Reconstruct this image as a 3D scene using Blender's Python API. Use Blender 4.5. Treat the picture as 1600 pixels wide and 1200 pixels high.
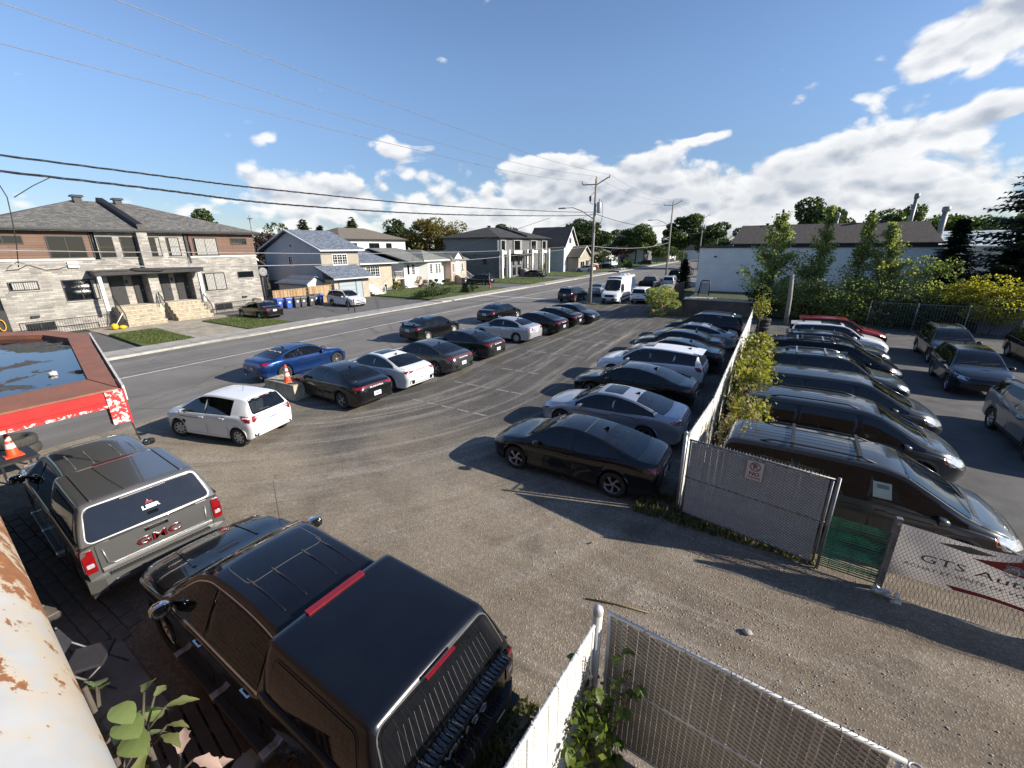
import bpy, bmesh, math, random
import numpy as np
from mathutils import Vector, Matrix
from mathutils.bvhtree import BVHTree
from mathutils.geometry import delaunay_2d_cdt
random.seed(7); rng = np.random.default_rng(7)
for o in list(bpy.data.objects): bpy.data.objects.remove(o)
S = bpy.context.scene; COL = S.collection
PI = math.pi; R = math.radians

# ---------------------------------------------------------------- camera
CAM_H, PITCH, ROLL, YAW, FPX = 5.8, R(18.0), R(-0.4), R(30.70), 660.0
cam_d = bpy.data.cameras.new('camera'); cam = bpy.data.objects.new('camera', cam_d); COL.objects.link(cam)
cam_d.sensor_fit = 'HORIZONTAL'; cam_d.sensor_width = 36.0; cam_d.lens = 36.0 * FPX / 1600.0
cam_d.clip_start = 0.05; cam_d.clip_end = 3000
_F = Vector((0, math.cos(PITCH), -math.sin(PITCH))); _X = Vector((1, 0, 0)); _U = _X.cross(_F)
_xr = _X * math.cos(ROLL) + _U * math.sin(ROLL); _ur = _U * math.cos(ROLL) - _X * math.sin(ROLL)
_M = Matrix((( _xr.x, _ur.x, -_F.x), (_xr.y, _ur.y, -_F.y), (_xr.z, _ur.z, -_F.z)))
_M = (Matrix.Rotation(YAW, 3, 'Z') @ _M).to_4x4(); _M.translation = (0, 0, CAM_H)
cam.matrix_world = _M; S.camera = cam

# ---------------------------------------------------------------- sun, sky, exposure
SUN_AZ, SUN_EL = R(17), R(26)          # measured from +X, anticlockwise
sun_d = bpy.data.lights.new('sun', 'SUN'); sun = bpy.data.objects.new('sun', sun_d); COL.objects.link(sun)
sun_d.energy = 5.0; sun_d.angle = R(0.53); sun_d.color = (1.0, 0.91, 0.78)
_sd = Vector((math.cos(SUN_EL) * math.cos(SUN_AZ), math.cos(SUN_EL) * math.sin(SUN_AZ), math.sin(SUN_EL)))
sun.rotation_euler = _sd.to_track_quat('Z', 'Y').to_euler(); sun.location = (20, 6, 40)
S.view_settings.view_transform = 'Standard'; S.view_settings.look = 'None'
S.view_settings.gamma = 1.0; S.view_settings.use_curve_mapping = False
S.view_settings.exposure = 0.78
W = bpy.data.worlds.new('World'); S.world = W; W.use_nodes = True
def build_world():
    nt = W.node_tree; nt.nodes.clear(); N = nt.nodes.new; L = nt.links.new
    def mth(op, a, b=None, c=None, clamp=False):
        n = N('ShaderNodeMath'); n.operation = op; n.use_clamp = clamp
        for i, v in enumerate((a, b, c)):
            if v is None: continue
            if isinstance(v, (int, float)): n.inputs[i].default_value = v
            else: L(v, n.inputs[i])
        return n.outputs[0]
    def ramp(v, a, b):
        n = N('ShaderNodeMapRange'); n.interpolation_type = 'SMOOTHSTEP'; L(v, n.inputs[0])
        n.inputs[1].default_value = a; n.inputs[2].default_value = b; return n.outputs[0]
    sky = N('ShaderNodeTexSky'); sky.sky_type = 'NISHITA'; sky.sun_disc = False
    sky.sun_elevation = SUN_EL; sky.sun_rotation = R(90) - SUN_AZ
    sky.altitude = 60; sky.air_density = 1.0; sky.dust_density = 0.12; sky.ozone_density = 2.6
    tc = N('ShaderNodeTexCoord'); sp = N('ShaderNodeSeparateXYZ'); L(tc.outputs['Generated'], sp.inputs[0])
    x, y, z = sp.outputs; zz = mth('MAXIMUM', z, 0.0)
    def dot(v):
        n = N('ShaderNodeVectorMath'); n.operation = 'DOT_PRODUCT'; L(tc.outputs['Generated'], n.inputs[0]); n.inputs[1].default_value = v; return n.outputs['Value']
    def bank(az, el, wa, we, tilt, amp):           # one bank of cloud: where it hangs, how wide and how high
        az, el, tilt = R(az), R(el), R(tilt); c = Vector((math.cos(el) * math.cos(az), math.cos(el) * math.sin(az), math.sin(el)))
        h = Vector((math.sin(az), -math.cos(az), 0)); v = h.cross(c); u = h * math.cos(tilt) + v * math.sin(tilt); w = -h * math.sin(tilt) + v * math.cos(tilt)
        a = mth('DIVIDE', dot(u), math.sin(R(wa))); b = mth('DIVIDE', dot(w), math.sin(R(we)))
        e = mth('EXPONENT', mth('MULTIPLY', mth('ADD', mth('MULTIPLY', a, a), mth('MULTIPLY', b, b)), -1.0))
        return mth('MULTIPLY', mth('MULTIPLY', e, mth('GREATER_THAN', dot(c), 0.0)), amp)
    def layer(up):                                               # billows: smooth noise plus rounded cells
        v = N('ShaderNodeCombineXYZ'); L(x, v.inputs[0]); L(y, v.inputs[1]); L(mth('MULTIPLY_ADD', mth('ADD', zz, up), 1.7, CLOUD_SEED), v.inputs[2])
        n = N('ShaderNodeTexNoise'); n.inputs['Scale'].default_value = 7.0; n.inputs['Detail'].default_value = 6; n.inputs['Roughness'].default_value = 0.55; n.inputs['Distortion'].default_value = 0.35; L(v.outputs[0], n.inputs['Vector'])
        b = N('ShaderNodeTexVoronoi'); b.feature = 'F1'; b.inputs['Scale'].default_value = 17.0; b.inputs['Detail'].default_value = 1.0; b.inputs['Roughness'].default_value = 0.5; L(v.outputs[0], b.inputs['Vector'])
        return mth('ADD', mth('MULTIPLY', n.outputs['Fac'], 0.86), mth('MULTIPLY', mth('SUBTRACT', 0.62, b.outputs['Distance']), 0.22))
    nA = layer(0.0); nB = layer(0.016)
    dens = mth('ADD', nA, mth('MULTIPLY', ramp(zz, 0.24, 0.05), 0.03))
    for q in BANKS: dens = mth('ADD', dens, bank(*q))
    mask = ramp(dens, 0.585, 0.70); thick = ramp(dens, 0.70, 1.0)
    shade = mth('MULTIPLY_ADD', mth('SUBTRACT', nB, nA), -4.2, 0.86, clamp=True)
    shade = mth('SUBTRACT', shade, mth('MULTIPLY', thick, 0.42), clamp=True)
    mixc = N('ShaderNodeMix'); mixc.data_type = 'RGBA'; L(shade, mixc.inputs[0])
    mixc.inputs[6].default_value = (2.7, 3.0, 3.5, 1); mixc.inputs[7].default_value = (5.9, 5.9, 5.9, 1)
    grade = N('ShaderNodeMix'); grade.data_type = 'RGBA'; grade.blend_type = 'MULTIPLY'; grade.inputs[0].default_value = 1
    hz = N('ShaderNodeMix'); hz.data_type = 'RGBA'; L(ramp(zz, 0.34, 0.0), hz.inputs[0]); hz.inputs[6].default_value = (0.90, 0.92, 1.0, 1); hz.inputs[7].default_value = (0.50, 0.54, 0.66, 1)
    L(sky.outputs[0], grade.inputs[6]); L(hz.outputs[2], grade.inputs[7])
    mix = N('ShaderNodeMix'); mix.data_type = 'RGBA'; L(mth('MULTIPLY', mask, 0.94), mix.inputs[0]); L(grade.outputs[2], mix.inputs[6]); L(mixc.outputs[2], mix.inputs[7])
    bg = N('ShaderNodeBackground'); bg.inputs[1].default_value = SKY_STRENGTH; L(mix.outputs[2], bg.inputs[0])
    out = N('ShaderNodeOutputWorld'); L(bg.outputs[0], out.inputs[0])
BANKS = [(81, 15.0, 6.5, 2.4, 25, .30), (73, 17.5, 7.5, 3.4, 20, .30), (91.4, 13.3, 3.0, 1.1, 24, .22), (74.5, 10.6, 5.5, 1.1, 12, .24), (132.5, 10.6, 4.8, 2.9, 0, .30), (116, 9.0, 6.5, 2.6, 0, .30), (106, 8.2, 5, 2.4, 10, .28), (99.5, 11, 2.2, .8, 10, .18), (85, 8.6, 9.5, 2.0, 9, .30), (103, 4.4, 46, 3.9, 0, .50), (143, 6.0, 8, 2.6, 0, .26), (155, 8, 4, 1.2, 0, .12)]
CLOUD_SEED = 7.9; SKY_STRENGTH = 0.10
build_world()
S.render.engine = 'CYCLES'; S.cycles.max_bounces = 6; S.cycles.diffuse_bounces = 3; S.cycles.glossy_bounces = 3
S.cycles.transparent_max_bounces = 12; S.cycles.caustics_reflective = False; S.cycles.caustics_refractive = False

# ---------------------------------------------------------------- mesh helpers
class MB:
    """collects shapes into ONE mesh"""
    def __init__(s): s.v = []; s.f = []; s.m = []; s.s = []
    def add(s, vs, fs, mi=0, sm=False):
        b = len(s.v); s.v.extend([tuple(v) for v in vs])
        for f in fs: s.f.append(tuple(b + i for i in f)); s.m.append(mi); s.s.append(sm)
    def box(s, x0, x1, y0, y1, z0, z1, mi=0):
        v = [(x, y, z) for z in (z0, z1) for y in (y0, y1) for x in (x0, x1)]
        s.add(v, [(0, 2, 3, 1), (4, 5, 7, 6), (0, 1, 5, 4), (2, 6, 7, 3), (0, 4, 6, 2), (1, 3, 7, 5)], mi)
    def cbox(s, x0, x1, y0, y1, z0, z1, c, mi=0):           # box with a chamfered top
        v = []
        for z, k in ((z0, 0), (z1 - c, 0), (z1, c)):
            v += [(x0 + k, y0 + k, z), (x1 - k, y0 + k, z), (x1 - k, y1 - k, z), (x0 + k, y1 - k, z)]
        f = [(3, 2, 1, 0), (8, 9, 10, 11)]
        for r in (0, 4): f += [(r + i, r + (i + 1) % 4, r + 4 + (i + 1) % 4, r + 4 + i) for i in range(4)]
        s.add(v, f, mi)
    def obox(s, c, sz, rot=None, mi=0):
        h = [k / 2 for k in sz]; v = [Vector((x, y, z)) for z in (-h[2], h[2]) for y in (-h[1], h[1]) for x in (-h[0], h[0])]
        if rot is not None:
            if not hasattr(rot, 'to_quaternion') : rot = Matrix.Rotation(rot, 3, 'Z')
            v = [rot @ p for p in v]
        c = Vector(c); s.add([p + c for p in v], [(0, 2, 3, 1), (4, 5, 7, 6), (0, 1, 5, 4), (2, 6, 7, 3), (0, 4, 6, 2), (1, 3, 7, 5)], mi)
    def bar(s, a, b, w, h=None, mi=0):                        # box from a to b
        a, b = Vector(a), Vector(b); d = b - a
        q = d.to_track_quat('X', 'Z').to_matrix(); s.obox((a + b) / 2, (d.length, w, h or w), q, mi)
    def tube(s, pts, r, n=6, mi=0, cap=True, sm=True):
        pts = [Vector(p) for p in pts]; k = len(pts); rr = r if hasattr(r, '__len__') else [r] * k
        vs = []; up = Vector((0, 0, 1))
        d0 = (pts[1] - pts[0]).normalized(); a = d0.orthogonal().normalized() if abs(d0.z) > .95 else d0.cross(up).normalized()
        for i, p in enumerate(pts):
            d = (pts[min(i + 1, k - 1)] - pts[max(i - 1, 0)]).normalized()
            a = (a - d * a.dot(d)).normalized(); b = d.cross(a)
            vs += [p + (a * math.cos(2 * PI * j / n) + b * math.sin(2 * PI * j / n)) * rr[i] for j in range(n)]
        fs = [(i * n + j, i * n + (j + 1) % n, (i + 1) * n + (j + 1) % n, (i + 1) * n + j) for i in range(k - 1) for j in range(n)]
        if cap: fs += [tuple(range(n))[::-1], tuple((k - 1) * n + j for j in range(n))]
        s.add(vs, fs, mi, sm)
    def lathe(s, prof, n=24, c=(0, 0, 0), axis='Z', mi=0, sm=True, a0=0, a1=2 * PI):
        full = abs(a1 - a0 - 2 * PI) < 1e-6; m = n if full else n + 1; vs = []; c = Vector(c)
        for r, z in prof:
            for j in range(m):
                t = a0 + (a1 - a0) * j / n; p = (r * math.cos(t), r * math.sin(t), z)
                if axis == 'Y': p = (p[0], p[2], p[1])
                elif axis == 'X': p = (p[2], p[0], p[1])
                vs.append(c + Vector(p))
        k = len(prof); w = n if full else n
        fs = [(i * m + j, i * m + (j + 1) % m, (i + 1) * m + (j + 1) % m, (i + 1) * m + j) for i in range(k - 1) for j in range(w)]
        s.add(vs, fs, mi, sm)
    def prism(s, poly, z0, z1, mi=0):                        # vertical extrusion of a plan polygon
        n = len(poly); v = [(x, y, z0) for x, y in poly] + [(x, y, z1) for x, y in poly]
        s.add(v, [tuple(range(n))[::-1], tuple(range(n, 2 * n))] + [(i, (i + 1) % n, n + (i + 1) % n, n + i) for i in range(n)], mi)
    def ext(s, poly, d, mi=0):                               # extrude a 3-D polygon by vector d
        n = len(poly); d = Vector(d); v = [Vector(p) for p in poly]; v += [p + d for p in v]
        s.add(v, [tuple(range(n))[::-1], tuple(range(n, 2 * n))] + [(i, (i + 1) % n, n + (i + 1) % n, n + i) for i in range(n)], mi)
    def ball(s, c, r, n=10, k=7, mi=0, jit=0.0):
        c = Vector(c); r = r if hasattr(r, '__len__') else (r, r, r); vs = []
        for i in range(k + 1):
            t = PI * i / k
            for j in range(n):
                q = 2 * PI * j / n; g = 1 + random.uniform(-jit, jit)
                vs.append(c + Vector((r[0] * math.sin(t) * math.cos(q) * g, r[1] * math.sin(t) * math.sin(q) * g, r[2] * math.cos(t) * g)))
        s.add(vs, [(i * n + j, (i + 1) * n + j, (i + 1) * n + (j + 1) % n, i * n + (j + 1) % n) for i in range(k) for j in range(n)], mi, True)
    def mesh(s, name, mats, org=(0, 0, 0)):
        me = bpy.data.meshes.new(name); o = Vector(org)
        me.from_pydata([(v[0] - o.x, v[1] - o.y, v[2] - o.z) for v in s.v], [], s.f)
        for m in mats: me.materials.append(m)
        me.polygons.foreach_set('material_index', s.m); me.polygons.foreach_set('use_smooth', s.s)
        me.update(); return me
KIDS = {}
def root_of(o):
    while o.parent: o = o.parent
    return o
def put(name, mb, mats, parent=None, world=False, kind=None, label=None):
    """link a collected mesh as one object; world=True: coordinates are world ones"""
    if not isinstance(mats, (list, tuple)): mats = [mats]
    org = root_of(parent).location if (parent and world) else (0, 0, 0)
    me = mb.mesh(name, mats, org) if isinstance(mb, MB) else mb
    o = bpy.data.objects.new(name, me); COL.objects.link(o); o.parent = parent
    if parent: KIDS.setdefault(parent.name, []).append(o)
    if kind: o['kind'] = kind
    if label: o['label'] = label
    return o
def tag(o, label, cat, group=None, kind=None):
    o['label'] = label
    if cat: o['category'] = cat
    if group: o['group'] = group
    if kind: o['kind'] = kind
    return o
def thing(name, label, cat, loc=(0, 0, 0), rz=0, group=None):
    o = bpy.data.objects.new(name, None); COL.objects.link(o); o.location = loc; o.rotation_euler = (0, 0, rz)
    o.empty_display_size = 0.2
    return tag(o, label, cat, group)
def copy_tree(o, parent=None):
    c = o.copy(); COL.objects.link(c); c.parent = parent
    if parent: KIDS.setdefault(parent.name, []).append(c)
    for k in list(KIDS.get(o.name, [])): copy_tree(k, c)
    return c
def np_mesh(name, V, F, mats, mi=None, smooth=False):
    V = np.asarray(V, dtype=np.float32).reshape(-1, 3); F = np.asarray(F, dtype=np.int32); k = F.shape[1]
    me = bpy.data.meshes.new(name); me.vertices.add(len(V)); me.vertices.foreach_set('co', V.ravel())
    me.loops.add(F.size); me.loops.foreach_set('vertex_index', F.ravel())
    me.polygons.add(len(F)); me.polygons.foreach_set('loop_start', np.arange(0, F.size, k, dtype=np.int32))
    for m in (mats if isinstance(mats, (list, tuple)) else [mats]): me.materials.append(m)
    if mi is not None: me.polygons.foreach_set('material_index', np.asarray(mi, dtype=np.int32))
    if smooth: me.polygons.foreach_set('use_smooth', np.ones(len(F), dtype=bool))
    me.update(calc_edges=True); me.validate(); return me
def text_mesh(txt, size, depth, mat, bold=0.0, name='lettering', sx=1.0):
    cu = bpy.data.curves.new(name, 'FONT'); cu.body = txt; cu.size = size; cu.extrude = depth; cu.align_x = 'CENTER'; cu.align_y = 'CENTER'
    cu.offset = bold; cu.resolution_u = 2
    o = bpy.data.objects.new(name, cu); COL.objects.link(o)
    dg = bpy.context.evaluated_depsgraph_get(); me = bpy.data.meshes.new_from_object(o.evaluated_get(dg))
    bpy.data.objects.remove(o); me.name = name; me.materials.clear(); me.materials.append(mat)
    if sx != 1.0:
        for v in me.vertices: v.co.x *= sx
    return me
def put_text(txt, size, mat, parent, loc, xdir, up, depth=0.002, bold=0.0, sx=1.0, name='lettering', world=False):
    me = text_mesh(txt, size, depth, mat, bold, name, sx); o = bpy.data.objects.new(name, me); COL.objects.link(o); o.parent = parent
    x = Vector(xdir).normalized(); u = Vector(up).normalized(); n = x.cross(u); M = Matrix((x, u, n)).transposed().to_4x4()
    l = Vector(loc)
    if world and parent: l = l - root_of(parent).location
    M.translation = l; o.matrix_local = M
    if parent: KIDS.setdefault(parent.name, []).append(o)
    return o
# ---------------------------------------------------------------- materials
_mats = {}
def nodes(name):
    m = bpy.data.materials.new(name); m.use_nodes = True; nt = m.node_tree; b = nt.nodes['Principled BSDF']; return m, nt, b
class NT:
    """small shorthand for shader nodes"""
    def __init__(s, nt): s.nt = nt
    def n(s, t, **k):
        x = s.nt.nodes.new(t)
        for a, v in k.items():
            if a.startswith('i_'):
                key = a[2:].replace('_', ' '); x.inputs[int(key) if key.isdigit() else key].default_value = v
            else: setattr(x, a, v)
        return x
    def l(s, a, b): s.nt.links.new(a, b)
    def coord(s, kind='Object', scale=(1, 1, 1), rot=(0, 0, 0)):
        t = s.n('ShaderNodeTexCoord'); m = s.n('ShaderNodeMapping'); m.inputs['Scale'].default_value = scale; m.inputs['Rotation'].default_value = rot
        s.l(t.outputs[kind], m.inputs['Vector']); return m.outputs[0]
    def wcoord(s, scale=(1, 1, 1), rot=(0, 0, 0)):
        t = s.n('ShaderNodeNewGeometry'); m = s.n('ShaderNodeMapping'); m.inputs['Scale'].default_value = scale; m.inputs['Rotation'].default_value = rot
        s.l(t.outputs['Position'], m.inputs['Vector']); return m.outputs[0]
    def noise(s, vec, scale, detail=4, rough=0.55, dist=0.0):
        x = s.n('ShaderNodeTexNoise'); x.inputs['Scale'].default_value = scale; x.inputs['Detail'].default_value = detail
        x.inputs['Roughness'].default_value = rough; x.inputs['Distortion'].default_value = dist
        if vec is not None: s.l(vec, x.inputs['Vector'])
        return x.outputs['Fac']
    def vor(s, vec, scale, feature='F1', out='Distance', rand=1.0):
        x = s.n('ShaderNodeTexVoronoi'); x.feature = feature; x.inputs['Scale'].default_value = scale; x.inputs['Randomness'].default_value = rand
        if vec is not None: s.l(vec, x.inputs['Vector'])
        return x.outputs[out]
    def rng(s, v, a, b, c=0.0, d=1.0):
        x = s.n('ShaderNodeMapRange'); s.l(v, x.inputs[0])
        for i, k in enumerate((a, b, c, d)): x.inputs[i + 1].default_value = k
        return x.outputs[0]
    def math(s, op, a, b=None):
        x = s.n('ShaderNodeMath', operation=op)
        for i, v in enumerate((a, b)):
            if v is None: continue
            if isinstance(v, (int, float)): x.inputs[i].default_value = v
            else: s.l(v, x.inputs[i])
        return x.outputs[0]
    def mix(s, fac, a, b, mode='MIX'):
        x = s.n('ShaderNodeMix', data_type='RGBA', blend_type=mode)
        for i, v in ((0, fac), (6, a), (7, b)):
            if isinstance(v, (int, float)): x.inputs[i].default_value = v
            elif isinstance(v, tuple): x.inputs[i].default_value = (*v[:3], 1)
            else: s.l(v, x.inputs[i])
        return x.outputs[2]
    def bump(s, h, strength, dist=0.02):
        x = s.n('ShaderNodeBump'); x.inputs['Strength'].default_value = strength; x.inputs['Distance'].default_value = dist
        s.l(h, x.inputs['Height']); return x.outputs[0]
def plain(name, col, rough=0.6, metal=0.0, var=0.12, scale=6.0, bump=0.0, spec=0.5, coat=0.0, bscale=None, kind='Object', emit=0):
    """base colour with uneven wear: two noise octaves, slightly uneven roughness"""
    key = (name,)
    if key in _mats: return _mats[key]
    m, nt, b = nodes(name); k = NT(nt); c = k.coord(kind)
    n1 = k.noise(c, scale, 5, 0.6)
    hi = tuple(min(1, v * (1 + var)) for v in col); lo = tuple(v * (1 - var) for v in col)
    k.l(k.mix(k.rng(n1, 0.3, 0.7), lo, hi), b.inputs['Base Color'])
    k.l(k.rng(n1, 0.3, 0.7, max(0.02, rough * 0.85), min(1, rough * 1.12)), b.inputs['Roughness'])
    b.inputs['Metallic'].default_value = metal; b.inputs['Specular IOR Level'].default_value = spec
    b.inputs['Coat Weight'].default_value = coat
    if bump: k.l(k.bump(k.noise(c, bscale or scale * 6, 4), bump, 0.01), b.inputs['Normal'])
    _mats[key] = m; return m
def paint(name, col, metal=0.0, rough=0.30, dust=0.12):
    """car paint under clear coat with a thin uneven film of dust"""
    if name in _mats: return _mats[name]
    m, nt, b = nodes(name); k = NT(nt); c = k.coord('Object')
    d = k.noise(c, 2.2, 6, 0.65); fine = k.noise(c, 60, 2)
    dd = k.math('MULTIPLY', k.rng(d, 0.35, 0.75), dust)
    sp = k.n('ShaderNodeSeparateXYZ'); k.l(c, sp.inputs[0])
    low = k.rng(sp.outputs[2], 0.55, 0.2, 0.0, 0.10)            # road dirt low on the body
    dd = k.math('ADD', dd, k.math('MULTIPLY', low, k.rng(fine, 0.3, 0.7)))
    k.l(k.mix(dd, col, (0.16, 0.145, 0.125)), b.inputs['Base Color'])
    b.inputs['Metallic'].default_value = metal
    k.l(k.rng(dd, 0, 0.5, rough, 0.7), b.inputs['Roughness'])
    b.inputs['Coat Weight'].default_value = 1.0; b.inputs['Coat IOR'].default_value = 1.42; b.inputs['Specular IOR Level'].default_value = .25
    k.l(k.rng(dd, 0.0, 0.45, 0.03, 0.35), b.inputs['Coat Roughness'])
    _mats[name] = m; return m
def glass(name, col=(0.012, 0.014, 0.016), rough=0.03, dust=0.05):
    if name in _mats: return _mats[name]
    m, nt, b = nodes(name); k = NT(nt); c = k.coord('Object'); d = k.math('MULTIPLY', k.rng(k.noise(c, 5, 6, 0.7), 0.4, 0.8), dust)
    k.l(k.mix(d, col, (0.2, 0.19, 0.17)), b.inputs['Base Color']); k.l(k.rng(d, 0, 0.2, rough, 0.25), b.inputs['Roughness'])
    b.inputs['IOR'].default_value = 1.52; b.inputs['Specular IOR Level'].default_value = 0.6; b.inputs['Coat Weight'].default_value = 0.3; b.inputs['Coat Roughness'].default_value = 0.02
    _mats[name] = m; return m
def clear_glass(name, tint, rough=0.025, dust=0.05):
    """thin tinted pane: what lies behind it, under its reflection and a film of dust"""
    if name in _mats: return _mats[name]
    m = bpy.data.materials.new(name); m.use_nodes = True; nt = m.node_tree; nt.nodes.clear(); k = NT(nt); c = k.coord('Object')
    out = k.n('ShaderNodeOutputMaterial'); tr = k.n('ShaderNodeBsdfTransparent'); tr.inputs[0].default_value = (*tint, 1); gl = k.n('ShaderNodeBsdfGlossy'); gl.inputs['Roughness'].default_value = rough; gl.inputs[0].default_value = (.95, .97, 1, 1)
    df = k.n('ShaderNodeBsdfDiffuse'); df.inputs[0].default_value = (.22, .21, .19, 1); fr = k.n('ShaderNodeFresnel'); fr.inputs[0].default_value = 1.5
    a = k.n('ShaderNodeMixShader'); k.l(k.math('MULTIPLY', k.rng(k.noise(c, 5, 6, .7), .35, .8), dust), a.inputs[0]); k.l(tr.outputs[0], a.inputs[1]); k.l(df.outputs[0], a.inputs[2])
    b = k.n('ShaderNodeMixShader'); k.l(k.math('ADD', fr.outputs[0], .015), b.inputs[0]); k.l(a.outputs[0], b.inputs[1]); k.l(gl.outputs[0], b.inputs[2]); k.l(b.outputs[0], out.inputs[0]); _mats[name] = m; return m
def mbrick(name, c1, c2, mortar, bw, bh, rot=(0, 0, 0), plane='Y', msize=0.012, bump=0.5, var=0.5, offset=0.5, rough=0.85):
    """courses of brick on a wall; plane 'X' means the wall faces +X (u=Y), 'Y' faces -Y (u=X), 'Z' is laid flat"""
    if name in _mats: return _mats[name]
    m, nt, b = nodes(name); k = NT(nt); g = k.n('ShaderNodeNewGeometry'); sp = k.n('ShaderNodeSeparateXYZ'); k.l(g.outputs['Position'], sp.inputs[0])
    cb = k.n('ShaderNodeCombineXYZ')
    u, v = {'X': (1, 2), 'Y': (0, 2), 'Z': (0, 1)}.get(plane, (0, 2))
    if plane == 'A':        # works on walls facing either way
        k.l(k.math('ADD', sp.outputs[0], sp.outputs[1]), cb.inputs[0]); k.l(sp.outputs[2], cb.inputs[1])
    else: k.l(sp.outputs[u], cb.inputs[0]); k.l(sp.outputs[v], cb.inputs[1])
    br = k.n('ShaderNodeTexBrick', offset=offset); k.l(cb.outputs[0], br.inputs['Vector'])
    br.inputs['Scale'].default_value = 1.0; br.inputs['Brick Width'].default_value = bw; br.inputs['Row Height'].default_value = bh
    br.inputs['Mortar Size'].default_value = msize; br.inputs['Mortar Smooth'].default_value = 0.2; br.inputs['Bias'].default_value = 0.0
    br.inputs['Color1'].default_value = (*c1, 1); br.inputs['Color2'].default_value = (*c2, 1); br.inputs['Mortar'].default_value = (*mortar, 1)
    n = k.noise(k.wcoord(), 0.9, 5); n2 = k.noise(k.wcoord(), 14, 4)
    f = k.math('MULTIPLY', k.rng(n, 0.3, 0.7, 1 - var * 0.3, 1 + var * 0.3), k.rng(n2, 0.3, 0.7, 1 - var * 0.25, 1 + var * 0.25))
    cc = k.n('ShaderNodeCombineXYZ')
    for i in range(3): k.l(f, cc.inputs[i])
    k.l(k.mix(1.0, br.outputs['Color'], cc.outputs[0], 'MULTIPLY'), b.inputs['Base Color'])
    b.inputs['Roughness'].default_value = rough
    h = k.math('ADD', k.math('MULTIPLY', br.outputs['Fac'], -1.0), k.math('MULTIPLY', n2, 0.35))
    k.l(k.bump(h, bump, 0.012), b.inputs['Normal']); _mats[name] = m; return m
def mshingle(name, c1, c2, dark, axis='Y', scale=1.0, rough=0.95):
    """asphalt shingles: staggered tabs; axis is the direction the courses run in"""
    if name in _mats: return _mats[name]
    m, nt, b = nodes(name); k = NT(nt); g = k.n('ShaderNodeNewGeometry'); sp = k.n('ShaderNodeSeparateXYZ'); k.l(g.outputs['Position'], sp.inputs[0])
    cb = k.n('ShaderNodeCombineXYZ'); k.l(k.math('ADD', sp.outputs[0], sp.outputs[1]) if axis == 'A' else sp.outputs[1 if axis == 'Y' else 0], cb.inputs[0]); k.l(sp.outputs[2], cb.inputs[1])
    br = k.n('ShaderNodeTexBrick', offset=0.37, squash=0.7); k.l(cb.outputs[0], br.inputs['Vector'])
    for a, v in (('Scale', 1.0), ('Brick Width', 0.32 * scale), ('Row Height', 0.075 * scale), ('Mortar Size', 0.008 * scale), ('Bias', 0.0)): br.inputs[a].default_value = v
    br.inputs['Color1'].default_value = (*c1, 1); br.inputs['Color2'].default_value = (*c2, 1); br.inputs['Mortar'].default_value = (*dark, 1)
    n2 = k.noise(k.wcoord(), 3.5, 5, 0.7); cc = k.n('ShaderNodeCombineXYZ'); f = k.rng(n2, 0.3, 0.7, 0.72, 1.22)
    for i in range(3): k.l(f, cc.inputs[i])
    k.l(k.mix(1.0, br.outputs['Color'], cc.outputs[0], 'MULTIPLY'), b.inputs['Base Color']); b.inputs['Roughness'].default_value = rough
    b.inputs['Specular IOR Level'].default_value = 0.25
    k.l(k.bump(k.math('ADD', k.math('MULTIPLY', br.outputs['Fac'], -0.8), k.noise(k.wcoord(), 40, 3)), 0.4, 0.015), b.inputs['Normal']); _mats[name] = m; return m
def mleaf(name, a, b_, c, trans=0.35):
    """leaves: each leaf its own tone, light through them"""
    if name in _mats: return _mats[name]
    m, nt, b = nodes(name); k = NT(nt); g = k.n('ShaderNodeNewGeometry'); w = k.noise(k.wcoord(), 0.55, 3)
    rnd = g.outputs['Random Per Island']
    c1 = k.mix(k.rng(rnd, 0.0, 0.7), a, b_); c2 = k.mix(k.rng(rnd, 0.72, 1.0), c1, c); c3 = k.mix(k.rng(w, 0.35, 0.7, 0, 0.4), c2, tuple(v * 1.25 for v in b_))
    k.l(c3, b.inputs['Base Color']); b.inputs['Roughness'].default_value = 0.5; b.inputs['Specular IOR Level'].default_value = 0.35
    t = k.n('ShaderNodeBsdfTranslucent'); k.l(k.mix(1.0, c3, (1.5, 1.7, 0.7), 'MULTIPLY'), t.inputs['Color'])
    mx = k.n('ShaderNodeMixShader'); mx.inputs[0].default_value = trans; out = nt.nodes['Material Output']
    k.l(b.outputs[0], mx.inputs[1]); k.l(t.outputs[0], mx.inputs[2]); k.l(mx.outputs[0], out.inputs['Surface']); _mats[name] = m; return m
M = {}
M['rubber'] = plain('rubber', (0.022, 0.021, 0.02), 0.8, var=0.3, scale=9)
M['black_plastic'] = plain('black_plastic', (0.02, 0.02, 0.021), 0.55, var=0.3)
M['gloss_black'] = plain('gloss_black', (0.008, 0.008, 0.009), 0.12, var=0.2)
M['underbody'] = plain('underbody', (0.008, 0.008, 0.008), 0.9)
M['seam'] = plain('seam', (0.004, 0.004, 0.004), 0.8)
M['alloy'] = plain('alloy', (0.42, 0.43, 0.45), 0.32, metal=0.85, var=0.1)
M['dark_alloy'] = plain('dark_alloy', (0.10, 0.10, 0.105), 0.35, metal=0.7, var=0.2)
M['hubcap'] = plain('hubcap', (0.45, 0.46, 0.47), 0.4, metal=0.3, var=0.1)
M['chrome'] = plain('chrome', (0.75, 0.76, 0.78), 0.10, metal=1.0, var=0.04)
M['satin'] = plain('satin', (0.38, 0.38, 0.39), 0.35, metal=0.6, var=0.1)
M['red_lens'] = plain('red_lens', (0.20, 0.006, 0.009), 0.12, var=0.25, coat=1.0)
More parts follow.
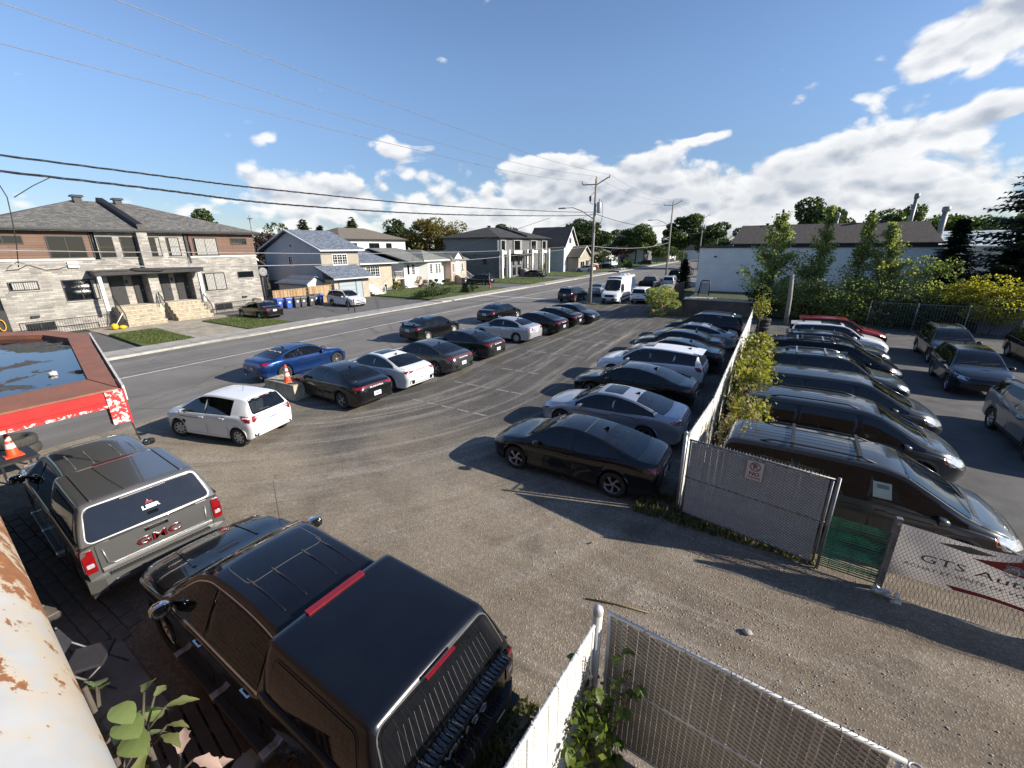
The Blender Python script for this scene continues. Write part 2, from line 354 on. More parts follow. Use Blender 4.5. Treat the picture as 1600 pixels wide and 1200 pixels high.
M['clear_lens'] = plain('clear_lens', (0.55, 0.57, 0.60), 0.10, metal=0.35, var=0.35, scale=14, coat=1.0)
M['dark_lens'] = plain('dark_lens', (0.13, 0.14, 0.16), 0.10, metal=0.3, var=0.6, scale=18, coat=1.0)
M['amber_lens'] = plain('amber_lens', (0.75, 0.20, 0.03), 0.15, var=0.2, coat=1.0)
M['plate'] = plain('plate', (0.72, 0.74, 0.78), 0.4, var=0.05)
M['plate_ink'] = plain('plate_ink', (0.03, 0.05, 0.22), 0.5)
M['glass'] = clear_glass('car_glass', (.42, .45, .44)); M['glass_side'] = clear_glass('car_side_glass', (.30, .33, .33)); M['glass_privacy'] = clear_glass('car_privacy_glass', (.07, .075, .08))
M['glass_tint'] = glass('car_glass_tint', (0.005, 0.0055, 0.007), 0.035, .02)
M['glass_screen'] = clear_glass('windscreen_glass', (.50, .56, .53), .03, .07)
M['white_paint'] = paint('white_paint', (0.74, 0.75, 0.77), 0, 0.35, 0.05)
M['black_paint'] = paint('black_paint', (0.003, 0.0035, 0.005), 0, 0.25, 0.012)
M['black_truck'] = paint('black_truck_paint', (0.003, 0.0035, 0.006), 0, 0.22, 0.015)
M['charcoal'] = paint('charcoal_paint', (0.026, 0.029, 0.031), 0.5, 0.33, 0.04)
M['dark_grey'] = paint('dark_grey_paint', (0.055, 0.059, 0.062), 0.5, 0.33, 0.05)
M['granite'] = paint('granite_paint', (0.050, 0.054, 0.062), 0.6, 0.30, 0.05)
M['silver'] = paint('silver_paint', (0.50, 0.52, 0.55), 0.55, 0.34, 0.05)
M['silver_blue'] = paint('silver_blue_paint', (0.38, 0.41, 0.47), 0.5, 0.34, 0.05)
M['warm_silver'] = paint('warm_silver_paint', (0.30, 0.31, 0.30), 0.6, 0.36, 0.08)
M['truck_grey'] = paint('truck_grey_paint', (0.20, 0.205, 0.207), 0.65, 0.32, 0.06)
M['blue_paint'] = paint('blue_paint', (0.008, 0.040, 0.165), 0.55, 0.25, 0.03)
M['navy'] = paint('navy_paint', (0.014, 0.019, 0.028), 0.4, 0.3, 0.04)
M['red_paint'] = paint('red_paint', (0.26, 0.012, 0.014), 0.2, 0.3, 0.08)
M['seat'] = plain('seat_cloth', (0.13, 0.13, 0.128), 0.9, var=.2); M['seat_pale'] = plain('headrest_cloth', (0.30, 0.30, 0.29), 0.8, var=.1); M['dash'] = plain('dashboard', (0.020, 0.020, 0.021), 0.7)
# ---------------------------------------------------------------- vehicles
PAINT = plain('paint_slot', (0.3, 0.3, 0.3), 0.3)
def pchip(keys):
    xs = np.array([k[0] for k in keys], float); ys = np.array([k[1] for k in keys], float); h = np.diff(xs); d = np.diff(ys) / h
    m = np.zeros(len(xs)); m[0], m[-1] = d[0], d[-1]
    for i in range(1, len(xs) - 1):
        if d[i - 1] * d[i] > 0:
            w1 = 2 * h[i] + h[i - 1]; w2 = h[i] + 2 * h[i - 1]; m[i] = (w1 + w2) / (w1 / d[i - 1] + w2 / d[i])
    def f(x):
        x = min(max(x, xs[0]), xs[-1]); i = min(max(int(np.searchsorted(xs, x) - 1), 0), len(h) - 1); t = (x - xs[i]) / h[i]
        return float((2*t**3 - 3*t*t + 1) * ys[i] + (t**3 - 2*t*t + t) * h[i] * m[i] + (-2*t**3 + 3*t*t) * ys[i + 1] + (t**3 - t*t) * h[i] * m[i + 1])
    return f
def rnd(poly, r, n=4):
    out = []; k = len(poly); rr = r if hasattr(r, '__len__') else [r] * k
    for i in range(k):
        a, p, b = (Vector(poly[(i + j) % k]) for j in (-1, 0, 1)); q = rr[i]
        da, db = a - p, b - p; q = min(q, da.length * .45, db.length * .45)
        if q < 1e-4: out.append(tuple(p)); continue
        s, e = p + da.normalized() * q, p + db.normalized() * q
        for j in range(n + 1): t = j / n; out.append(tuple(s * (1 - t) ** 2 + p * 2 * t * (1 - t) + e * t * t))
    return out
def clip(poly, a, b, c):                                     # keep a*x + b*z <= c
    out = []; n = len(poly)
    for i in range(n):
        p, q = poly[i], poly[(i + 1) % n]; fp = a * p[0] + b * p[1] - c; fq = a * q[0] + b * q[1] - c
        if fp <= 0: out.append(p)
        if fp * fq < 0: t = fp / (fp - fq); out.append((p[0] + (q[0] - p[0]) * t, p[1] + (q[1] - p[1]) * t))
    return out
def inside(poly, x, y):
    c = False; n = len(poly)
    for i in range(n):
        (x1, y1), (x2, y2) = poly[i], poly[i - 1]
        if (y1 > y) != (y2 > y) and x < (x2 - x1) * (y - y1) / (y2 - y1) + x1: c = not c
    return c
def grow(poly, d):                                           # offset a polygon outwards
    n = len(poly); ar = sum(poly[i - 1][0] * poly[i][1] - poly[i][0] * poly[i - 1][1] for i in range(n)); sg = 1 if ar > 0 else -1; out = []
    for i in range(n):
        a, p, b = (Vector(poly[(i + j) % n]) for j in (-1, 0, 1)); e1 = (p - a); e2 = (b - p)
        if e1.length < 1e-6 or e2.length < 1e-6: out.append(tuple(p)); continue
        e1.normalize(); e2.normalize(); n1 = Vector((e1.y, -e1.x)); n2 = Vector((e2.y, -e2.x)); k = n1 + n2; k = k / max(k.length_squared / 2, .35)
        out.append(tuple(p + k * d * sg))
    return out
class Body:
    def __init__(s, sp):
        s.sp = sp; s.L = sp['L']; s.top = pchip(sp['top']); s.belt = pchip(sp['belt']); s.half = pchip(sp['half']); s.sill = pchip(sp['sill'])
        s.sh = sp.get('shoulder', 0.70); s.tumble = sp.get('tumble', 0.60); s.Ra = sp['Rw'] + sp.get('gap', 0.055)
    def wb(s, x): return s.half(x) - s.sp.get('inset', 0.05)
    def zbelt(s, x): return min(s.belt(x), s.top(x) - 0.035)
    def wt(s, x): return max(s.wb(x) - 0.045 - max(0, s.top(x) - s.zbelt(x) - 0.06) * s.tumble, 0.3 * s.half(x))
    def drop(s, x): return min(s.sp.get('drop', 0.05), 0.3 * (s.top(x) - s.zbelt(x)) + 0.018)
    def zedge(s, x): return s.top(x) - s.drop(x)
    def zb(s, x):
        z = s.sill(x)
        for xw in (s.sp['xf'], s.sp['xr']):
            d = abs(x - xw)
            if d < s.Ra: z = max(z, s.sp['Rw'] - 0.01 + math.sqrt(s.Ra ** 2 - d * d))
        return z
    def section(s, x):
        zt, zb, hw, zl, wb, wt, dr = s.top(x), s.zb(x), s.half(x), s.zbelt(x), s.wb(x), s.wt(x), s.drop(x)
        zs = min(max(s.sh, zb + 0.07), zl - 0.02); c = min(0.05, (zs - zb) * .4); q = []
        q += [(0, zb), (hw * .5, zb), (hw - 0.10, zb), (hw - 0.045, zb)]
        for t in (.3, .65, 1): q.append((hw - 0.045 + 0.035 * math.sin(t * PI / 2), zb + c * (1 - math.cos(t * PI / 2))))
        z0 = zb + c
        for t in (.2, .4, .6, .8, 1): q.append((hw - 0.010 * (1 - t) ** 2 - s.sp.get('scoop', 0.022) * math.sin(PI * t), z0 + (zs - z0) * t))
        for t in (.2, .4, .6, .8, 1): q.append((hw - (hw - wb) * (1 - math.cos(t * PI / 2)) * (.6 + .4 * t), zs + (zl - zs) * math.sin(t * PI / 2)))
        ze = zt - dr
        for t in (.12, .3, .5, .7, .88, 1): q.append((wb + (wt - wb) * t + 0.014 * math.sin(PI * t), zl + (ze - zl) * t))
        w2 = wt * 0.86
        for t in (.25, .5, .75, 1): q.append((wt + (w2 - wt) * (1 - math.cos(t * PI / 2)) * 1.0, ze + dr * .62 * math.sin(t * PI / 2)))
        for t in (.2, .45, .7, 1): q.append((w2 * (1 - t), ze + dr * (.62 + .38 * (1 - (1 - t) ** 2))))
        return q
    def build(s):
        sp = s.sp; L = s.L; xs = set()
        k = [a for key in ('top', 'half', 'belt') for a, _ in sp[key]] + [sp.get('xmin', -L / 2), L / 2]
        for xw in (sp['xf'], sp['xr']):
            for t in np.linspace(0, PI, 13): k.append(xw + s.Ra * math.cos(t))
            k += [xw - s.Ra - .003, xw + s.Ra + .003]
        for d in (.012, .03, .06, .10, .16, .24): k += [L / 2 - d, -L / 2 + d]
        k = sorted(k)
        for a, b in zip(k[:-1], k[1:]):
            n = max(1, int(math.ceil(math.hypot(b - a, s.top(b) - s.top(a)) / 0.085)))
            for i in range(n): xs.add(round(a + (b - a) * i / n, 4))
        xs.add(round(L / 2, 4)); xs = sorted(xs); xx = [xs[0]]
        for x in xs[1:]:
            if x - xx[-1] > 0.0025: xx.append(x)
        s.xs = xx; V = []; n = None; s.cuts = []; bf, br = sp.get('bf', .07), sp.get('br', .05); zc = sp.get('zc', .5)
        for x in xx:
            q = s.section(x); ring = q + [(-y, z) for y, z in q[-2:0:-1]]; n = len(ring)
            for y, z in ring:
                wf = min(max((x - (L / 2 - .45)) / .45, 0), 1); wr = min(max((-x - (L / 2 - .45)) / .45, 0), 1)
                V.append((x - wf * bf * min(((z - zc) / .3) ** 2, 3) + wr * br * min(((z - zc - .1) / .35) ** 2, 3), y, z))
        F = []; MI = []; nb = len(s.section(0)); m = len(xx)
        for i in range(m - 1):
            for j in range(n):
                F.append((i * n + j, i * n + (j + 1) % n, (i + 1) * n + (j + 1) % n, (i + 1) * n + j)); MI.append(1 if (j < 3 or j >= n - 3) else 0)
        V.append((sum(V[j][0] for j in range(n)) / n, 0, s.zb(xx[0]) * .5 + s.top(xx[0]) * .5)); V.append((sum(V[(m - 1) * n + j][0] for j in range(n)) / n, 0, s.zb(xx[-1]) * .5 + s.top(xx[-1]) * .5))
        for j in range(n):
            F.append(((j + 1) % n, j, len(V) - 2)); MI.append(0); F.append(((m - 1) * n + j, (m - 1) * n + (j + 1) % n, len(V) - 1)); MI.append(0)
        s.V, s.F, s.MI = V, F, MI; s.bvh = BVHTree.FromPolygons(V, F); return s
    def mesh(s, name='body', paint=None):
        F, MI = [], []
        for f, mi in zip(s.F, s.MI):                              # leave the body open behind the panes
            c = [sum(s.V[i][k] for i in f) / len(f) for k in range(3)]; e = [Vector(s.V[i]) for i in f]; nz = abs((e[1] - e[0]).cross(e[2] - e[0]).normalized().z); cut = False
            for mode, poly, sg in s.cuts:
                if mode == 'side' and c[1] * sg > .3 and nz < .75: u, v = c[0], c[2]
                elif mode == 'top' and c[2] > s.zbelt(c[0]) - .02 and nz > .12: u, v = c[0], c[1]
                elif mode == 'rear' and c[0] < -s.L / 2 + .75: u, v = c[1], c[2]
                else: continue
                if inside(poly, u, v): cut = True; break
            if not cut: F.append(f); MI.append(mi)
        me = bpy.data.meshes.new(name); me.from_pydata(s.V, [], F); me.materials.append(paint or PAINT); me.materials.append(M['underbody'])
        me.polygons.foreach_set('material_index', MI); me.polygons.foreach_set('use_smooth', [True] * len(F)); me.update(); me.set_sharp_from_angle(angle=R(38)); return me
    def ray(s, mode, u, v, sg=1):
        if mode == 'side': o, d = Vector((u, sg * 4, v)), Vector((0, -sg, 0))
        elif mode == 'top': o, d = Vector((u, v, 6)), Vector((0, 0, -1))
        elif mode == 'rear': o, d = Vector((-8, u, v)), Vector((1, 0, 0))
        else: o, d = Vector((8, u, v)), Vector((-1, 0, 0))
        h = s.bvh.ray_cast(o, d)
        if h[0] is None: h = s.bvh.ray_cast(o + Vector((.0013, .0017, .0011)), d)
        return (h[0], h[1] if h[1].dot(d) < 0 else -h[1], d) if h[0] is not None else (None, None, d)
def panel(B, poly, mode, off, name, mat, parent, sg=1, sp=0.09, skirt=True, holes=()):
    """a sheet that follows the body under a 2-D outline: window, lamp, door, badge ground ..."""
    bs = []; n = len(poly)
    for i in range(n):
        a, b = Vector(poly[i]), Vector(poly[(i + 1) % n]); k = max(1, int((b - a).length / sp))
        bs += [tuple(a + (b - a) * j / k) for j in range(k)]
    bs = [p for i, p in enumerate(bs) if (Vector(p) - Vector(bs[i - 1])).length > 1e-4]
    x0, x1 = min(p[0] for p in bs), max(p[0] for p in bs); y0, y1 = min(p[1] for p in bs), max(p[1] for p in bs); pts = list(bs)
    inner = grow(bs, -sp * .35)
    for x in np.arange(x0 + sp / 2, x1, sp):
        for y in np.arange(y0 + sp / 2, y1, sp):
            if inside(inner, x, y): pts.append((float(x), float(y)))
    nb = len(bs); ce = [(i, (i + 1) % nb) for i in range(nb)]
    for hp in holes:
        h0 = len(pts); pts += [tuple(p) for p in hp]; ce += [(h0 + i, h0 + (i + 1) % len(hp)) for i in range(len(hp))]
    r = delaunay_2d_cdt([Vector(p) for p in pts], ce, [], 1, 1e-5)
    V = []; N = []; ok = []
    for p in r[0]:
        h, nn, d = B.ray(mode, p.x, p.y, sg)
        if h is None: V.append(Vector((0, 0, 0))); N.append(-d); ok.append(False)
        else:
            nn = (nn - d * .6).normalized(); V.append(h + nn * off); N.append(nn); ok.append(True)
    F = []; d = B.ray(mode, *pts[0], sg)[2]
    for f in r[2]:
        if len(f) != 3 or not all(ok[i] for i in f): continue
        if holes:
            cx, cy = sum(r[0][i].x for i in f) / 3, sum(r[0][i].y for i in f) / 3
            if any(inside(hp, cx, cy) for hp in holes): continue
        nn = (V[f[1]] - V[f[0]]).cross(V[f[2]] - V[f[0]])
        F.append(tuple(f) if nn.dot(d) < 0 else tuple(reversed(f)))
    if not F: return None
    if skirt:
        ed = {}
        for f in F:
            for i in range(3): ed[(f[i], f[(i + 1) % 3])] = 1
        bd = [e for e in ed if (e[1], e[0]) not in ed]; mp = {}
        for a, b in bd:
            for i in (a, b):
                if i not in mp: mp[i] = len(V); V.append(V[i] - N[i] * (off + .003))
            F.append((b, a, mp[a])); F.append((b, mp[a], mp[b]))
    me = bpy.data.meshes.new(name); me.from_pydata(V, [], F); me.materials.append(mat)
    me.polygons.foreach_set('use_smooth', [True] * len(F)); me.update(); me.set_sharp_from_angle(angle=R(40))
    return put(name, me, None, parent)
def seam(B, line, mode, w, mb, sg=1, off=0.0025, sp=0.06):
    pts = []
    for a, b in zip(line[:-1], line[1:]):
        a, b = Vector(a), Vector(b); k = max(1, int((b - a).length / sp)); pts += [a + (b - a) * j / k for j in range(k)]
    pts.append(Vector(line[-1])); vs = []
    for i, p in enumerate(pts):
        t = (pts[min(i + 1, len(pts) - 1)] - pts[max(i - 1, 0)]).normalized(); q = Vector((-t.y, t.x)) * w / 2
        for e in (p + q, p - q):
            h, nn, d = B.ray(mode, e.x, e.y, sg)
            if h is None: return
            vs.append(h + (nn - d * .5).normalized() * off)
    mb.add(vs, [(2 * i, 2 * i + 1, 2 * i + 3, 2 * i + 2) for i in range(len(pts) - 1)], 0, True)
_wheels = {}
def wheel_meshes(Rw, w, style):
    key = (Rw, w, style)
    if key in _wheels: return _wheels[key]
    rr = Rw * (0.70 if style != 'steel' else 0.62); t = MB(); h = w / 2
    t.lathe([(rr - .02, -h * .7), (rr, -h * .85), (Rw * .90, -h), (Rw * .97, -h * .85), (Rw, -h * .55), (Rw, h * .55), (Rw * .97, h * .85), (Rw * .90, h), (rr + .012, h * .90), (rr - .012, h * .8)], 28, axis='Y')
    for j in range(28):                                          # tread blocks
        a = 2 * PI * j / 28; c = Vector((math.cos(a), 0, math.sin(a))) * (Rw + .001)
        for sd in (-1, 1): t.obox((c.x, sd * h * .33, c.z), (.006, h * .5, .045), Matrix.Rotation(-a, 3, 'Y'), 0)
    tm = t.mesh('tyre', [M['rubber']]); r = MB(); d = h * .55
    r.lathe([(rr * .95, -h * .6), (rr * .93, d * .2), (rr * .96, d + .012), (rr + .006, d + .02), (rr + .01, d + .006), (rr * .99, d - .01)], 28, axis='Y')
    r.lathe([(0.001, -.02), (rr * .94, -.02)], 20, axis='Y', mi=1); r.lathe([(.001, d * .35), (.24 * rr, d * .35), (.36 * rr, 0)], 16, axis='Y', mi=1)
    r.lathe([(.001, d + .006), (.10 * rr, d + .006), (.20 * rr, d - .006), (.24 * rr, d - .05)], 14, axis='Y')
    def spoke(a, r0, r1, w0, w1, y0, y1, sk=0.0, th=.022):
        ca, sa = math.cos(a), math.sin(a); cb, sb = math.cos(a + sk), math.sin(a + sk)
        def P(rad, off, y, c, s): return (rad * c - off * s, y, rad * s + off * c)
        v = [P(r0, -w0 / 2, y0, ca, sa), P(r0, w0 / 2, y0, ca, sa), P(r1, w1 / 2, y1, cb, sb), P(r1, -w1 / 2, y1, cb, sb)]
        v2 = [(p[0], p[1] - th, p[2]) for p in v]
        r.add(v + v2, [(0, 1, 2, 3), (0, 4, 5, 1), (1, 5, 6, 2), (2, 6, 7, 3), (3, 7, 4, 0)])
    if style == 'swirl':
        for i in range(5):
            a = 2 * PI * i / 5 + .3; spoke(a, .16 * rr, .97 * rr, .045, .05, d - .004, d + .004, .30); spoke(a + .16, .5 * rr, .97 * rr, .02, .05, d - .01, d + .004, .42)
    elif style == 'hubcap':
        r.lathe([(.2 * rr, d), (.5 * rr, d + .012), (.93 * rr, d + .004)], 28, axis='Y')
        for i in range(8):
            a = 2 * PI * i / 8; c = (.68 * rr * math.cos(a), d + .009, .68 * rr * math.sin(a)); r.obox(c, (.055, .016, .045), Matrix.Rotation(-a, 3, 'Y'), 1)
    elif style == 'ten':
        for i in range(10): spoke(2 * PI * i / 10, .16 * rr, .97 * rr, .03, .036, d - .006, d + .004)
    elif style == 'six':
        for i in range(6):
            for k in (-.13, .13): spoke(2 * PI * i / 6 + k * .6, .18 * rr, .97 * rr, .035, .032, d - .006, d + .006, k * .8)
    else:
        for i in range(5):
            for k in (-.12, .12): spoke(2 * PI * i / 5 + k, .18 * rr, .97 * rr, .05, .042, d - .008, d + .004, k * .5)
    rm = r.mesh('rim', [M['alloy'] if style not in ('hubcap',) else M['hubcap'], M['underbody']])
    _wheels[key] = (tm, rm); return tm, rm
def add_wheels(t, sp, steer=0.0):
    tm, rm = wheel_meshes(sp['Rw'], sp.get('tw', .215), sp.get('wheel', 'five'))
    for xw, tr in ((sp['xf'], sp.get('track', sp['W'] / 2 - .125)), (sp['xr'], sp.get('track', sp['W'] / 2 - .125))):
        for sg in (1, -1):
            w = put('wheel', tm, None, t); w.location = (xw, sg * tr, sp['Rw']); w.rotation_euler = (0, random.uniform(0, 6), 0 if sg > 0 else PI)
            if sg < 0: w.rotation_euler = (0, random.uniform(0, 6), PI)
            if xw == sp['xf'] and steer: w.rotation_euler[2] += steer
            put('rim', rm, None, w)
def side_windows(B, t, sp, mat=None):
    xa, xc = sp['dlo'][:2]; sl = sp.get('rear_slant', 0.0); pil = sp['pillars']; mg = sp.get('margin', .038)
    xs = np.linspace(xa, xc, 44); up, lo = [], []
    for x in xs:
        sl_ = (B.zedge(x + .02) - B.zedge(x - .02)) / .04; zt = B.zedge(x) - mg * math.sqrt(1 + min(sl_ * sl_, 4)); zl = B.belt(x) + .012
        if zt > zl + .035: up.append((float(x), zt)); lo.append((float(x), zl))
    poly = lo + up[::-1]; zb = lo[len(lo) // 2][1]; poly = clip(poly, -1, -sl, -(xc) - sl * zb)
    for q in sp.get('dlo_cut', []): poly = clip(poly, *q)
    edges = [(1e3, 0, 0)] + pil + [(-1e3, 0, 0)]; wins = []
    for (xf_, sf, wf), (xr_, sr, wr) in zip(edges[:-1], edges[1:]):
        p = clip(poly, 1, sf, xf_ - wf / 2 + sf * zb); p = clip(p, -1, -sr, -(xr_ + wr / 2) - sr * zb)
        if len(p) < 3: continue
        p = grow(p, -.010); ar = abs(sum(p[i - 1][0] * p[i][1] - p[i][0] * p[i - 1][1] for i in range(len(p)))) / 2
        if ar > .012: wins.append(p)
    for sg in (1, -1):
        if sp.get('trim'): panel(B, grow(poly, .022), 'side', .0015, 'window_trim', M[sp['trim']], t, sg, .12, holes=[poly])
        panel(B, grow(poly, .008), 'side', .003, 'window_surround', M['gloss_black'], t, sg, .12, holes=[grow(p, -.006) for p in wins])
        for i, p in enumerate(wins):
            panel(B, p, 'side', .007, 'side_window', mat or M['glass_side' if i == 0 or not sp.get('privacy') else 'glass_privacy'], t, sg, .12); B.cuts.append(('side', grow(p, .004), sg))
def screens(B, t, sp):
    def poly(x0, x1, bow0, bow1, mg):
        y0 = B.wt(x0) - mg; y1 = B.wt(x1) - mg; p = []
        for u in np.linspace(-1, 1, 9): p.append((x0 - bow0 * (u * u), float(u * y0)))
        for x in np.linspace(x0 - bow0, x1, 7)[1:]: p.append((float(x), B.wt(float(x)) - mg))
        for u in np.linspace(1, -1, 9)[1:]: p.append((x1 - bow1 * (u * u), float(u * y1)))
        for x in np.linspace(x1, x0 - bow0, 7)[1:-1]: p.append((float(x), -(B.wt(float(x)) - mg)))
        return p
    x0, x1 = sp['screen']; p = poly(x0, x1, .10, -.03, .045)
    panel(B, grow(p, .012), 'top', .003, 'windscreen_frit', M['gloss_black'], t, 1, .12, holes=[grow(p, -.035)]); panel(B, grow(p, -.012), 'top', .006, 'windscreen', M['glass_screen'], t, 1, .12); B.cuts.append(('top', grow(p, -.012), 1))
    wp = MB()
    for y0_, y1_ in ((.55, .0), (-.08, -.55)): seam(B, [(x0 - .16 - .02, y0_), (x0 - .055, y1_)], 'top', .028, wp, off=.02)
    seam(B, [(x0 + .02, .6), (x0 + .05, 0), (x0 + .02, -.6)], 'top', .07, wp, off=.006)
    put('wiper', wp, M['black_plastic'], t)
    if 'rscreen' in sp:
        x0, x1 = sp['rscreen']; p = []
        y0, y1 = B.wt(x0) - .05, B.wt(x1) - .06
        for u in np.linspace(-1, 1, 9): p.append((x0 + .07 * u * u, float(u * y0)))
        for x in np.linspace(x0 + .07, x1, 7)[1:]: p.append((float(x), B.wt(float(x)) - .055))
        for u in np.linspace(1, -1, 9)[1:]: p.append((x1 - .03 * u * u + .03, float(u * y1)))
        for x in np.linspace(x1, x0 + .07, 7)[1:-1]: p.append((float(x), -(B.wt(float(x)) - .055)))
        panel(B, grow(p, .012), 'top', .003, 'rear_window_frit', M['gloss_black'], t, 1, .12, holes=[grow(p, -.04)])
        panel(B, grow(p, -.014), 'top', .006, 'rear_window', M['glass'], t, 1, .12); B.cuts.append(('top', grow(p, -.014), 1))
    if 'rglass' in sp:                                           # near-upright tailgate glass, outline in (y, z)
        p = rnd([(y, z) for y, z in sp['rglass']] , .06)
        panel(B, grow(p, .02), 'rear', .003, 'rear_window_frit', M['gloss_black'], t, 1, .1, holes=[grow(p, -.02)]); panel(B, p, 'rear', .007, 'rear_window', M['glass_privacy' if sp.get('privacy') else 'glass'], t, 1, .1); B.cuts.append(('rear', p, 1))
        wp = MB(); seam(B, [(.0, sp['rglass'][0][1] + .03), (.36, sp['rglass'][0][1] + .06)], 'rear', .02, wp, off=.02); put('rear_wiper', wp, M['black_plastic'], t)
def doors(B, t, sp):
    zs0 = sp.get('door_bottom', .30); xr, Ra = sp['xr'], B.Ra + .05
    for sg in (1, -1):
        for i, (xf_, xb, kind) in enumerate(sp['doors']):
            lo = [(xf_ - .02, zs0), (xb + .02, zs0)]; hi = []
            for x in np.linspace(xb - .02, xf_ + .03, 12): hi.append((float(x), B.belt(float(x)) - .012))
            p = lo + hi; q = []
            for a, b in zip(p, p[1:] + p[:1]):
                for j in range(4): q.append((a[0] + (b[0] - a[0]) * j / 4, a[1] + (b[1] - a[1]) * j / 4))
            q2 = []
            for x, z in q:                                        # keep clear of the wheel arches
                for xw in (xr, sp['xf']):
                    dx, dz = x - xw, z - sp['Rw']; d = math.hypot(dx, dz)
                    if d < Ra: x, z = xw + dx / d * Ra, sp['Rw'] + dz / d * Ra
                q2.append((x, z))
            d = panel(B, q2, 'side', .0045, 'door', PAINT, t, sg, .13)
            panel(B, grow(q2, .007), 'side', .0018, 'door_gap', M['seam'], d, sg, .14, False)
            hx = xb + .14; hz = B.belt(hx) - .10; h, n, _ = B.ray('side', hx, hz, sg)
            if h is not None:
                mb = MB(); mb.obox(h + Vector((0, sg * .020, 0)), (.17, .018, .028)); mb.obox(h + Vector((.07, sg * .008, 0)), (.03, .03, .026)); mb.obox(h + Vector((-.07, sg * .008, 0)), (.03, .03, .026))
                put('handle', mb, [M[sp['handle']] if sp.get('handle') else PAINT], d)
def interior(B, t, sp):
    x0 = sp['screen'][0]; xd = x0 - .42; W = B.wb(0) - .10; zb = B.belt(0); L0 = sp.get('cabin_rear', -1.55); rows = sp.get('rows', (xd - .75, xd - 1.62)); zf = sp.get('floor', .42)
    m = MB(); m.box(L0, xd + .1, -W, W, zf - .02, zf); m.box(xd + .1, xd + .14, -W, W, zf, zb - .08); m.box(L0 - .03, L0, -W, W, zf, zb - .03); m.box(L0, xd, W - .01, W + .02, zf, zb - .06); m.box(L0, xd, -W - .02, -W + .01, zf, zb - .06); put('cabin_tub', m, M['underbody'], t)
    m = MB(); m.ext([(x0 - .02, -W, zb - .12), (x0 - .06, -W, zb - .01), (xd + .12, -W, zb + .03), (xd, -W, zb - .06), (xd + .04, -W, zb - .30)], (0, 2 * W, 0)); put('dashboard', m, M['dash'], t)
    if sp.get('shelf', True) and 'rscreen' in sp: m = MB(); m.box(sp['rscreen'][0] + .12, rows[-1] - .22, -W + .05, W - .05, zb - .03, zb); put('parcel_shelf', m, M['dash'], t)
    for r, xs in enumerate(rows):
        for y in ((-W * .48, W * .48) if r == 0 else (-W * .5, 0, W * .5)):
            w = .24 if r == 0 else .21; m = MB(); m.cbox(xs - .10, xs + .42, y - w, y + w, zf, zf + .20, .05); m.ext([(xs - .02, y - w, zf + .12), (xs + .10, y - w, zf + .14), (xs - .10, y - w * .8, zb + .17), (xs - .20, y - w * .8, zb + .15)], (0, 2 * w, 0)); o = put('seat', m, M['seat'], t)
            m = MB(); m.ext([(xs - .13, y - .12, zb + .20), (xs - .22, y - .12, zb + .19), (xs - .235, y - .10, zb + .33), (xs - .16, y - .10, zb + .34)], (0, .24, 0)); put('headrest', m, M['seat_pale' if sp.get('pale', True) else 'seat'], o)
    m = MB(); c = Vector((xd - .12, W * .48, zb - .04)); m.tube([c + Vector((.07 * math.sin(a), .18 * math.cos(a), .18 * math.sin(a))) for a in np.linspace(0, 2 * PI, 17)], .016, 5, cap=False); m.bar(c + Vector((0, -.17, 0)), c + Vector((0, .17, 0)), .02, .04); put('steering_wheel', m, M['dash'], t)
def mirrors(B, t, sp, mat=None):
    x = sp['mirror_x']; z = B.belt(x) + sp.get('mirror_dz', .05); k = sp.get('mirror_k', 1.0)
    for sg in (1, -1):
        h = B.ray('side', x, z - .02, sg)[0]
        if h is None: continue
        m = MB(); c = h + Vector((-.02, sg * .13 * k, .03)); vs = []
        for i, (ax, sx) in enumerate(((-.075, .92), (-.05, 1.0), (.0, .95), (.05, .72), (.085, .30))):
            for j in range(10):
                a = 2 * PI * j / 10; ca, sa = math.cos(a), math.sin(a); e = lambda v: math.copysign(abs(v) ** .7, v)
                vs.append(c + Vector((ax * k, .105 * k * e(ca) * sx, .078 * k * e(sa) * sx)))
        m.add(vs, [(i * 10 + j, i * 10 + (j + 1) % 10, i * 10 + 10 + (j + 1) % 10, i * 10 + 10 + j) for i in range(4) for j in range(10)] + [tuple(range(40, 50))], 0, True)
        m.add([p + Vector((.004, 0, 0)) for p in vs[:10]], [tuple(range(10))[::-1]], 1); m.bar(h, c + Vector((.01, -sg * .06, -.03)), .05, .035, 2)
        o = put('mirror', m, [mat or PAINT, M['glass'], M['black_plastic']], t)
def plate_at(B, t, mode, z, y=0.0, w=.32, h=.16, dx=0.012, mat=None):
    p = B.ray(mode, y, z)[0]
    if p is None: return
    s = -1 if mode == 'rear' else 1; m = MB(); m.box(p.x + s * dx - .006, p.x + s * dx + .006, y - w / 2, y + w / 2, z - h / 2, z + h / 2)
    o = put('licence_plate', m, mat or M['plate'], t); m = MB(); yy = y - w * .40
    while yy < y + w * .38:
        ww = random.choice((.018, .026, .03)); m.box(p.x + s * (dx + .005) - .003, p.x + s * (dx + .005) + .003, yy, yy + ww, z - h * .20, z + h * .12); yy += ww + .013
    put('plate_print', m, M['plate_ink'] if mat is None else M['plate'], o)
def lamps(B, t, items):
    for name, mode, poly, mat, off in items:
        for sg in (1, -1):
            if mode in ('front', 'rear', 'top'):
                pl = [(a, b * sg) if mode == 'top' else (a * sg, b) for a, b in poly]; panel(B, rnd(pl, .02, 2), mode, off, name, M[mat], t, 1, .07)
            else: panel(B, rnd(poly, .02, 2), mode, off, name, M[mat], t, sg, .07)
def strip(B, t, name, mode, poly, mat, off=.004, sp=.1, r=.03):
    return panel(B, rnd(poly, r, 3), mode, off, name, M[mat] if isinstance(mat, str) else mat, t, 1, sp)
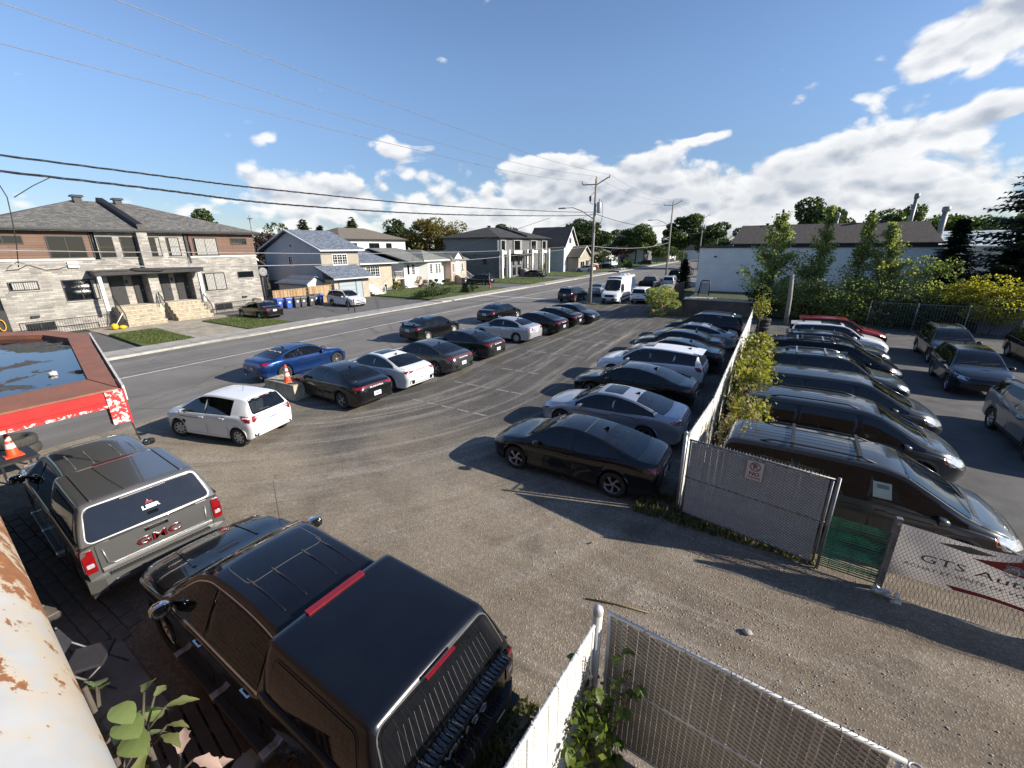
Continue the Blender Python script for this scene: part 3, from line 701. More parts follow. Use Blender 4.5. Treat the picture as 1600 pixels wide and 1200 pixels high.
def arch_trim(B, t, sp, w=.06):
    for xw in (sp['xf'], sp['xr']):
        for sg in (1, -1):
            R0 = B.Ra + .001; p = [(xw + (R0 + w) * math.cos(a), sp['Rw'] - .01 + (R0 + w) * math.sin(a)) for a in np.linspace(-.30, PI + .30, 19)] + [(xw + (R0 + .004) * math.cos(a), sp['Rw'] - .01 + (R0 + .004) * math.sin(a)) for a in np.linspace(PI + .20, -.20, 19)]
            panel(B, p, 'side', .010, 'wheel_arch_trim', M['black_plastic'], t, sg, .12)
def sunroof(B, t, x0, x1, w):
    p = rnd([(x0, -w), (x1, -w), (x1, w), (x0, w)], .06); panel(B, grow(p, .014), 'top', .002, 'sunroof_seal', M['seam'], t, 1, .1); panel(B, p, 'top', .005, 'sunroof', M['glass_tint'], t, 1, .1)
def fin(B, t, x, mat=None):
    p = B.ray('top', x, 0)[0]
    if p is None: return
    m = MB(); m.ext([(x - .08, -.022, p.z - .01), (x + .10, -.022, p.z - .01), (x - .05, -.006, p.z + .075), (x - .085, -.006, p.z + .07)], (0, .022, 0)); m.ext([(x - .08, .022, p.z - .01), (x - .085, .006, p.z + .07), (x - .05, .006, p.z + .075), (x + .10, .022, p.z - .01)], (0, -.022, 0))
    put('antenna_fin', m, mat or M['gloss_black'], t)
def rails(B, t, x0, x1, bars=(), mat='black_plastic', h=.05, yk=.10):
    for sg in (1, -1):
        pts = []
        for i, x in enumerate(np.linspace(x1, x0, 9)):
            x = float(x); y = B.wt(x) - yk; q = B.ray('top', x, sg * y)[0]; pts.append((x, sg * y, q.z + (h if 0 < i < 8 else -.005)))
        m = MB(); m.tube(pts, .018, 6); put('roof_rail', m, M[mat], t)
    for x in bars:
        y = B.wt(x) - yk; q = B.ray('top', x, y)[0]; qq = B.ray('top', x, 0)[0]; m = MB(); z = max(q.z + h, qq.z + .035) + .012
        m.obox((x, 0, z), (.06, 2 * y + .06, .022)); put('cross_bar', m, M[mat], t)
def trunk_gap(B, t, poly, mode='top', name='boot_lid', off=.004):
    d = panel(B, poly, mode, off, name, PAINT, t, 1, .13); 
    if d: panel(B, grow(poly, .007), mode, .0015, 'panel_gap', M['seam'], d, 1, .14, False)
def recolor(o, mat):
    if o.type == 'MESH':
        for i, mm in enumerate(o.data.materials):
            if mm is PAINT: o.material_slots[i].link = 'OBJECT'; o.material_slots[i].material = mat
    for c in KIDS.get(o.name, []): recolor(c, mat)

def fastback(sp, extra=None):
    B = Body(sp).build(); t = thing('parked_car', '', 'car')
    L = sp['L'] / 2; W = sp['W'] / 2; screens(B, t, sp); side_windows(B, t, sp); put('body', B.mesh(), None, t); interior(B, t, sp); doors(B, t, sp); add_wheels(t, sp, sp.get('steer', 0)); mirrors(B, t, sp)
    hw = lambda x: B.wt(x) - .01
    x0, x1 = sp['screen'][0] + .05, L - .22
    p = [(float(x), -hw(float(x))) for x in np.linspace(x0, x1, 6)] + [(float(x), hw(float(x))) for x in np.linspace(x1, x0, 6)]; trunk_gap(B, t, p, 'top', 'bonnet')
    return B, t
def mk_elantra(sun=False):
    sp = dict(L=4.70, W=1.83, Rw=.325, xf=1.42, xr=-1.30, wheel='swirl', inset=.055, tumble=.62, shoulder=.66, scoop=.03,
        top=[(-2.35, .86), (-2.31, 1.00), (-2.22, 1.045), (-2.0, 1.06), (-1.78, 1.09), (-1.25, 1.245), (-.75, 1.355), (-.15, 1.415), (.25, 1.40), (.5, 1.335), (1.08, 1.03), (1.2, .975), (1.7, .885), (2.12, .77), (2.28, .67), (2.35, .56)],
        belt=[(-2.35, .90), (-1.5, 1.0), (-.5, .945), (.9, .90), (1.8, .78), (2.35, .52)],
        half=[(-2.35, .66), (-2.29, .76), (-2.15, .84), (-1.7, .90), (-1.2, .915), (1.3, .915), (1.7, .895), (2.05, .81), (2.25, .66), (2.35, .46)],
        sill=[(-2.35, .36), (-2.2, .25), (-1.9, .21), (1.9, .19), (2.2, .20), (2.35, .27)],
        screen=(1.12, .36), rscreen=(-1.83, -.93), dlo=(.98, -1.62), rear_slant=-1.1, pillars=[(-.22, 0.06, .07)], doors=[(1.0, -.20, 0), (-.22, -1.18, 0)], mirror_x=.78)
    B, t = fastback(sp)
    lamps(B, t, [('headlamp', 'front', [(.40, .66), (.60, .68), (.66, .60), (.58, .56)], 'clear_lens', .005), ('headlamp', 'side', [(1.82, .70), (2.13, .66), (2.16, .60), (1.98, .61)], 'dark_lens', .006),
        ('tail_lamp', 'rear', [(.36, .955), (.80, .955), (.80, .86), (.62, .84), (.48, .90)], 'red_lens', .006), ('tail_lamp', 'side', [(-2.26, .95), (-1.98, .93), (-2.10, .86), (-2.24, .85)], 'red_lens', .007),
        ('bumper_insert', 'rear', [(.42, .55), (.66, .58), (.70, .44), (.46, .38)], 'gloss_black', .005)])
    strip(B, t, 'light_bar', 'rear', [(-.36, .95), (.36, .95), (.36, .918), (-.36, .918)], 'red_lens', .006); strip(B, t, 'grille', 'front', [(-.5, .58), (.5, .58), (.42, .36), (-.42, .36)], 'gloss_black', .006)
    strip(B, t, 'diffuser', 'rear', [(-.72, .42), (.72, .42), (.6, .30), (-.6, .30)], 'black_plastic', .006); plate_at(B, t, 'rear', .60)
    p = [(-2.24, -.66), (-1.88, -.72), (-1.88, .72), (-2.24, .66)]; trunk_gap(B, t, p); fin(B, t, -.78)
    x = B.ray('rear', 0, .88)[0].x - .007; put_text('ELANTRA', .075, M['plate'], t, (x, 0, .875), (0, -1, 0), (0, 0, 1), .004, .002, 1.9)
    if sun: sunroof(B, t, -.42, .16, .42)
    else:
        sm = MB(); seam(B, [(-.42, -.52), (-.42, .52)], 'top', .008, sm); put('sunroof_gap', sm, M['satin'], t)
    return t
def mk_corolla():
    sp = dict(L=4.64, W=1.79, Rw=.318, xf=1.40, xr=-1.30, wheel='hubcap', inset=.05, tumble=.58, shoulder=.70,
        top=[(-2.32, .88), (-2.28, 1.05), (-2.1, 1.10), (-1.72, 1.125), (-1.3, 1.27), (-.85, 1.385), (-.1, 1.435), (.3, 1.415), (.55, 1.35), (1.08, 1.06), (1.2, 1.0), (1.75, .90), (2.12, .79), (2.26, .68), (2.32, .56)],
        belt=[(-2.32, .94), (-1.4, .985), (0, .935), (.95, .90), (1.8, .78), (2.32, .52)],
        half=[(-2.32, .66), (-2.26, .76), (-2.1, .83), (-1.7, .88), (-1.2, .895), (1.3, .895), (1.75, .87), (2.05, .79), (2.25, .64), (2.32, .46)],
        sill=[(-2.32, .34), (-2.15, .25), (-1.9, .22), (1.9, .20), (2.32, .25)], screen=(1.12, .40), rscreen=(-1.70, -.98), dlo=(1.0, -1.55), rear_slant=-.9, pillars=[(-.20, .04, .07)], doors=[(1.0, -.18, 0), (-.20, -1.15, 0)], mirror_x=.8)
    B, t = fastback(sp)
    lamps(B, t, [('headlamp', 'front', [(.38, .72), (.62, .74), (.68, .64), (.5, .62)], 'clear_lens', .005), ('headlamp', 'side', [(1.80, .76), (2.13, .71), (2.16, .64), (1.95, .66)], 'dark_lens', .006),
        ('tail_lamp', 'rear', [(.42, .96), (.78, .98), (.79, .84), (.46, .86)], 'red_lens', .006), ('tail_lamp', 'side', [(-2.24, .98), (-1.95, .99), (-2.05, .88), (-2.22, .85)], 'red_lens', .007)])
    strip(B, t, 'grille', 'front', [(-.55, .52), (.55, .52), (.6, .30), (-.6, .30)], 'gloss_black', .006); strip(B, t, 'diffuser', 'rear', [(-.6, .38), (.6, .38), (.55, .29), (-.55, .29)], 'black_plastic', .006)
    plate_at(B, t, 'rear', .78); trunk_gap(B, t, [(-2.22, -.64), (-1.78, -.70), (-1.78, .70), (-2.22, .64)]); fin(B, t, -.85); return t
def mk_spoiler_sedan(t0):
    t = copy_tree(t0); m = MB()
    m.ext([(-2.30, -.62, 1.24), (-2.06, -.62, 1.27), (-2.06, -.62, 1.245), (-2.30, -.62, 1.215)], (0, 1.24, 0))
    for y in (-.5, .44): m.ext([(-2.22, y, 1.06), (-2.08, y, 1.06), (-2.10, y, 1.25), (-2.24, y, 1.235)], (0, .06, 0))
    put('spoiler', m, PAINT, t); return t
def mk_coupe():
    sp = dict(L=4.70, W=1.86, Rw=.335, xf=1.50, xr=-1.35, wheel='ten', inset=.055, tumble=.66, shoulder=.64, scoop=.035,
        top=[(-2.35, .82), (-2.31, .97), (-2.2, 1.02), (-1.95, 1.045), (-1.72, 1.07), (-1.2, 1.21), (-.7, 1.32), (-.15, 1.38), (.2, 1.365), (.45, 1.30), (1.02, 1.01), (1.15, .955), (1.7, .88), (2.12, .75), (2.28, .64), (2.35, .53)],
        belt=[(-2.35, .86), (-1.5, .97), (-.9, .93), (0, .905), (.9, .885), (1.8, .78), (2.35, .5)],
        half=[(-2.35, .66), (-2.29, .77), (-2.15, .85), (-1.7, .91), (-1.35, .93), (-.4, .905), (1.3, .92), (1.7, .90), (2.05, .82), (2.25, .66), (2.35, .46)],
        sill=[(-2.35, .36), (-2.15, .25), (-1.9, .21), (1.9, .18), (2.35, .24)], screen=(1.06, .30), rscreen=(-1.78, -.86), dlo=(.9, -1.45), rear_slant=-1.2, pillars=[(-.62, -.25, .05)], doors=[(.98, -.60, 0)], mirror_x=.68, trim='chrome')
    B, t = fastback(sp)
    lamps(B, t, [('headlamp', 'front', [(.45, .66), (.64, .70), (.70, .60), (.5, .58)], 'clear_lens', .005), ('headlamp', 'side', [(1.85, .73), (2.13, .67), (2.16, .60), (2.0, .62)], 'dark_lens', .006),
        ('tail_lamp', 'rear', [(.42, .90), (.80, .93), (.82, .82), (.5, .80)], 'red_lens', .006), ('tail_lamp', 'side', [(-2.25, .93), (-1.9, .95), (-2.05, .86), (-2.23, .82)], 'red_lens', .007)])
    strip(B, t, 'diffuser', 'rear', [(-.68, .46), (.68, .46), (.6, .30), (-.6, .30)], 'gloss_black', .006); plate_at(B, t, 'rear', .66, mat=M['dark_lens'])
    for sg in (1, -1):
        m = MB(); m.lathe([(.03, 0), (.045, 0), (.045, .1), (.03, .1)], 12, (-2.36, sg * .58, .30), 'X'); put('exhaust_tip', m, M['chrome'], t)
    trunk_gap(B, t, [(-2.22, -.66), (-1.84, -.72), (-1.84, .72), (-2.22, .66)]); fin(B, t, -.72); return t
def mk_yaris():
    sp = dict(L=3.95, W=1.70, Rw=.30, xf=1.15, xr=-1.36, wheel='hubcap', inset=.05, tumble=.46, shoulder=.72, br=.03, tw=.19, steer=.32,
        top=[(-1.975, .98), (-1.95, 1.04), (-1.84, 1.26), (-1.72, 1.42), (-1.60, 1.465), (-1.2, 1.495), (-.4, 1.515), (.05, 1.49), (.3, 1.42), (.92, 1.09), (1.05, 1.03), (1.45, .93), (1.78, .80), (1.92, .68), (1.975, .56)],
        belt=[(-1.975, 1.0), (-1.2, .99), (0, .945), (.85, .91), (1.5, .82), (1.975, .52)],
        half=[(-1.975, .68), (-1.93, .76), (-1.8, .815), (-1.4, .845), (1.1, .85), (1.45, .82), (1.75, .73), (1.9, .60), (1.975, .42)],
        sill=[(-1.975, .36), (-1.8, .27), (1.6, .19), (1.975, .24)], screen=(1.0, .16), rglass=[(-.60, 1.06), (.60, 1.06), (.50, 1.42), (-.50, 1.42)], privacy=False, cabin_rear=-1.70, rows=(-.12, -.95), dlo=(.88, -1.20), rear_slant=.35, pillars=[(-.16, 0, .09)], doors=[(.92, -.14, 0), (-.16, -1.0, 0)], mirror_x=.70)
    B, t = fastback(sp)
    lamps(B, t, [('headlamp', 'front', [(.36, .72), (.58, .80), (.64, .68), (.42, .64)], 'clear_lens', .005), ('headlamp', 'side', [(1.45, .82), (1.75, .76), (1.80, .68), (1.6, .70)], 'dark_lens', .006),
        ('tail_lamp', 'rear', [(.44, .985), (.78, 1.03), (.80, .88), (.66, .82)], 'red_lens', .009), ('tail_lamp', 'side', [(-1.93, 1.02), (-1.60, .99), (-1.78, .84), (-1.90, .82)], 'red_lens', .007),
        ('reflector_pocket', 'rear', [(.56, .45), (.72, .47), (.72, .37), (.60, .36)], 'black_plastic', .005), ('tail_lamp_clear', 'rear', [(.46, .975), (.60, .985), (.62, .93), (.54, .92)], 'clear_lens', .013)])
    strip(B, t, 'bumper_insert', 'rear', [(-.6, .36), (.6, .36), (.55, .285), (-.55, .285)], 'black_plastic', .006); plate_at(B, t, 'rear', .80, w=.30, h=.15)
    m = MB(); p = B.ray('rear', 0, .93)[0]; m.lathe([(.022, 0), (.036, 0), (.036, .01), (.022, .01)], 16, (p.x - .015, 0, .93), 'X'); put('badge', m, M['chrome'], t)
    trunk_gap(B, t, rnd([(-.56, .66), (.56, .66), (.62, .98), (-.62, .98)], .06), 'rear', 'tailgate')
    m = MB(); q = B.ray('top', -.9, 0)[0]; m.tube([(q.x, 0, q.z - .01), (q.x - .08, 0, q.z + .2)], .006, 5); put('antenna', m, M['black_plastic'], t)
    m = MB(); m.obox((-1.70, 0, 1.445), (.10, .22, .03), Matrix.Rotation(.5, 3, 'Y')); put('brake_light', m, M['red_lens'], t); return t
def suv_spec(fx=1.0, fz=1.0, **k):
    sp = dict(L=4.60 * fx, W=1.85, Rw=.35, xf=1.42 * fx, xr=-1.28 * fx, wheel='five', inset=.05, tumble=.42, shoulder=.82, gap=.06, zc=.6,
        top=[(x * fx, z * fz) for x, z in [(-2.30, 1.02), (-2.27, 1.12), (-2.14, 1.42), (-2.02, 1.57), (-1.88, 1.615), (-1.4, 1.655), (-.5, 1.685), (.15, 1.66), (.45, 1.58), (1.05, 1.20), (1.18, 1.13), (1.7, 1.03), (2.08, .92), (2.24, .80), (2.30, .68)]],
        belt=[(x * fx, z * fz) for x, z in [(-2.3, 1.08), (-1.5, 1.12), (0, 1.06), (1.0, 1.02), (1.8, .92), (2.3, .62)]],
        half=[(x * fx, y) for x, y in [(-2.3, .76), (-2.25, .83), (-2.1, .88), (-1.6, .915), (-1.2, .925), (1.3, .925), (1.7, .90), (2.05, .82), (2.23, .68), (2.30, .5)]],
        sill=[(-2.3 * fx, .40), (-2.1 * fx, .30), (1.9 * fx, .27), (2.3 * fx, .34)], door_bottom=.36, privacy=True, floor=.5, cabin_rear=-2.0 * fx, rows=(.0, -.88),
        screen=(1.12 * fx, .28 * fx), rglass=[(-.64, 1.14 * fz), (.64, 1.14 * fz), (.54, 1.52 * fz), (-.54, 1.52 * fz)], dlo=(.98 * fx, -1.95 * fx), rear_slant=.45, pillars=[(-.15 * fx, 0, .08), (-1.12 * fx, .1, .08)],
        doors=[(1.0 * fx, -.12 * fx, 0), (-.14 * fx, -1.02 * fx, 0)], mirror_x=.78 * fx); sp.update(k); return sp
def mk_suv(sp, rail=True, bars=(), cladding=True, rmat='satin', spoiler=True, roof_glass=None, lampset=0):
    B, t = fastback(sp); f = sp['L'] / 4.6; g = sp['top'][8][1] / 1.655 if False else max(z for _, z in sp['top']) / 1.685
    lamps(B, t, [('headlamp', 'front', [(.44, .82 * g), (.70, .88 * g), (.76, .76 * g), (.52, .72 * g)], 'clear_lens', .005), ('headlamp', 'side', [(1.80 * f, .93 * g), (2.10 * f, .87 * g), (2.13 * f, .76 * g), (1.95 * f, .78 * g)], 'clear_lens', .006),
        ('tail_lamp', 'rear', [(.52, 1.04 * g), (.86, 1.06 * g), (.86, .88 * g), (.60, .90 * g)], 'red_lens', .006), ('tail_lamp', 'side', [(-2.25 * f, 1.07 * g), (-1.95 * f, 1.08 * g), (-2.05 * f, .92 * g), (-2.22 * f, .88 * g)], 'red_lens', .007)])
    strip(B, t, 'grille', 'front', [(-.44, .80 * g), (.44, .80 * g), (.38, .56), (-.38, .56)], 'gloss_black', .006); strip(B, t, 'lower_grille', 'front', [(-.6, .50), (.6, .50), (.55, .38), (-.55, .38)], 'black_plastic', .006)
    strip(B, t, 'bumper_insert', 'rear', [(-.8, .56), (.8, .56), (.76, .38), (-.76, .38)], 'black_plastic', .006); plate_at(B, t, 'rear', .84 * g)
    trunk_gap(B, t, rnd([(-.66, .64), (.66, .64), (.70, 1.06 * g), (-.70, 1.06 * g)], .06), 'rear', 'tailgate')
    if cladding:
        arch_trim(B, t, sp)
        for sg in (1, -1): panel(B, [(sp['xf'] - B.Ra - .05, .30), (sp['xr'] + B.Ra + .05, .30), (sp['xr'] + B.Ra + .05, .40), (sp['xf'] - B.Ra - .05, .40)], 'side', .009, 'sill_trim', M['black_plastic'], t, sg)
    if rail: rails(B, t, -1.75 * f, .15 * f, bars, rmat)
    if roof_glass: sunroof(B, t, *roof_glass)
    if spoiler:
        m = MB(); q = B.ray('top', -1.95 * f, 0)[0]; w = B.wt(-1.95 * f) - .03
        m.ext([(-1.82 * f, -w, q.z + .035), (-2.16 * f, -w * .94, q.z + .0), (-2.15 * f, -w * .94, q.z - .03), (-1.84 * f, -w, q.z - .03)], (0, 2 * w, 0)); put('roof_spoiler', m, PAINT, t)
    fin(B, t, -1.55 * f); return t
def mk_minivan(bars=(), rail=True):
    sp = dict(L=5.15, W=1.98, Rw=.345, xf=1.60, xr=-1.48, wheel='five', inset=.045, tumble=.30, shoulder=.84, zc=.6, drop=.085, br=.03,
        top=[(-2.575, 1.04), (-2.55, 1.16), (-2.47, 1.48), (-2.38, 1.64), (-2.24, 1.70), (-1.8, 1.735), (-.5, 1.755), (.35, 1.735), (.72, 1.66), (1.0, 1.52), (1.72, 1.14), (1.86, 1.085), (2.2, .97), (2.42, .84), (2.53, .72), (2.575, .60)],
        belt=[(-2.57, 1.06), (0, 1.045), (1.2, 1.0), (1.9, .93), (2.57, .55)],
        half=[(-2.575, .84), (-2.53, .91), (-2.4, .955), (-1.9, .985), (1.5, .985), (1.95, .95), (2.3, .84), (2.48, .68), (2.575, .48)],
        sill=[(-2.57, .36), (-2.3, .26), (2.1, .22), (2.57, .28)], screen=(1.78, .72), rglass=[(-.70, 1.12), (.70, 1.12), (.62, 1.60), (-.62, 1.60)], dlo=(1.66, -2.36), rear_slant=.35, pillars=[(.30, 0, .13), (-1.02, 0, .14)],
        doors=[(1.22, .32, 0), (.30, -1.0, 0)], mirror_x=1.32, handle=None, margin=.05, privacy=True, floor=.5, cabin_rear=-2.3, rows=(.55, -.45, -1.4))
    B, t = fastback(sp)
    lamps(B, t, [('headlamp', 'front', [(.48, .80), (.74, .86), (.80, .70), (.54, .66)], 'clear_lens', .005), ('headlamp', 'side', [(2.03, .93), (2.34, .86), (2.39, .70), (2.16, .70)], 'clear_lens', .006), ('turn_signal', 'side', [(2.00, .90), (2.10, .88), (2.14, .76), (2.06, .76)], 'amber_lens', .009),
        ('tail_lamp', 'rear', [(.74, 1.30), (.90, 1.30), (.93, .92), (.76, .92)], 'red_lens', .006), ('tail_lamp', 'side', [(-2.50, 1.32), (-2.38, 1.34), (-2.36, .95), (-2.52, .92)], 'red_lens', .007)])
    strip(B, t, 'grille', 'front', [(-.44, .80), (.44, .80), (.38, .60), (-.38, .60)], 'gloss_black', .006); strip(B, t, 'lower_grille', 'front', [(-.6, .48), (.6, .48), (.5, .34), (-.5, .34)], 'black_plastic', .006)
    plate_at(B, t, 'rear', .86); rb = MB()
    for y in (-.44, -.26, -.09, .09, .26, .44): seam(B, [(-2.1, y), (.1, y)], 'top', .02, rb, off=.002)
    put('roof_grooves', rb, M['seam'], t); sm = MB(); seam(B, [(-2.13, -.66), (-2.16, 0), (-2.13, .66)], 'top', .012, sm, off=.002); put('tailgate_gap', sm, M['seam'], t)
    for sg in (1, -1):
        m = MB(); seam(B, [(-.5, .80), (-2.2, .80)], 'side', .02, m, sg, .002); put('door_track', m, M['seam'], t)
    if rail: rails(B, t, -1.72, .28, bars, 'black_plastic', .055, .13)
    if bars:
        o = panel(B, [(.30, 1.16), (.58, 1.16), (.54, 1.44), (.26, 1.44)], 'side', .012, 'window_notice', plain('notice_paper', (.34, .42, .38), .6, var=.1), t, -1, .1); panel(B, [(.34, 1.33), (.52, 1.33), (.50, 1.40), (.32, 1.40)], 'side', .014, 'notice_heading', plain('notice_ink', (.12, .17, .15), .6), o, -1, .1, False)
    return t
def mk_van():
    sp = dict(L=6.90, W=2.02, Rw=.35, xf=2.45, xr=-1.85, wheel='hubcap', inset=.04, tumble=.10, shoulder=.9, zc=.7, drop=.10, br=.01, bf=.03,
        top=[(-3.45, 2.55), (-3.42, 2.66), (-3.3, 2.72), (-2.5, 2.75), (1.0, 2.75), (1.45, 2.70), (1.85, 2.48), (2.55, 1.42), (2.68, 1.30), (3.1, 1.16), (3.36, .98), (3.45, .78)],
        belt=[(-3.45, 1.25), (1.0, 1.25), (2.5, 1.16), (3.0, 1.0), (3.45, .68)], half=[(-3.45, .93), (-3.38, .98), (-3.0, 1.0), (2.3, 1.0), (2.9, .97), (3.25, .88), (3.45, .70)],
        sill=[(-3.45, .42), (3.0, .30), (3.45, .34)], screen=(2.60, 1.92), dlo=(2.36, 1.30), rear_slant=0, pillars=[], doors=[(2.1, 1.2, 0)], mirror_x=2.22, mirror_k=1.5, privacy=True, floor=.8, cabin_rear=.9, rows=(1.45,), dlo_cut=[(0, 1, 1.98)], rglass=[(-.8, 1.3), (.8, 1.3), (.78, 2.0), (-.78, 2.0)])
    B, t = fastback(sp); t.name = 'cargo_van'; t['category'] = 'van'
    strip(B, t, 'grille', 'front', [(-.52, .98), (.52, .98), (.46, .72), (-.46, .72)], 'gloss_black', .006); strip(B, t, 'front_bumper', 'front', [(-.84, .62), (.84, .62), (.8, .36), (-.8, .36)], 'black_plastic', .012)
    lamps(B, t, [('headlamp', 'front', [(.58, 1.02), (.84, 1.06), (.84, .80), (.60, .76)], 'clear_lens', .006)]); plate_at(B, t, 'front', .52, w=.5, h=.13)
    p = [(1.80, -.74), (1.52, -.72), (1.52, .72), (1.80, .74)]; panel(B, p, 'top', .006, 'roof_visor', M['glass_tint'], t)
    m = MB()
    for y in (-.55, .55): m.tube([(-2.8, y, 2.83), (.6, y, 2.83)], .025, 6)
    for x in (-2.6, -1.2, .3): m.tube([(x, -.7, 2.85), (x, .7, 2.85)], .025, 6); m.box(x - .04, x + .04, -.58, -.52, 2.70, 2.84); m.box(x - .04, x + .04, .52, .58, 2.70, 2.84)
    put('roof_rack', m, M['satin'], t)
    for i, x in enumerate((-2.6, -1.2)):
        m = MB(); m.cbox(x - .3, x + .3, -.25, .25, 2.73, 2.86, .05); put('roof_vent', m, M['plate'], t)
    for sg in (1, -1): panel(B, [(2.0, .56), (-3.3, .56), (-3.3, .74), (2.0, .74)], 'side', .008, 'side_moulding', M['black_plastic'], t, sg)
    return t
class Hull:
    ray = Body.ray
    def __init__(s, V, F): s.V, s.F = V, F; s.bvh = BVHTree.FromPolygons(V, F)
def canopy_hull(x0, x1, wb, wt, z0, z1, lean=.26):
    V = []; xs = [x0, x0 + .02, x0 + .06, x0 + .14] + list(np.linspace(x0 + .3, x1 - .12, 7)) + [x1 - .05, x1 - .02, x1]; n = 0
    for i, x in enumerate(xs):
        dz = {0: .075, 1: .035, 2: .012}.get(i, {len(xs) - 1: .05, len(xs) - 2: .02}.get(i, 0)); dy = dz * .5; zt = z1 - dz; q = []
        for t in (0, .15, .35, .55, .75, .9): q.append((wb - dy + (wt - wb) * t + .02 * math.sin(PI * t), z0 + (zt - .07 - z0) * t))
        for t in (0, .25, .5, .75, 1): q.append((wt - dy - .07 * (1 - math.cos(t * PI / 2)), zt - .07 + .055 * math.sin(t * PI / 2)))
        for t in (.3, .6, .85, 1): q.append(((wt - .07 - dy) * (1 - t), zt - .015 + .015 * (1 - (1 - t) ** 2)))
        ring = q + [(-y, z) for y, z in q[-2::-1]]; n = len(ring)
        for y, z in ring:
            k = (z - z0) / (z1 - z0); sk = lean * k * max(0, 1 - (x - x0) / .6); V.append((x + sk, y, z))
    F = [(i * n + j, (i + 1) * n + j, (i + 1) * n + j + 1, i * n + j + 1) for i in range(len(xs) - 1) for j in range(n - 1)]
    m = len(xs) - 1
    V += [(x0 + lean * .5, 0, (z0 + z1) / 2), (x1, 0, (z0 + z1) / 2)]; a, b = len(V) - 2, len(V) - 1
    F += [(n - 1, 0, a), (m * n, m * n + n - 1, b)]; F += [(j, j + 1, a) for j in range(n - 1)] + [(m * n + j + 1, m * n + j, b) for j in range(n - 1)]
    return Hull(V, F)
TRUCK = dict(L=5.89, W=2.06, Rw=.405, xf=1.975, xr=-1.77, wheel='six', inset=.045, tumble=.42, shoulder=.98, gap=.075, zc=.75, drop=.075, br=.0, bf=.03, tw=.27, track=.86, scoop=.03,
    top=[(-2.87, 1.36), (-2.5, 1.38), (-1.06, 1.38), (-1.03, 1.70), (-1.0, 1.86), (-.93, 1.89), (-.2, 1.925), (.45, 1.91), (.75, 1.84), (1.50, 1.33), (1.62, 1.26), (2.2, 1.20), (2.65, 1.12), (2.86, 1.03), (2.945, .92)], xmin=-2.87,
    belt=[(-2.87, 1.33), (-1.1, 1.33), (-.9, 1.25), (1.5, 1.22), (2.2, 1.12), (2.945, .86)], half=[(-2.87, .985), (-2.6, 1.0), (-1.0, 1.0), (1.5, 1.01), (2.3, 1.0), (2.7, .95), (2.88, .86), (2.945, .76)],
    sill=[(-2.87, .62), (-2.4, .55), (-1, .48), (2.4, .46), (2.945, .50)], door_bottom=.52, floor=.75, cabin_rear=-.85, rows=(.42, -.42), pale=False, screen=(1.55, .66), dlo=(1.44, -.92), rear_slant=.12, pillars=[(.28, 0, .085)], doors=[(1.40, .30, 0), (.28, -.86, 0)], mirror_x=1.26, mirror_k=1.22, mirror_dz=.08, margin=.055)
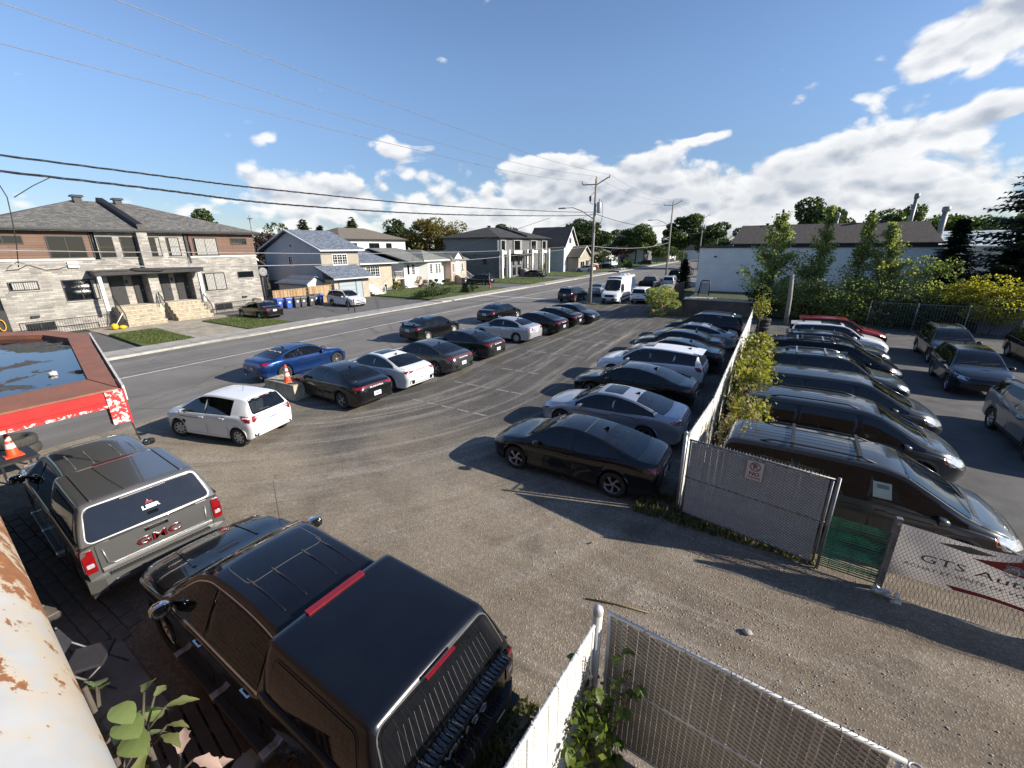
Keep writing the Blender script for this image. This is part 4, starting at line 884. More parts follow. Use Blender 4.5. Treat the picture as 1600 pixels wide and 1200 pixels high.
def mk_truck(trim='chrome', handle='chrome', mirror='chrome', canopy=True, name='pickup_truck'):
    sp = dict(TRUCK); sp.update(trim=trim, handle=handle); B = Body(sp).build(); t = thing(name, '', 'pickup truck'); screens(B, t, sp); side_windows(B, t, sp); put('body', B.mesh(), None, t); interior(B, t, sp); doors(B, t, sp); add_wheels(t, sp); mirrors(B, t, sp, M[mirror] if mirror else None)
    hw = lambda x: B.wt(x) - .02
    p = [(float(x), -hw(float(x))) for x in np.linspace(1.66, 2.78, 6)] + [(float(x), hw(float(x))) for x in np.linspace(2.78, 1.66, 6)]; trunk_gap(B, t, p, 'top', 'bonnet', .006)
    hb = MB()
    for y in (-.42, .42): seam(B, [(1.85, y * 1.1), (2.7, y)], 'top', .05, hb, off=.02)
    put('bonnet_crease', hb, PAINT, t)
    rb = MB()                                                  # stamped ribs of the cab roof
    for y in (-.46, -.20, .20, .46): rb.tube([(-.80, y, B.ray('top', -.8, y)[0].z), (-.3, y, B.ray('top', -.3, y)[0].z + .004), (.05 if abs(y) > .3 else -.05, y, B.ray('top', 0, y)[0].z)], .013, 6)
    put('roof_rib', rb, PAINT, t)
    lamps(B, t, [('headlamp', 'front', [(.60, 1.02), (.88, 1.04), (.90, .86), (.62, .84)], 'clear_lens', .006), ('headlamp', 'side', [(2.62, 1.10), (2.86, 1.02), (2.88, .86), (2.70, .88)], 'dark_lens', .007)])
    strip(B, t, 'grille', 'front', [(-.6, 1.02), (.6, 1.02), (.56, .66), (-.56, .66)], 'gloss_black', .008)
    for y in (-.42, -.25, .25, .42):
        q = B.ray('top', .72, y * 1.1)[0]; m = MB(); m.cbox(.70, .80, y - .02, y + .02, q.z - .02, q.z + .012, .01); put('cab_light', m, M['gloss_black'], t) if abs(y) > .5 else None
    for sg in (1, -1):                                         # running boards with bright ends
        m = MB(); m.cbox(-1.0, 1.35, *sorted((sg * .93, sg * 1.08)), .40, .47, .012); o = put('side_step', m, M['black_plastic'], t)
        for x in (-.96, .22, 1.28): m = MB(); m.cbox(x - .055, x + .055, *sorted((sg * .925, sg * 1.085)), .398, .476, .012); put('step_end', m, M['satin'], o)
        panel(B, [(2.45, 1.02), (1.50, 1.08), (1.50, 1.05), (2.45, .99)], 'side', .006, 'wing_crease', PAINT, t, sg)
    arch_trim(B, t, sp, .05)
    m = MB()                                                   # rear bumper with corner steps and step pad
    m.ext([(-2.86, -.80, .78), (-3.02, -.80, .76), (-3.03, -.80, .60), (-2.94, -.80, .50), (-2.80, -.80, .52)], (0, 1.6, 0))
    for sg in (1, -1): m.ext([(-2.72, sg * .80, .80), (-3.02, sg * .80, .76), (-3.02, sg * .80, .50), (-2.70, sg * .80, .52)], (.10, sg * .20, .0))
    bp = put('rear_bumper', m, M['black_plastic' if trim == 'chrome' else 'truck_grey'], t); m = MB()
    m.box(-3.0, -2.86, -.72, .72, .765, .787)
    for i in range(34): y = -.70 + i * 1.4 / 33; m.box(-2.99, -2.87, y - .010, y + .010, .787, .797)
    put('step_pad', m, M['black_plastic'], bp)
    for sg in (1, -1): m = MB(); m.obox((-2.97, sg * .88, .515), (.12, .22, .05)); put('corner_step', m, M['black_plastic'], bp)
    gate = strip(B, t, 'tailgate', 'rear', [(-.79, .83), (.79, .83), (.79, 1.345), (-.79, 1.345)], PAINT, .02, .12, .03)
    panel(B, [(-.80, .82), (.80, .82), (.80, 1.353), (-.80, 1.353)], 'rear', .004, 'panel_gap', M['seam'], gate, 1, .2, False)
    for sg in (1, -1):
        panel(B, rnd([(sg * .83, .90), (sg * .97, .90), (sg * .97, 1.30), (sg * .83, 1.30)], .03), 'rear', .02, 'tail_lamp', M['red_lens'], t, 1, .08)
        panel(B, rnd([(-2.865, .90), (-2.70, .92), (-2.74, 1.30), (-2.865, 1.30)], .02), 'side', .012, 'tail_lamp', M['red_lens'], t, sg, .08)
        panel(B, rnd([(sg * .855, 1.0), (sg * .945, 1.0), (sg * .945, 1.07), (sg * .855, 1.07)], .02), 'rear', .026, 'reversing_lamp', M['clear_lens'], t, 1, .08)
        m = MB(); m.box(-3.028, -3.02, *sorted((sg * .52, sg * .68)), .655, .675); put('bumper_reflector', m, M['plate'], bp)
    if canopy:
        H = canopy_hull(-2.92, -1.045, .955, .80, 1.365, 1.955); me = bpy.data.meshes.new('canopy'); me.from_pydata(H.V, [], H.F); me.materials.append(PAINT)
        me.polygons.foreach_set('use_smooth', [True] * len(H.F)); me.update(); me.set_sharp_from_angle(angle=R(40)); cp = put('canopy', me, None, t)
        for sg in (1, -1):
            p = rnd([(-2.62, 1.46), (-1.22, 1.46), (-1.25, 1.82), (-2.52, 1.82)], .07); panel(H, grow(p, .03), 'side', .004, 'window_frame', M['gloss_black'], cp, sg, .12); panel(H, p, 'side', .009, 'canopy_window', M['glass_tint'], cp, sg, .12)
            m = MB(); m.bar((-2.86, sg * .965, 1.375), (-1.06, sg * .965, 1.375), .03, .03); put('bed_rail', m, M['black_plastic'], cp)
        p = rnd([(-.84, 1.41), (.84, 1.41), (.735, 1.865), (-.735, 1.865)], .08)
        panel(H, grow(p, .034), 'rear', .004, 'rear_frame', M['truck_grey'] if trim != 'chrome' else plain('dark_frame', (.10, .105, .11), .35, metal=.5), cp, 1, .1); panel(H, grow(p, .018), 'rear', .010, 'rear_frame', M['gloss_black'], cp, 1, .1)
        rg = panel(H, p, 'rear', .016, 'rear_window', M['glass_tint'], cp, 1, .1)
        return B, H, t, cp, gate, rg
    m = MB(); m.box(-2.80, -1.15, -.82, .82, 1.10, 1.402); put('load_bed', m, M['underbody'], t)
    return B, None, t, None, gate, None
# ---------------------------------------------------------------- ground, street, lots
def sheet(name, polys, z, mat, kind='structure', th=0.0):
    mb = MB()
    for p in polys:
        if th: mb.prism(p, z - th, z)
        else: mb.add([(x, y, z) for x, y in p], [tuple(range(len(p)))])
    o = put(name, mb, mat); o['kind'] = kind; return o
def rect(x0, x1, y0, y1): return [(x0, y0), (x1, y0), (x1, y1), (x0, y1)]
def mat_lot():
    m, nt, b = nodes('gravel_lot'); k = NT(nt); w = k.wcoord(); sp = k.n('ShaderNodeSeparateXYZ'); k.l(w, sp.inputs[0]); X_, Y_ = sp.outputs[0], sp.outputs[1]
    big = k.noise(w, 0.22, 5, 0.6, 0.5); mid = k.noise(w, 0.9, 6, 0.66); fine = k.noise(w, 11, 5, 0.75); st = k.vor(w, 26); st2 = k.vor(w, 60)
    # tyre tracks: arcs from the aisle round to the street opening, and along the near gate
    dx = k.math('ADD', X_, 19.5); dy = k.math('ADD', Y_, -15.0); r = k.math('SQRT', k.math('ADD', k.math('MULTIPLY', dx, dx), k.math('MULTIPLY', dy, dy))); th = k.math('ARCTAN2', dy, dx); cv = k.n('ShaderNodeCombineXYZ'); k.l(k.math('MULTIPLY', r, 2.3), cv.inputs[0]); k.l(k.math('MULTIPLY', th, 1.3), cv.inputs[1])
    arc = k.noise(cv.outputs[0], 1.0, 8, 0.70, 0.5); straight = k.noise(k.wcoord((2.1, 0.12, 1), (0, 0, R(-5))), 1.0, 8, 0.72, 0.6); gate = k.noise(k.wcoord((0.16, 2.2, 1), (0, 0, R(14))), 1.0, 8, 0.70, 0.6)
    inY = k.rng(Y_, 13, 19); nearX = k.rng(k.math('ADD', k.math('MULTIPLY', X_, .8), k.math('MULTIPLY', Y_, -1.0)), -14, -5)
    trk = k.math('ADD', k.math('MULTIPLY', arc, k.math('SUBTRACT', 1.0, inY)), k.math('MULTIPLY', straight, inY)); trk = k.math('ADD', k.math('MULTIPLY', trk, k.math('SUBTRACT', 1.0, nearX)), k.math('MULTIPLY', gate, nearX))
    tar = k.mix(k.rng(mid, .3, .7), (.085, .083, .080), (.135, .131, .125)); tan = k.mix(k.rng(mid, .3, .7), (.265, .222, .170), (.37, .318, .250)); brown = k.mix(k.rng(mid, .3, .7), (.150, .118, .088), (.255, .208, .158)); dust = k.mix(k.rng(fine, .3, .7), (.33, .300, .255), (.42, .385, .33))
    # worn tar in the middle and the back, tan dirt where the traffic turns, darker soil by the gates
    tarf = k.rng(k.math('ADD', k.math('ADD', k.math('MULTIPLY', Y_, .10), k.math('MULTIPLY', X_, -.012)), k.math('MULTIPLY', big, 1.6)), 1.42, 2.05); c = k.mix(tarf, tan, tar); c = k.mix(k.math('MULTIPLY', nearX, k.rng(big, .35, .6, .45, 1)), c, brown)
    c = k.mix(k.rng(trk, .50, .66, 0, .72), c, dust); c = k.mix(k.rng(trk, .46, .34, 0, .45), c, (.105, .092, .078))
    c = k.mix(k.rng(k.noise(w, .5, 6, .7, .8), .56, .72, 0, .5), c, (.085, .074, .060)); c = k.mix(k.rng(k.noise(w, 2.6, 4, .6, .4), .66, .74, 0, .55), c, (.04, .036, .032))
    tone = k.math('MULTIPLY', k.rng(st, .0, .5, 1.25, .74), k.rng(fine, .25, .75, .70, 1.30)); cc = k.n('ShaderNodeCombineXYZ')
    for i in range(3): k.l(tone, cc.inputs[i])
    k.l(k.mix(1.0, c, cc.outputs[0], 'MULTIPLY'), b.inputs['Base Color']); b.inputs['Roughness'].default_value = .95; b.inputs['Specular IOR Level'].default_value = .2
    h = k.math('ADD', k.math('ADD', k.math('MULTIPLY', k.rng(st, 0, .45, 1, 0), .5), k.math('MULTIPLY', k.rng(st2, 0, .45, 1, 0), .25)), k.math('MULTIPLY', k.math('ADD', mid, trk), .9))
    k.l(k.bump(h, .5, .026), b.inputs['Normal']); return m
def mat_road():
    m, nt, b = nodes('road_asphalt'); k = NT(nt); w = k.wcoord(); fine = k.noise(w, 30, 4, .7); mid = k.noise(w, .5, 5, .6)
    lane = k.noise(k.wcoord((.8, .045, 1)), 1.0, 5, .62, .25); crack = k.vor(k.wcoord((.22, .16, 1)), 1.0, 'DISTANCE_TO_EDGE'); cr = k.rng(k.math('ADD', crack, k.math('MULTIPLY', k.noise(w, 2.2, 4), .03)), .018, .026)
    c = k.mix(k.rng(mid, .3, .7), (.150, .142, .132), (.205, .195, .182)); c = k.mix(k.rng(lane, .46, .62, 0, .5), c, (.11, .105, .098)); c = k.mix(k.rng(k.noise(k.wcoord((.5, .06, 1)), 1.0, 4, .6), .56, .7, 0, .4), c, (.29, .275, .25))
    c = k.mix(k.rng(cr, 0, 1, .38, 0), c, (.06, .056, .052)); tone = k.rng(fine, .25, .75, .8, 1.2); cc = k.n('ShaderNodeCombineXYZ')
    for i in range(3): k.l(tone, cc.inputs[i])
    k.l(k.mix(1.0, c, cc.outputs[0], 'MULTIPLY'), b.inputs['Base Color']); b.inputs['Roughness'].default_value = .88; b.inputs['Specular IOR Level'].default_value = .3
    k.l(k.bump(fine, .3, .01), b.inputs['Normal']); return m
def mat_grass(name, a, b_, c_):
    m, nt, b = nodes(name); k = NT(nt); w = k.wcoord(); n1 = k.noise(w, .8, 5, .6); n2 = k.noise(w, 24, 4, .7)
    c = k.mix(k.rng(n1, .3, .7), a, b_); c = k.mix(k.rng(n2, .55, .75, 0, .6), c, c_); k.l(c, b.inputs['Base Color']); b.inputs['Roughness'].default_value = .9; k.l(k.bump(n2, .8, .05), b.inputs['Normal']); return m
M['lot'] = mat_lot(); M['road'] = mat_road(); M['grass'] = mat_grass('lawn_grass', (.055, .088, .022), (.092, .125, .034), (.15, .145, .055))
M['field'] = mat_grass('far_ground', (.045, .060, .025), (.075, .08, .04), (.09, .085, .055))
M['concrete'] = plain('concrete', (.34, .325, .295), .9, var=.16, scale=1.4, bump=.25, bscale=25, kind='Object'); M['concrete_dark'] = plain('concrete_dark', (.20, .19, .175), .9, var=.3, scale=2.5, bump=.4, bscale=18)
M['path_stone'] = mbrick('path_paver', (.40, .355, .285), (.30, .265, .21), (.17, .15, .12), .62, .42, plane='Z', msize=.02, var=.4, bump=.6); M['driveway'] = plain('driveway_asphalt', (.115, .112, .108), .9, var=.2, scale=1.1, bump=.25, bscale=30); M['mark'] = plain('road_paint', (.50, .49, .46), .8, var=.3, scale=5)
sheet('ground', [rect(-900, 900, -300, 1500)], -.030, M['field'])
sheet('road', [rect(-30.5, -15.0, -60, 420), rect(-15.0, -9.5, 43.5, 130)], -.012, M['road'])
sheet('parking_lot', [[(-18.4, -12), (22, -12), (22, 42), (-3, 42.5), (-15.5, 42.8), (-17.6, 36), (-18.2, 18)]], -.004, M['lot'])
sheet('yard_asphalt', [[(-.35, 9.3), (22, 9.0), (22, 39.5), (-.2, 39.5)]], 0.0005, plain('yard_asphalt', (.085, .083, .080), .9, var=.35, scale=1.2, bump=.35, bscale=30, kind='Object'))
def lot_lines():
    mb = MB(); 
    for y in (11.7, 14.4, 17.3, 21.3, 25.3, 28.2):                # worn bay lines behind the second row
        for k in range(5):
            if random.random() < .8: x = -11.6 + k * .75; mb.add([(x, y - .05, .001), (x + random.uniform(.3, .7), y - .05, .001), (x + .6, y + .04, .001), (x, y + .05, .001)], [(0, 1, 2, 3)])
    put('lot_marking', mb, plain('worn_paint', (.235, .222, .20), .9, var=.4, scale=7))['kind'] = 'structure'
    mb = MB(); y = -20
    while y < 300: mb.box(-25.75, -25.63, y, y + 30, -.010, -.008); y += 30.0
    mb.box(-30.4, -18.6, 44.6, 44.95, -.010, -.0085); put('road_marking', mb, M['mark'])['kind'] = 'structure'
lot_lines()
def pavement():
    root = bpy.data.objects.new('pavement', None); COL.objects.link(root); root['kind'] = 'structure'
    mb = MB(); mb.cbox(0, 1.94, .008, 1.492, 0, .12, .012); me = mb.mesh('paving_slab', [M['concrete']]); mb = MB(); mb.cbox(0, .17, .006, 1.494, -.02, .115, .02); mk = mb.mesh('kerb_stone', [plain('kerb_concrete', (.40, .385, .34), .9, var=.2, scale=3, bump=.3, bscale=20)])
    y = -1.0; i = 0
    while y < 190:
        drive = (22.3 < y < 36.2) or (54.5 < y < 61) or (74.5 < y < 80.5) or (95 < y < 100) or (106 < y < 115) or (3 < y < 7)
        for n, m, x in (('paving_slab', me, -32.62), ('kerb_stone', mk, -30.67)):
            o = bpy.data.objects.new(n, m); COL.objects.link(o); o.parent = root; o.location = (x, y, -.075 if drive else 0.0); o.rotation_euler = (0, random.uniform(-.004, .004), 0)
        y += 1.5
pavement()
sheet('lawn', [[(-39.6, 10.9), (-39.6, 13.7), (-32.65, 13.2), (-32.65, 10.4)], [(-40.2, 17.1), (-40.2, 19.9), (-32.65, 20.7), (-32.65, 17.0)], rect(-60, -32.65, 37.9, 54.4), rect(-60, -32.65, 61.2, 74.4), rect(-60, -32.65, 80.6, 94.8), rect(-60, -32.65, 100.2, 105.8), rect(-60, -32.65, 115.2, 190), rect(-60, -32.65, -40, 3)], .11, M['grass'], th=.13)
sheet('driveway', [rect(-56, -32.66, 19.95, 36.8), rect(-58, -32.66, 54.6, 61), rect(-58, -32.66, 74.6, 80.4), rect(-58, -32.66, 95, 100), rect(-58, -32.66, 106, 115), [(-42.6, 7.0), (-42.6, 10.8), (-32.66, 10.2), (-32.66, 5.0), (-44, 4)]], .046, M['driveway'], th=.08)
sheet('forecourt', [[(-45, 10.85), (-39.65, 10.85), (-39.65, 13.72), (-32.66, 13.22), (-32.66, 17.0), (-40.25, 17.1), (-40.25, 19.9), (-45, 19.9)]], .035, M['path_stone'], th=.06)
def grass_blades(name, regions, n, h, mats, label=None):
    V = []; F = []
    for (x0, x1, y0, y1, z, k) in regions:
        c = int(n * k); p = np.stack([rng.uniform(x0, x1, c), rng.uniform(y0, y1, c)], 1); a = rng.uniform(0, 2 * PI, c); hh = h * rng.uniform(.5, 1.3, c); ln = rng.uniform(-.6, .6, (c, 2)) * hh[:, None]; w = .012 + hh * .08
        A = np.stack([p[:, 0] - np.cos(a) * w, p[:, 1] - np.sin(a) * w, np.full(c, z)], 1); B_ = np.stack([p[:, 0] + np.cos(a) * w, p[:, 1] + np.sin(a) * w, np.full(c, z)], 1); T = np.stack([p[:, 0] + ln[:, 0], p[:, 1] + ln[:, 1], z + hh], 1)
        b0 = len(V) * 1; V.append(np.stack([A, B_, T], 1).reshape(-1, 3))
    V = np.concatenate(V); F = np.arange(len(V)).reshape(-1, 3); o = put(name, np_mesh(name, V, F, mats), None); o['kind'] = 'stuff'; return o
M['blade'] = mleaf('grass_blade', (.055, .085, .02), (.10, .13, .035), (.20, .18, .07), .3); M['dry_blade'] = mleaf('dry_weed', (.06, .075, .028), (.15, .14, .06), (.30, .25, .13), .3)
grass_blades('grass', [(-39.5, -32.7, 10.8, 13.3, .11, .3), (-40.1, -32.7, 17.1, 20.3, .11, .3), (-44, -32.7, 38, 54.4, .11, .7), (-43, -32.7, 61.3, 74.3, .11, .4), (-43, -32.7, 80.7, 94.7, .11, .4)], 14000, .09, M['blade'])
grass_blades('weeds', [(-1.9, 1.6, 8.55, 9.15, 0, .35), (-1.2, -.3, 9, 30, 0, .8), (-1.6, 1.5, 9.3, 9.6, 0, .2), (-16.4, -15.5, 8.4, 8.75, 0, .05), (-16.6, -14.8, 42.5, 43.1, 0, .12), (-2.2, -1.15, 2.1, 3.6, 0, .25), (-9, -5, 38.6, 40.5, 0, .35), (-6, 6, .6, 1.2, 0, .2)], 4200, .14, M['dry_blade'])
def stones():                                                    # loose stones on the near half of the lot
    mb = MB(); mb.ball((0, 0, 0), (1, .8, .55), 6, 4, jit=.18); base = np.array(mb.v); F0 = [f for f in mb.f]; n = 5000; V = []; F = []
    tri = []
    for f in F0: tri += [(f[0], f[1], f[2]), (f[0], f[2], f[3])]
    tri = np.array(tri)
    for i in range(n):
        t = rng.random()
        if t < .45: x, y = rng.normal(.2, 1.6), rng.normal(6.4, .8)
        elif t < .75: x, y = rng.uniform(-7, 6), rng.uniform(3.2, 9)
        else: x, y = rng.uniform(-16, 5), rng.uniform(3, 20)
        s = abs(rng.normal(.003, .0035)) + .0035; s = min(s, .022); a = rng.uniform(0, 6.28); R_ = np.array([[math.cos(a), -math.sin(a), 0], [math.sin(a), math.cos(a), 0], [0, 0, 1]])
        V.append((base * s) @ R_.T + (x, y, s * .2)); F.append(tri + i * len(base))
    m, nt, b = nodes('loose_stone'); k = NT(nt); g = k.n('ShaderNodeNewGeometry'); k.l(k.mix(g.outputs['Random Per Island'], (.26, .235, .20), (.55, .52, .47)), b.inputs['Base Color']); b.inputs['Roughness'].default_value = .9
    put('gravel', np_mesh('gravel', np.concatenate(V), np.concatenate(F), m, smooth=True), None)['kind'] = 'stuff'
stones()
def pavers():                                                    # old pavers beside the grey pickup
    root = bpy.data.objects.new('paved_strip', None); COL.objects.link(root); root['kind'] = 'structure'; mb = MB(); mb.cbox(-.19, .19, -.095, .095, -.01, .03, .012)
    me = mb.mesh('paver', [plain('paver_stone', (.13, .115, .10), .92, var=.35, scale=4, bump=.4, bscale=25)])
    for r in range(7):
        for c in range(16):
            o = bpy.data.objects.new('paver', me); COL.objects.link(o); o.parent = root; o.location = (-14.2 + c * .40 + (.2 if r % 2 else 0), .22 + r * .205, random.uniform(-.006, .004)); o.rotation_euler = (random.uniform(-.015, .015), random.uniform(-.015, .015), random.uniform(-.02, .02))
    sheet('concrete_pad', [[(-7.95, .2), (-5.6, .2), (-5.6, 1.12), (-7.95, 1.22)]], .02, M['concrete_dark'], th=.05)
pavers()
# ---------------------------------------------------------------- houses
M['frame_dark'] = plain('window_frame_dark', (.018, .018, .02), .45); M['frame_white'] = plain('window_frame_white', (.74, .74, .72), .5, var=.06); M['pane'] = glass('window_pane', (.006, .008, .010), .03, .02)
M['curtain'] = plain('curtain', (.36, .355, .33), .85, var=.35, scale=14); M['door_dark'] = plain('door_dark', (.014, .0145, .017), .55, var=.2); M['white_trim'] = plain('white_trim', (.72, .72, .69), .55, var=.07); M['black_metal'] = plain('black_metal', (.016, .016, .018), .45, var=.2)
M['dark_metal'] = plain('dark_metal', (.017, .0175, .019), .45, var=.2); M['soffit'] = plain('soffit', (.012, .012, .014), .6)
M['brick_grey'] = mbrick('brick_pale', (.40, .375, .335), (.215, .205, .19), (.25, .24, .22), .52, .135, plane='A', msize=.012, var=.7, bump=.7)
M['siding_wood'] = mbrick('siding_brown', (.175, .108, .078), (.145, .090, .066), (.05, .032, .024), 3.6, .17, plane='A', msize=.008, var=.35, bump=.5)
M['siding_grey'] = mbrick('siding_bluegrey', (.52, .53, .535), (.49, .50, .505), (.32, .325, .33), 4.0, .12, plane='A', msize=.006, var=.2, bump=.4)
M['siding_tan'] = mbrick('siding_tan', (.34, .30, .24), (.32, .285, .23), (.2, .18, .14), 4.0, .13, plane='A', msize=.006, var=.2, bump=.4)
M['siding_white'] = mbrick('siding_white', (.66, .66, .64), (.63, .63, .61), (.42, .42, .41), 4.0, .14, plane='A', msize=.006, var=.12, bump=.35)
M['brick_beige'] = mbrick('brick_beige', (.44, .37, .28), (.34, .28, .21), (.42, .39, .34), .24, .075, plane='A', msize=.010, var=.4)
M['brick_pink'] = mbrick('brick_pink', (.42, .27, .21), (.50, .35, .28), (.5, .47, .42), .24, .075, plane='A', msize=.010, var=.35)
M['brick_dark'] = mbrick('brick_charcoal', (.10, .105, .112), (.145, .15, .155), (.06, .062, .066), .5, .13, plane='A', msize=.008, var=.4)
M['shingle_grey'] = mshingle('shingle_grey', (.20, .195, .182), (.105, .103, .098), (.055, .054, .052)); M['shingle_blue'] = mshingle('shingle_blue', (.21, .245, .30), (.105, .125, .165), (.05, .06, .08))
M['shingle_dark'] = mshingle('shingle_dark', (.062, .063, .065), (.05, .05, .052), (.03, .03, .03)); M['shingle_brown'] = mshingle('shingle_brown', (.10, .088, .08), (.085, .075, .07), (.05, .045, .04), axis='X'); M['shingle_light'] = mshingle('shingle_light', (.23, .235, .215), (.18, .19, .175), (.12, .12, .115))
M['shingle_tan'] = mshingle('shingle_tan', (.19, .165, .135), (.16, .14, .115), (.1, .09, .075)); M['stone_step'] = plain('step_stone', (.47, .42, .33), .9, var=.22, scale=3, bump=.4, bscale=14)
M['stone_step_riser'] = plain('stone_riser', (.33, .285, .21), .95, var=.45, scale=5, bump=.8, bscale=12)  # risers darker than treads: lit and shaded faces set into the stone colour
class Face:
    """a wall plane: 'X' faces +X at X=c (u=Y); 'Y' faces -Y at Y=c (u=X)"""
    def __init__(s, ax, c): s.ax, s.c = ax, c
    def box(s, mb, u0, u1, v0, v1, d0, d1, mi=0):
        if s.ax == 'X': mb.box(s.c + d0, s.c + d1, u0, u1, v0, v1, mi)
        else: mb.box(u0, u1, s.c - d1, s.c - d0, v0, v1, mi)
def window(t, F, u0, u1, v0, v1, frame='frame_dark', cols=2, rows=1, curtain=0.0, sill=True, fr=.06, grid=None, name='window'):
    mb = MB(); d = .045
    F.box(mb, u0, u1, v0, v0 + fr, .002, d); F.box(mb, u0, u1, v1 - fr, v1, .002, d); F.box(mb, u0, u0 + fr, v0 + fr, v1 - fr, .002, d); F.box(mb, u1 - fr, u1, v0 + fr, v1 - fr, .002, d)
    for i in range(1, cols): u = u0 + (u1 - u0) * i / cols; F.box(mb, u - fr * .4, u + fr * .4, v0 + fr, v1 - fr, .004, d - .006)
    for i in range(1, rows): v = v0 + (v1 - v0) * i / rows; F.box(mb, u0 + fr, u1 - fr, v - fr * .3, v + fr * .3, .006, d - .010)
    if grid:
        gc, gr = grid
        for i in range(1, gc): u = u0 + (u1 - u0) * i / gc; F.box(mb, u - .016, u + .016, v0 + fr, v1 - fr, .008, d - .014)
        for i in range(1, gr): v = v0 + (v1 - v0) * i / gr; F.box(mb, u0 + fr, u1 - fr, v - .016, v + .016, .010, d - .016)
    o = put(name, mb, M[frame], t, True); mb = MB(); F.box(mb, u0 + fr * .6, u1 - fr * .6, v0 + fr * .6, v1 - fr * .6, .001, .014); put('pane', mb, M['pane'], o, True)
    if curtain > 0:
        mb = MB(); n = max(3, int((u1 - u0) * curtain / .12)); w = (u1 - u0 - 2 * fr) * curtain; s0 = u1 - fr - w
        for i in range(n): F.box(mb, s0 + w * i / n + .004, s0 + w * (i + .82) / n, v0 + fr + .03, v1 - fr - .02, .0145, .018 + .003 * (i % 2))
        put('curtain', mb, M['curtain'], o, True)
    if sill: mb = MB(); F.box(mb, u0 - .05, u1 + .05, v0 - .07, v0 - .004, .001, .075); put('sill', mb, M['concrete'] if frame == 'frame_dark' else M['white_trim'], o, True)
    return o
def roof_mesh(x0, x1, y0, y1, ze, zr, ridge, hip0=0.0, hip1=0.0, th=.16):
    """ridge 'Y' or 'X'; hip0/hip1 = how far the ridge ends stand in from the eaves (0 = gable)"""
    mb = MB()
    if ridge == 'Y':
        xm = (x0 + x1) / 2; v = [(x0, y0, ze), (x1, y0, ze), (x1, y1, ze), (x0, y1, ze), (xm, y0 + hip0, zr), (xm, y1 - hip1, zr)]; f = [(1, 2, 5, 4), (3, 0, 4, 5)]; e0 = (0, 1, 4); e1 = (2, 3, 5)
    else:
        ym = (y0 + y1) / 2; v = [(x0, y0, ze), (x1, y0, ze), (x1, y1, ze), (x0, y1, ze), (x0 + hip0, ym, zr), (x1 - hip1, ym, zr)]; f = [(0, 1, 5, 4), (2, 3, 4, 5)]; e0 = (3, 0, 4); e1 = (1, 2, 5)
    b = len(v); v += [(a[0], a[1], a[2] - th) for a in v]
    if hip0 > 0: f.append(e0)
    if hip1 > 0: f.append(e1)
    fs = list(f)
    for q in f: fs.append(tuple(b + i for i in reversed(q)))
    for i in range(4): j = (i + 1) % 4; fs.append((i, b + i, b + j, j)) if ((ridge == 'Y' and (i in (1, 3))) or (ridge == 'X' and i in (0, 2)) or (hip0 > 0 and i == (0 if ridge == 'Y' else 3)) or (hip1 > 0 and i == (2 if ridge == 'Y' else 1))) else None
    for hp, (p, q, r_) in ((hip0, e0), (hip1, e1)):
        if hp <= 0: fs += [(p, r_, b + r_, b + p), (r_, q, b + q, b + r_)]
    mb.add(v, fs); return mb
def gutter(t, pts, mat='dark_metal', name='gutter', w=.12):
    mb = MB()
    for a, b in zip(pts[:-1], pts[1:]): mb.bar(a, b, w, .14)
    return put(name, mb, M[mat], t, True)
def gable_fill(mb, ax, c, u0, u1, z0, zr, th=.2, mi=0):
    um = (u0 + u1) / 2
    if ax == 'X': mb.ext([(c, u0, z0), (c, u1, z0), (c, um, zr)], (-th, 0, 0), mi)
    else: mb.ext([(u0, c, z0), (u1, c, z0), (um, c, zr)], (0, th, 0), mi)
def steps(t, x_top, y0, y1, z_top, n, run=.32, name='step', mat='stone_step', z_base=.05):
    h = (z_top - z_base) / n; org = t
    for i in range(n):
        mb = MB(); j = random.uniform(-.015, .015); mb.cbox(x_top + i * run - (.0 if i else 1.4), x_top + (i + 1) * run + .02 + j, y0 + random.uniform(-.03, .0), y1 + random.uniform(0, .03), z_base - .05, z_top - i * h - .062, .004); o = put(name, mb, M[mat + '_riser' if mat == 'stone_step' else mat], t, True); mb = MB(); mb.cbox(x_top + i * run - (.04 if i else 1.4), x_top + (i + 1) * run + .055 + j, y0 - .03, y1 + .03, z_top - i * h - .06, z_top - i * h, .012); put('tread', mb, M[mat], o, True)
def railing(t, a, b, h=.95, n=10, name='railing', mat='black_metal', r=.018, mid=True):
    mb = MB(); a, b = Vector(a), Vector(b); up = Vector((0, 0, h)); mb.bar(a + up, b + up, .05, .045); mb.bar(a + Vector((0, 0, .12)), b + Vector((0, 0, .12)), .035, .035)
    for k in (0, 1): p = a if k == 0 else b; mb.bar(p, p + up, .05, .05)
    o = put(name, mb, M[mat], t, True); mb = MB()
    for i in range(1, n): p = a + (b - a) * i / n; mb.bar(p + Vector((0, 0, .13)), p + up, r, r)
    q = put('baluster', mb, M[mat], o, True); q['kind'] = 'stuff'; return o
def vent(t, x, y, z, s=1.0):
    mb = MB(); mb.cbox(x - .22 * s, x + .22 * s, y - .22 * s, y + .22 * s, z - .3, z + .16 * s, .03); mb.cbox(x - .33 * s, x + .33 * s, y - .33 * s, y + .33 * s, z + .17 * s, z + .30 * s, .06); put('roof_vent', mb, M['black_metal'], t, True)
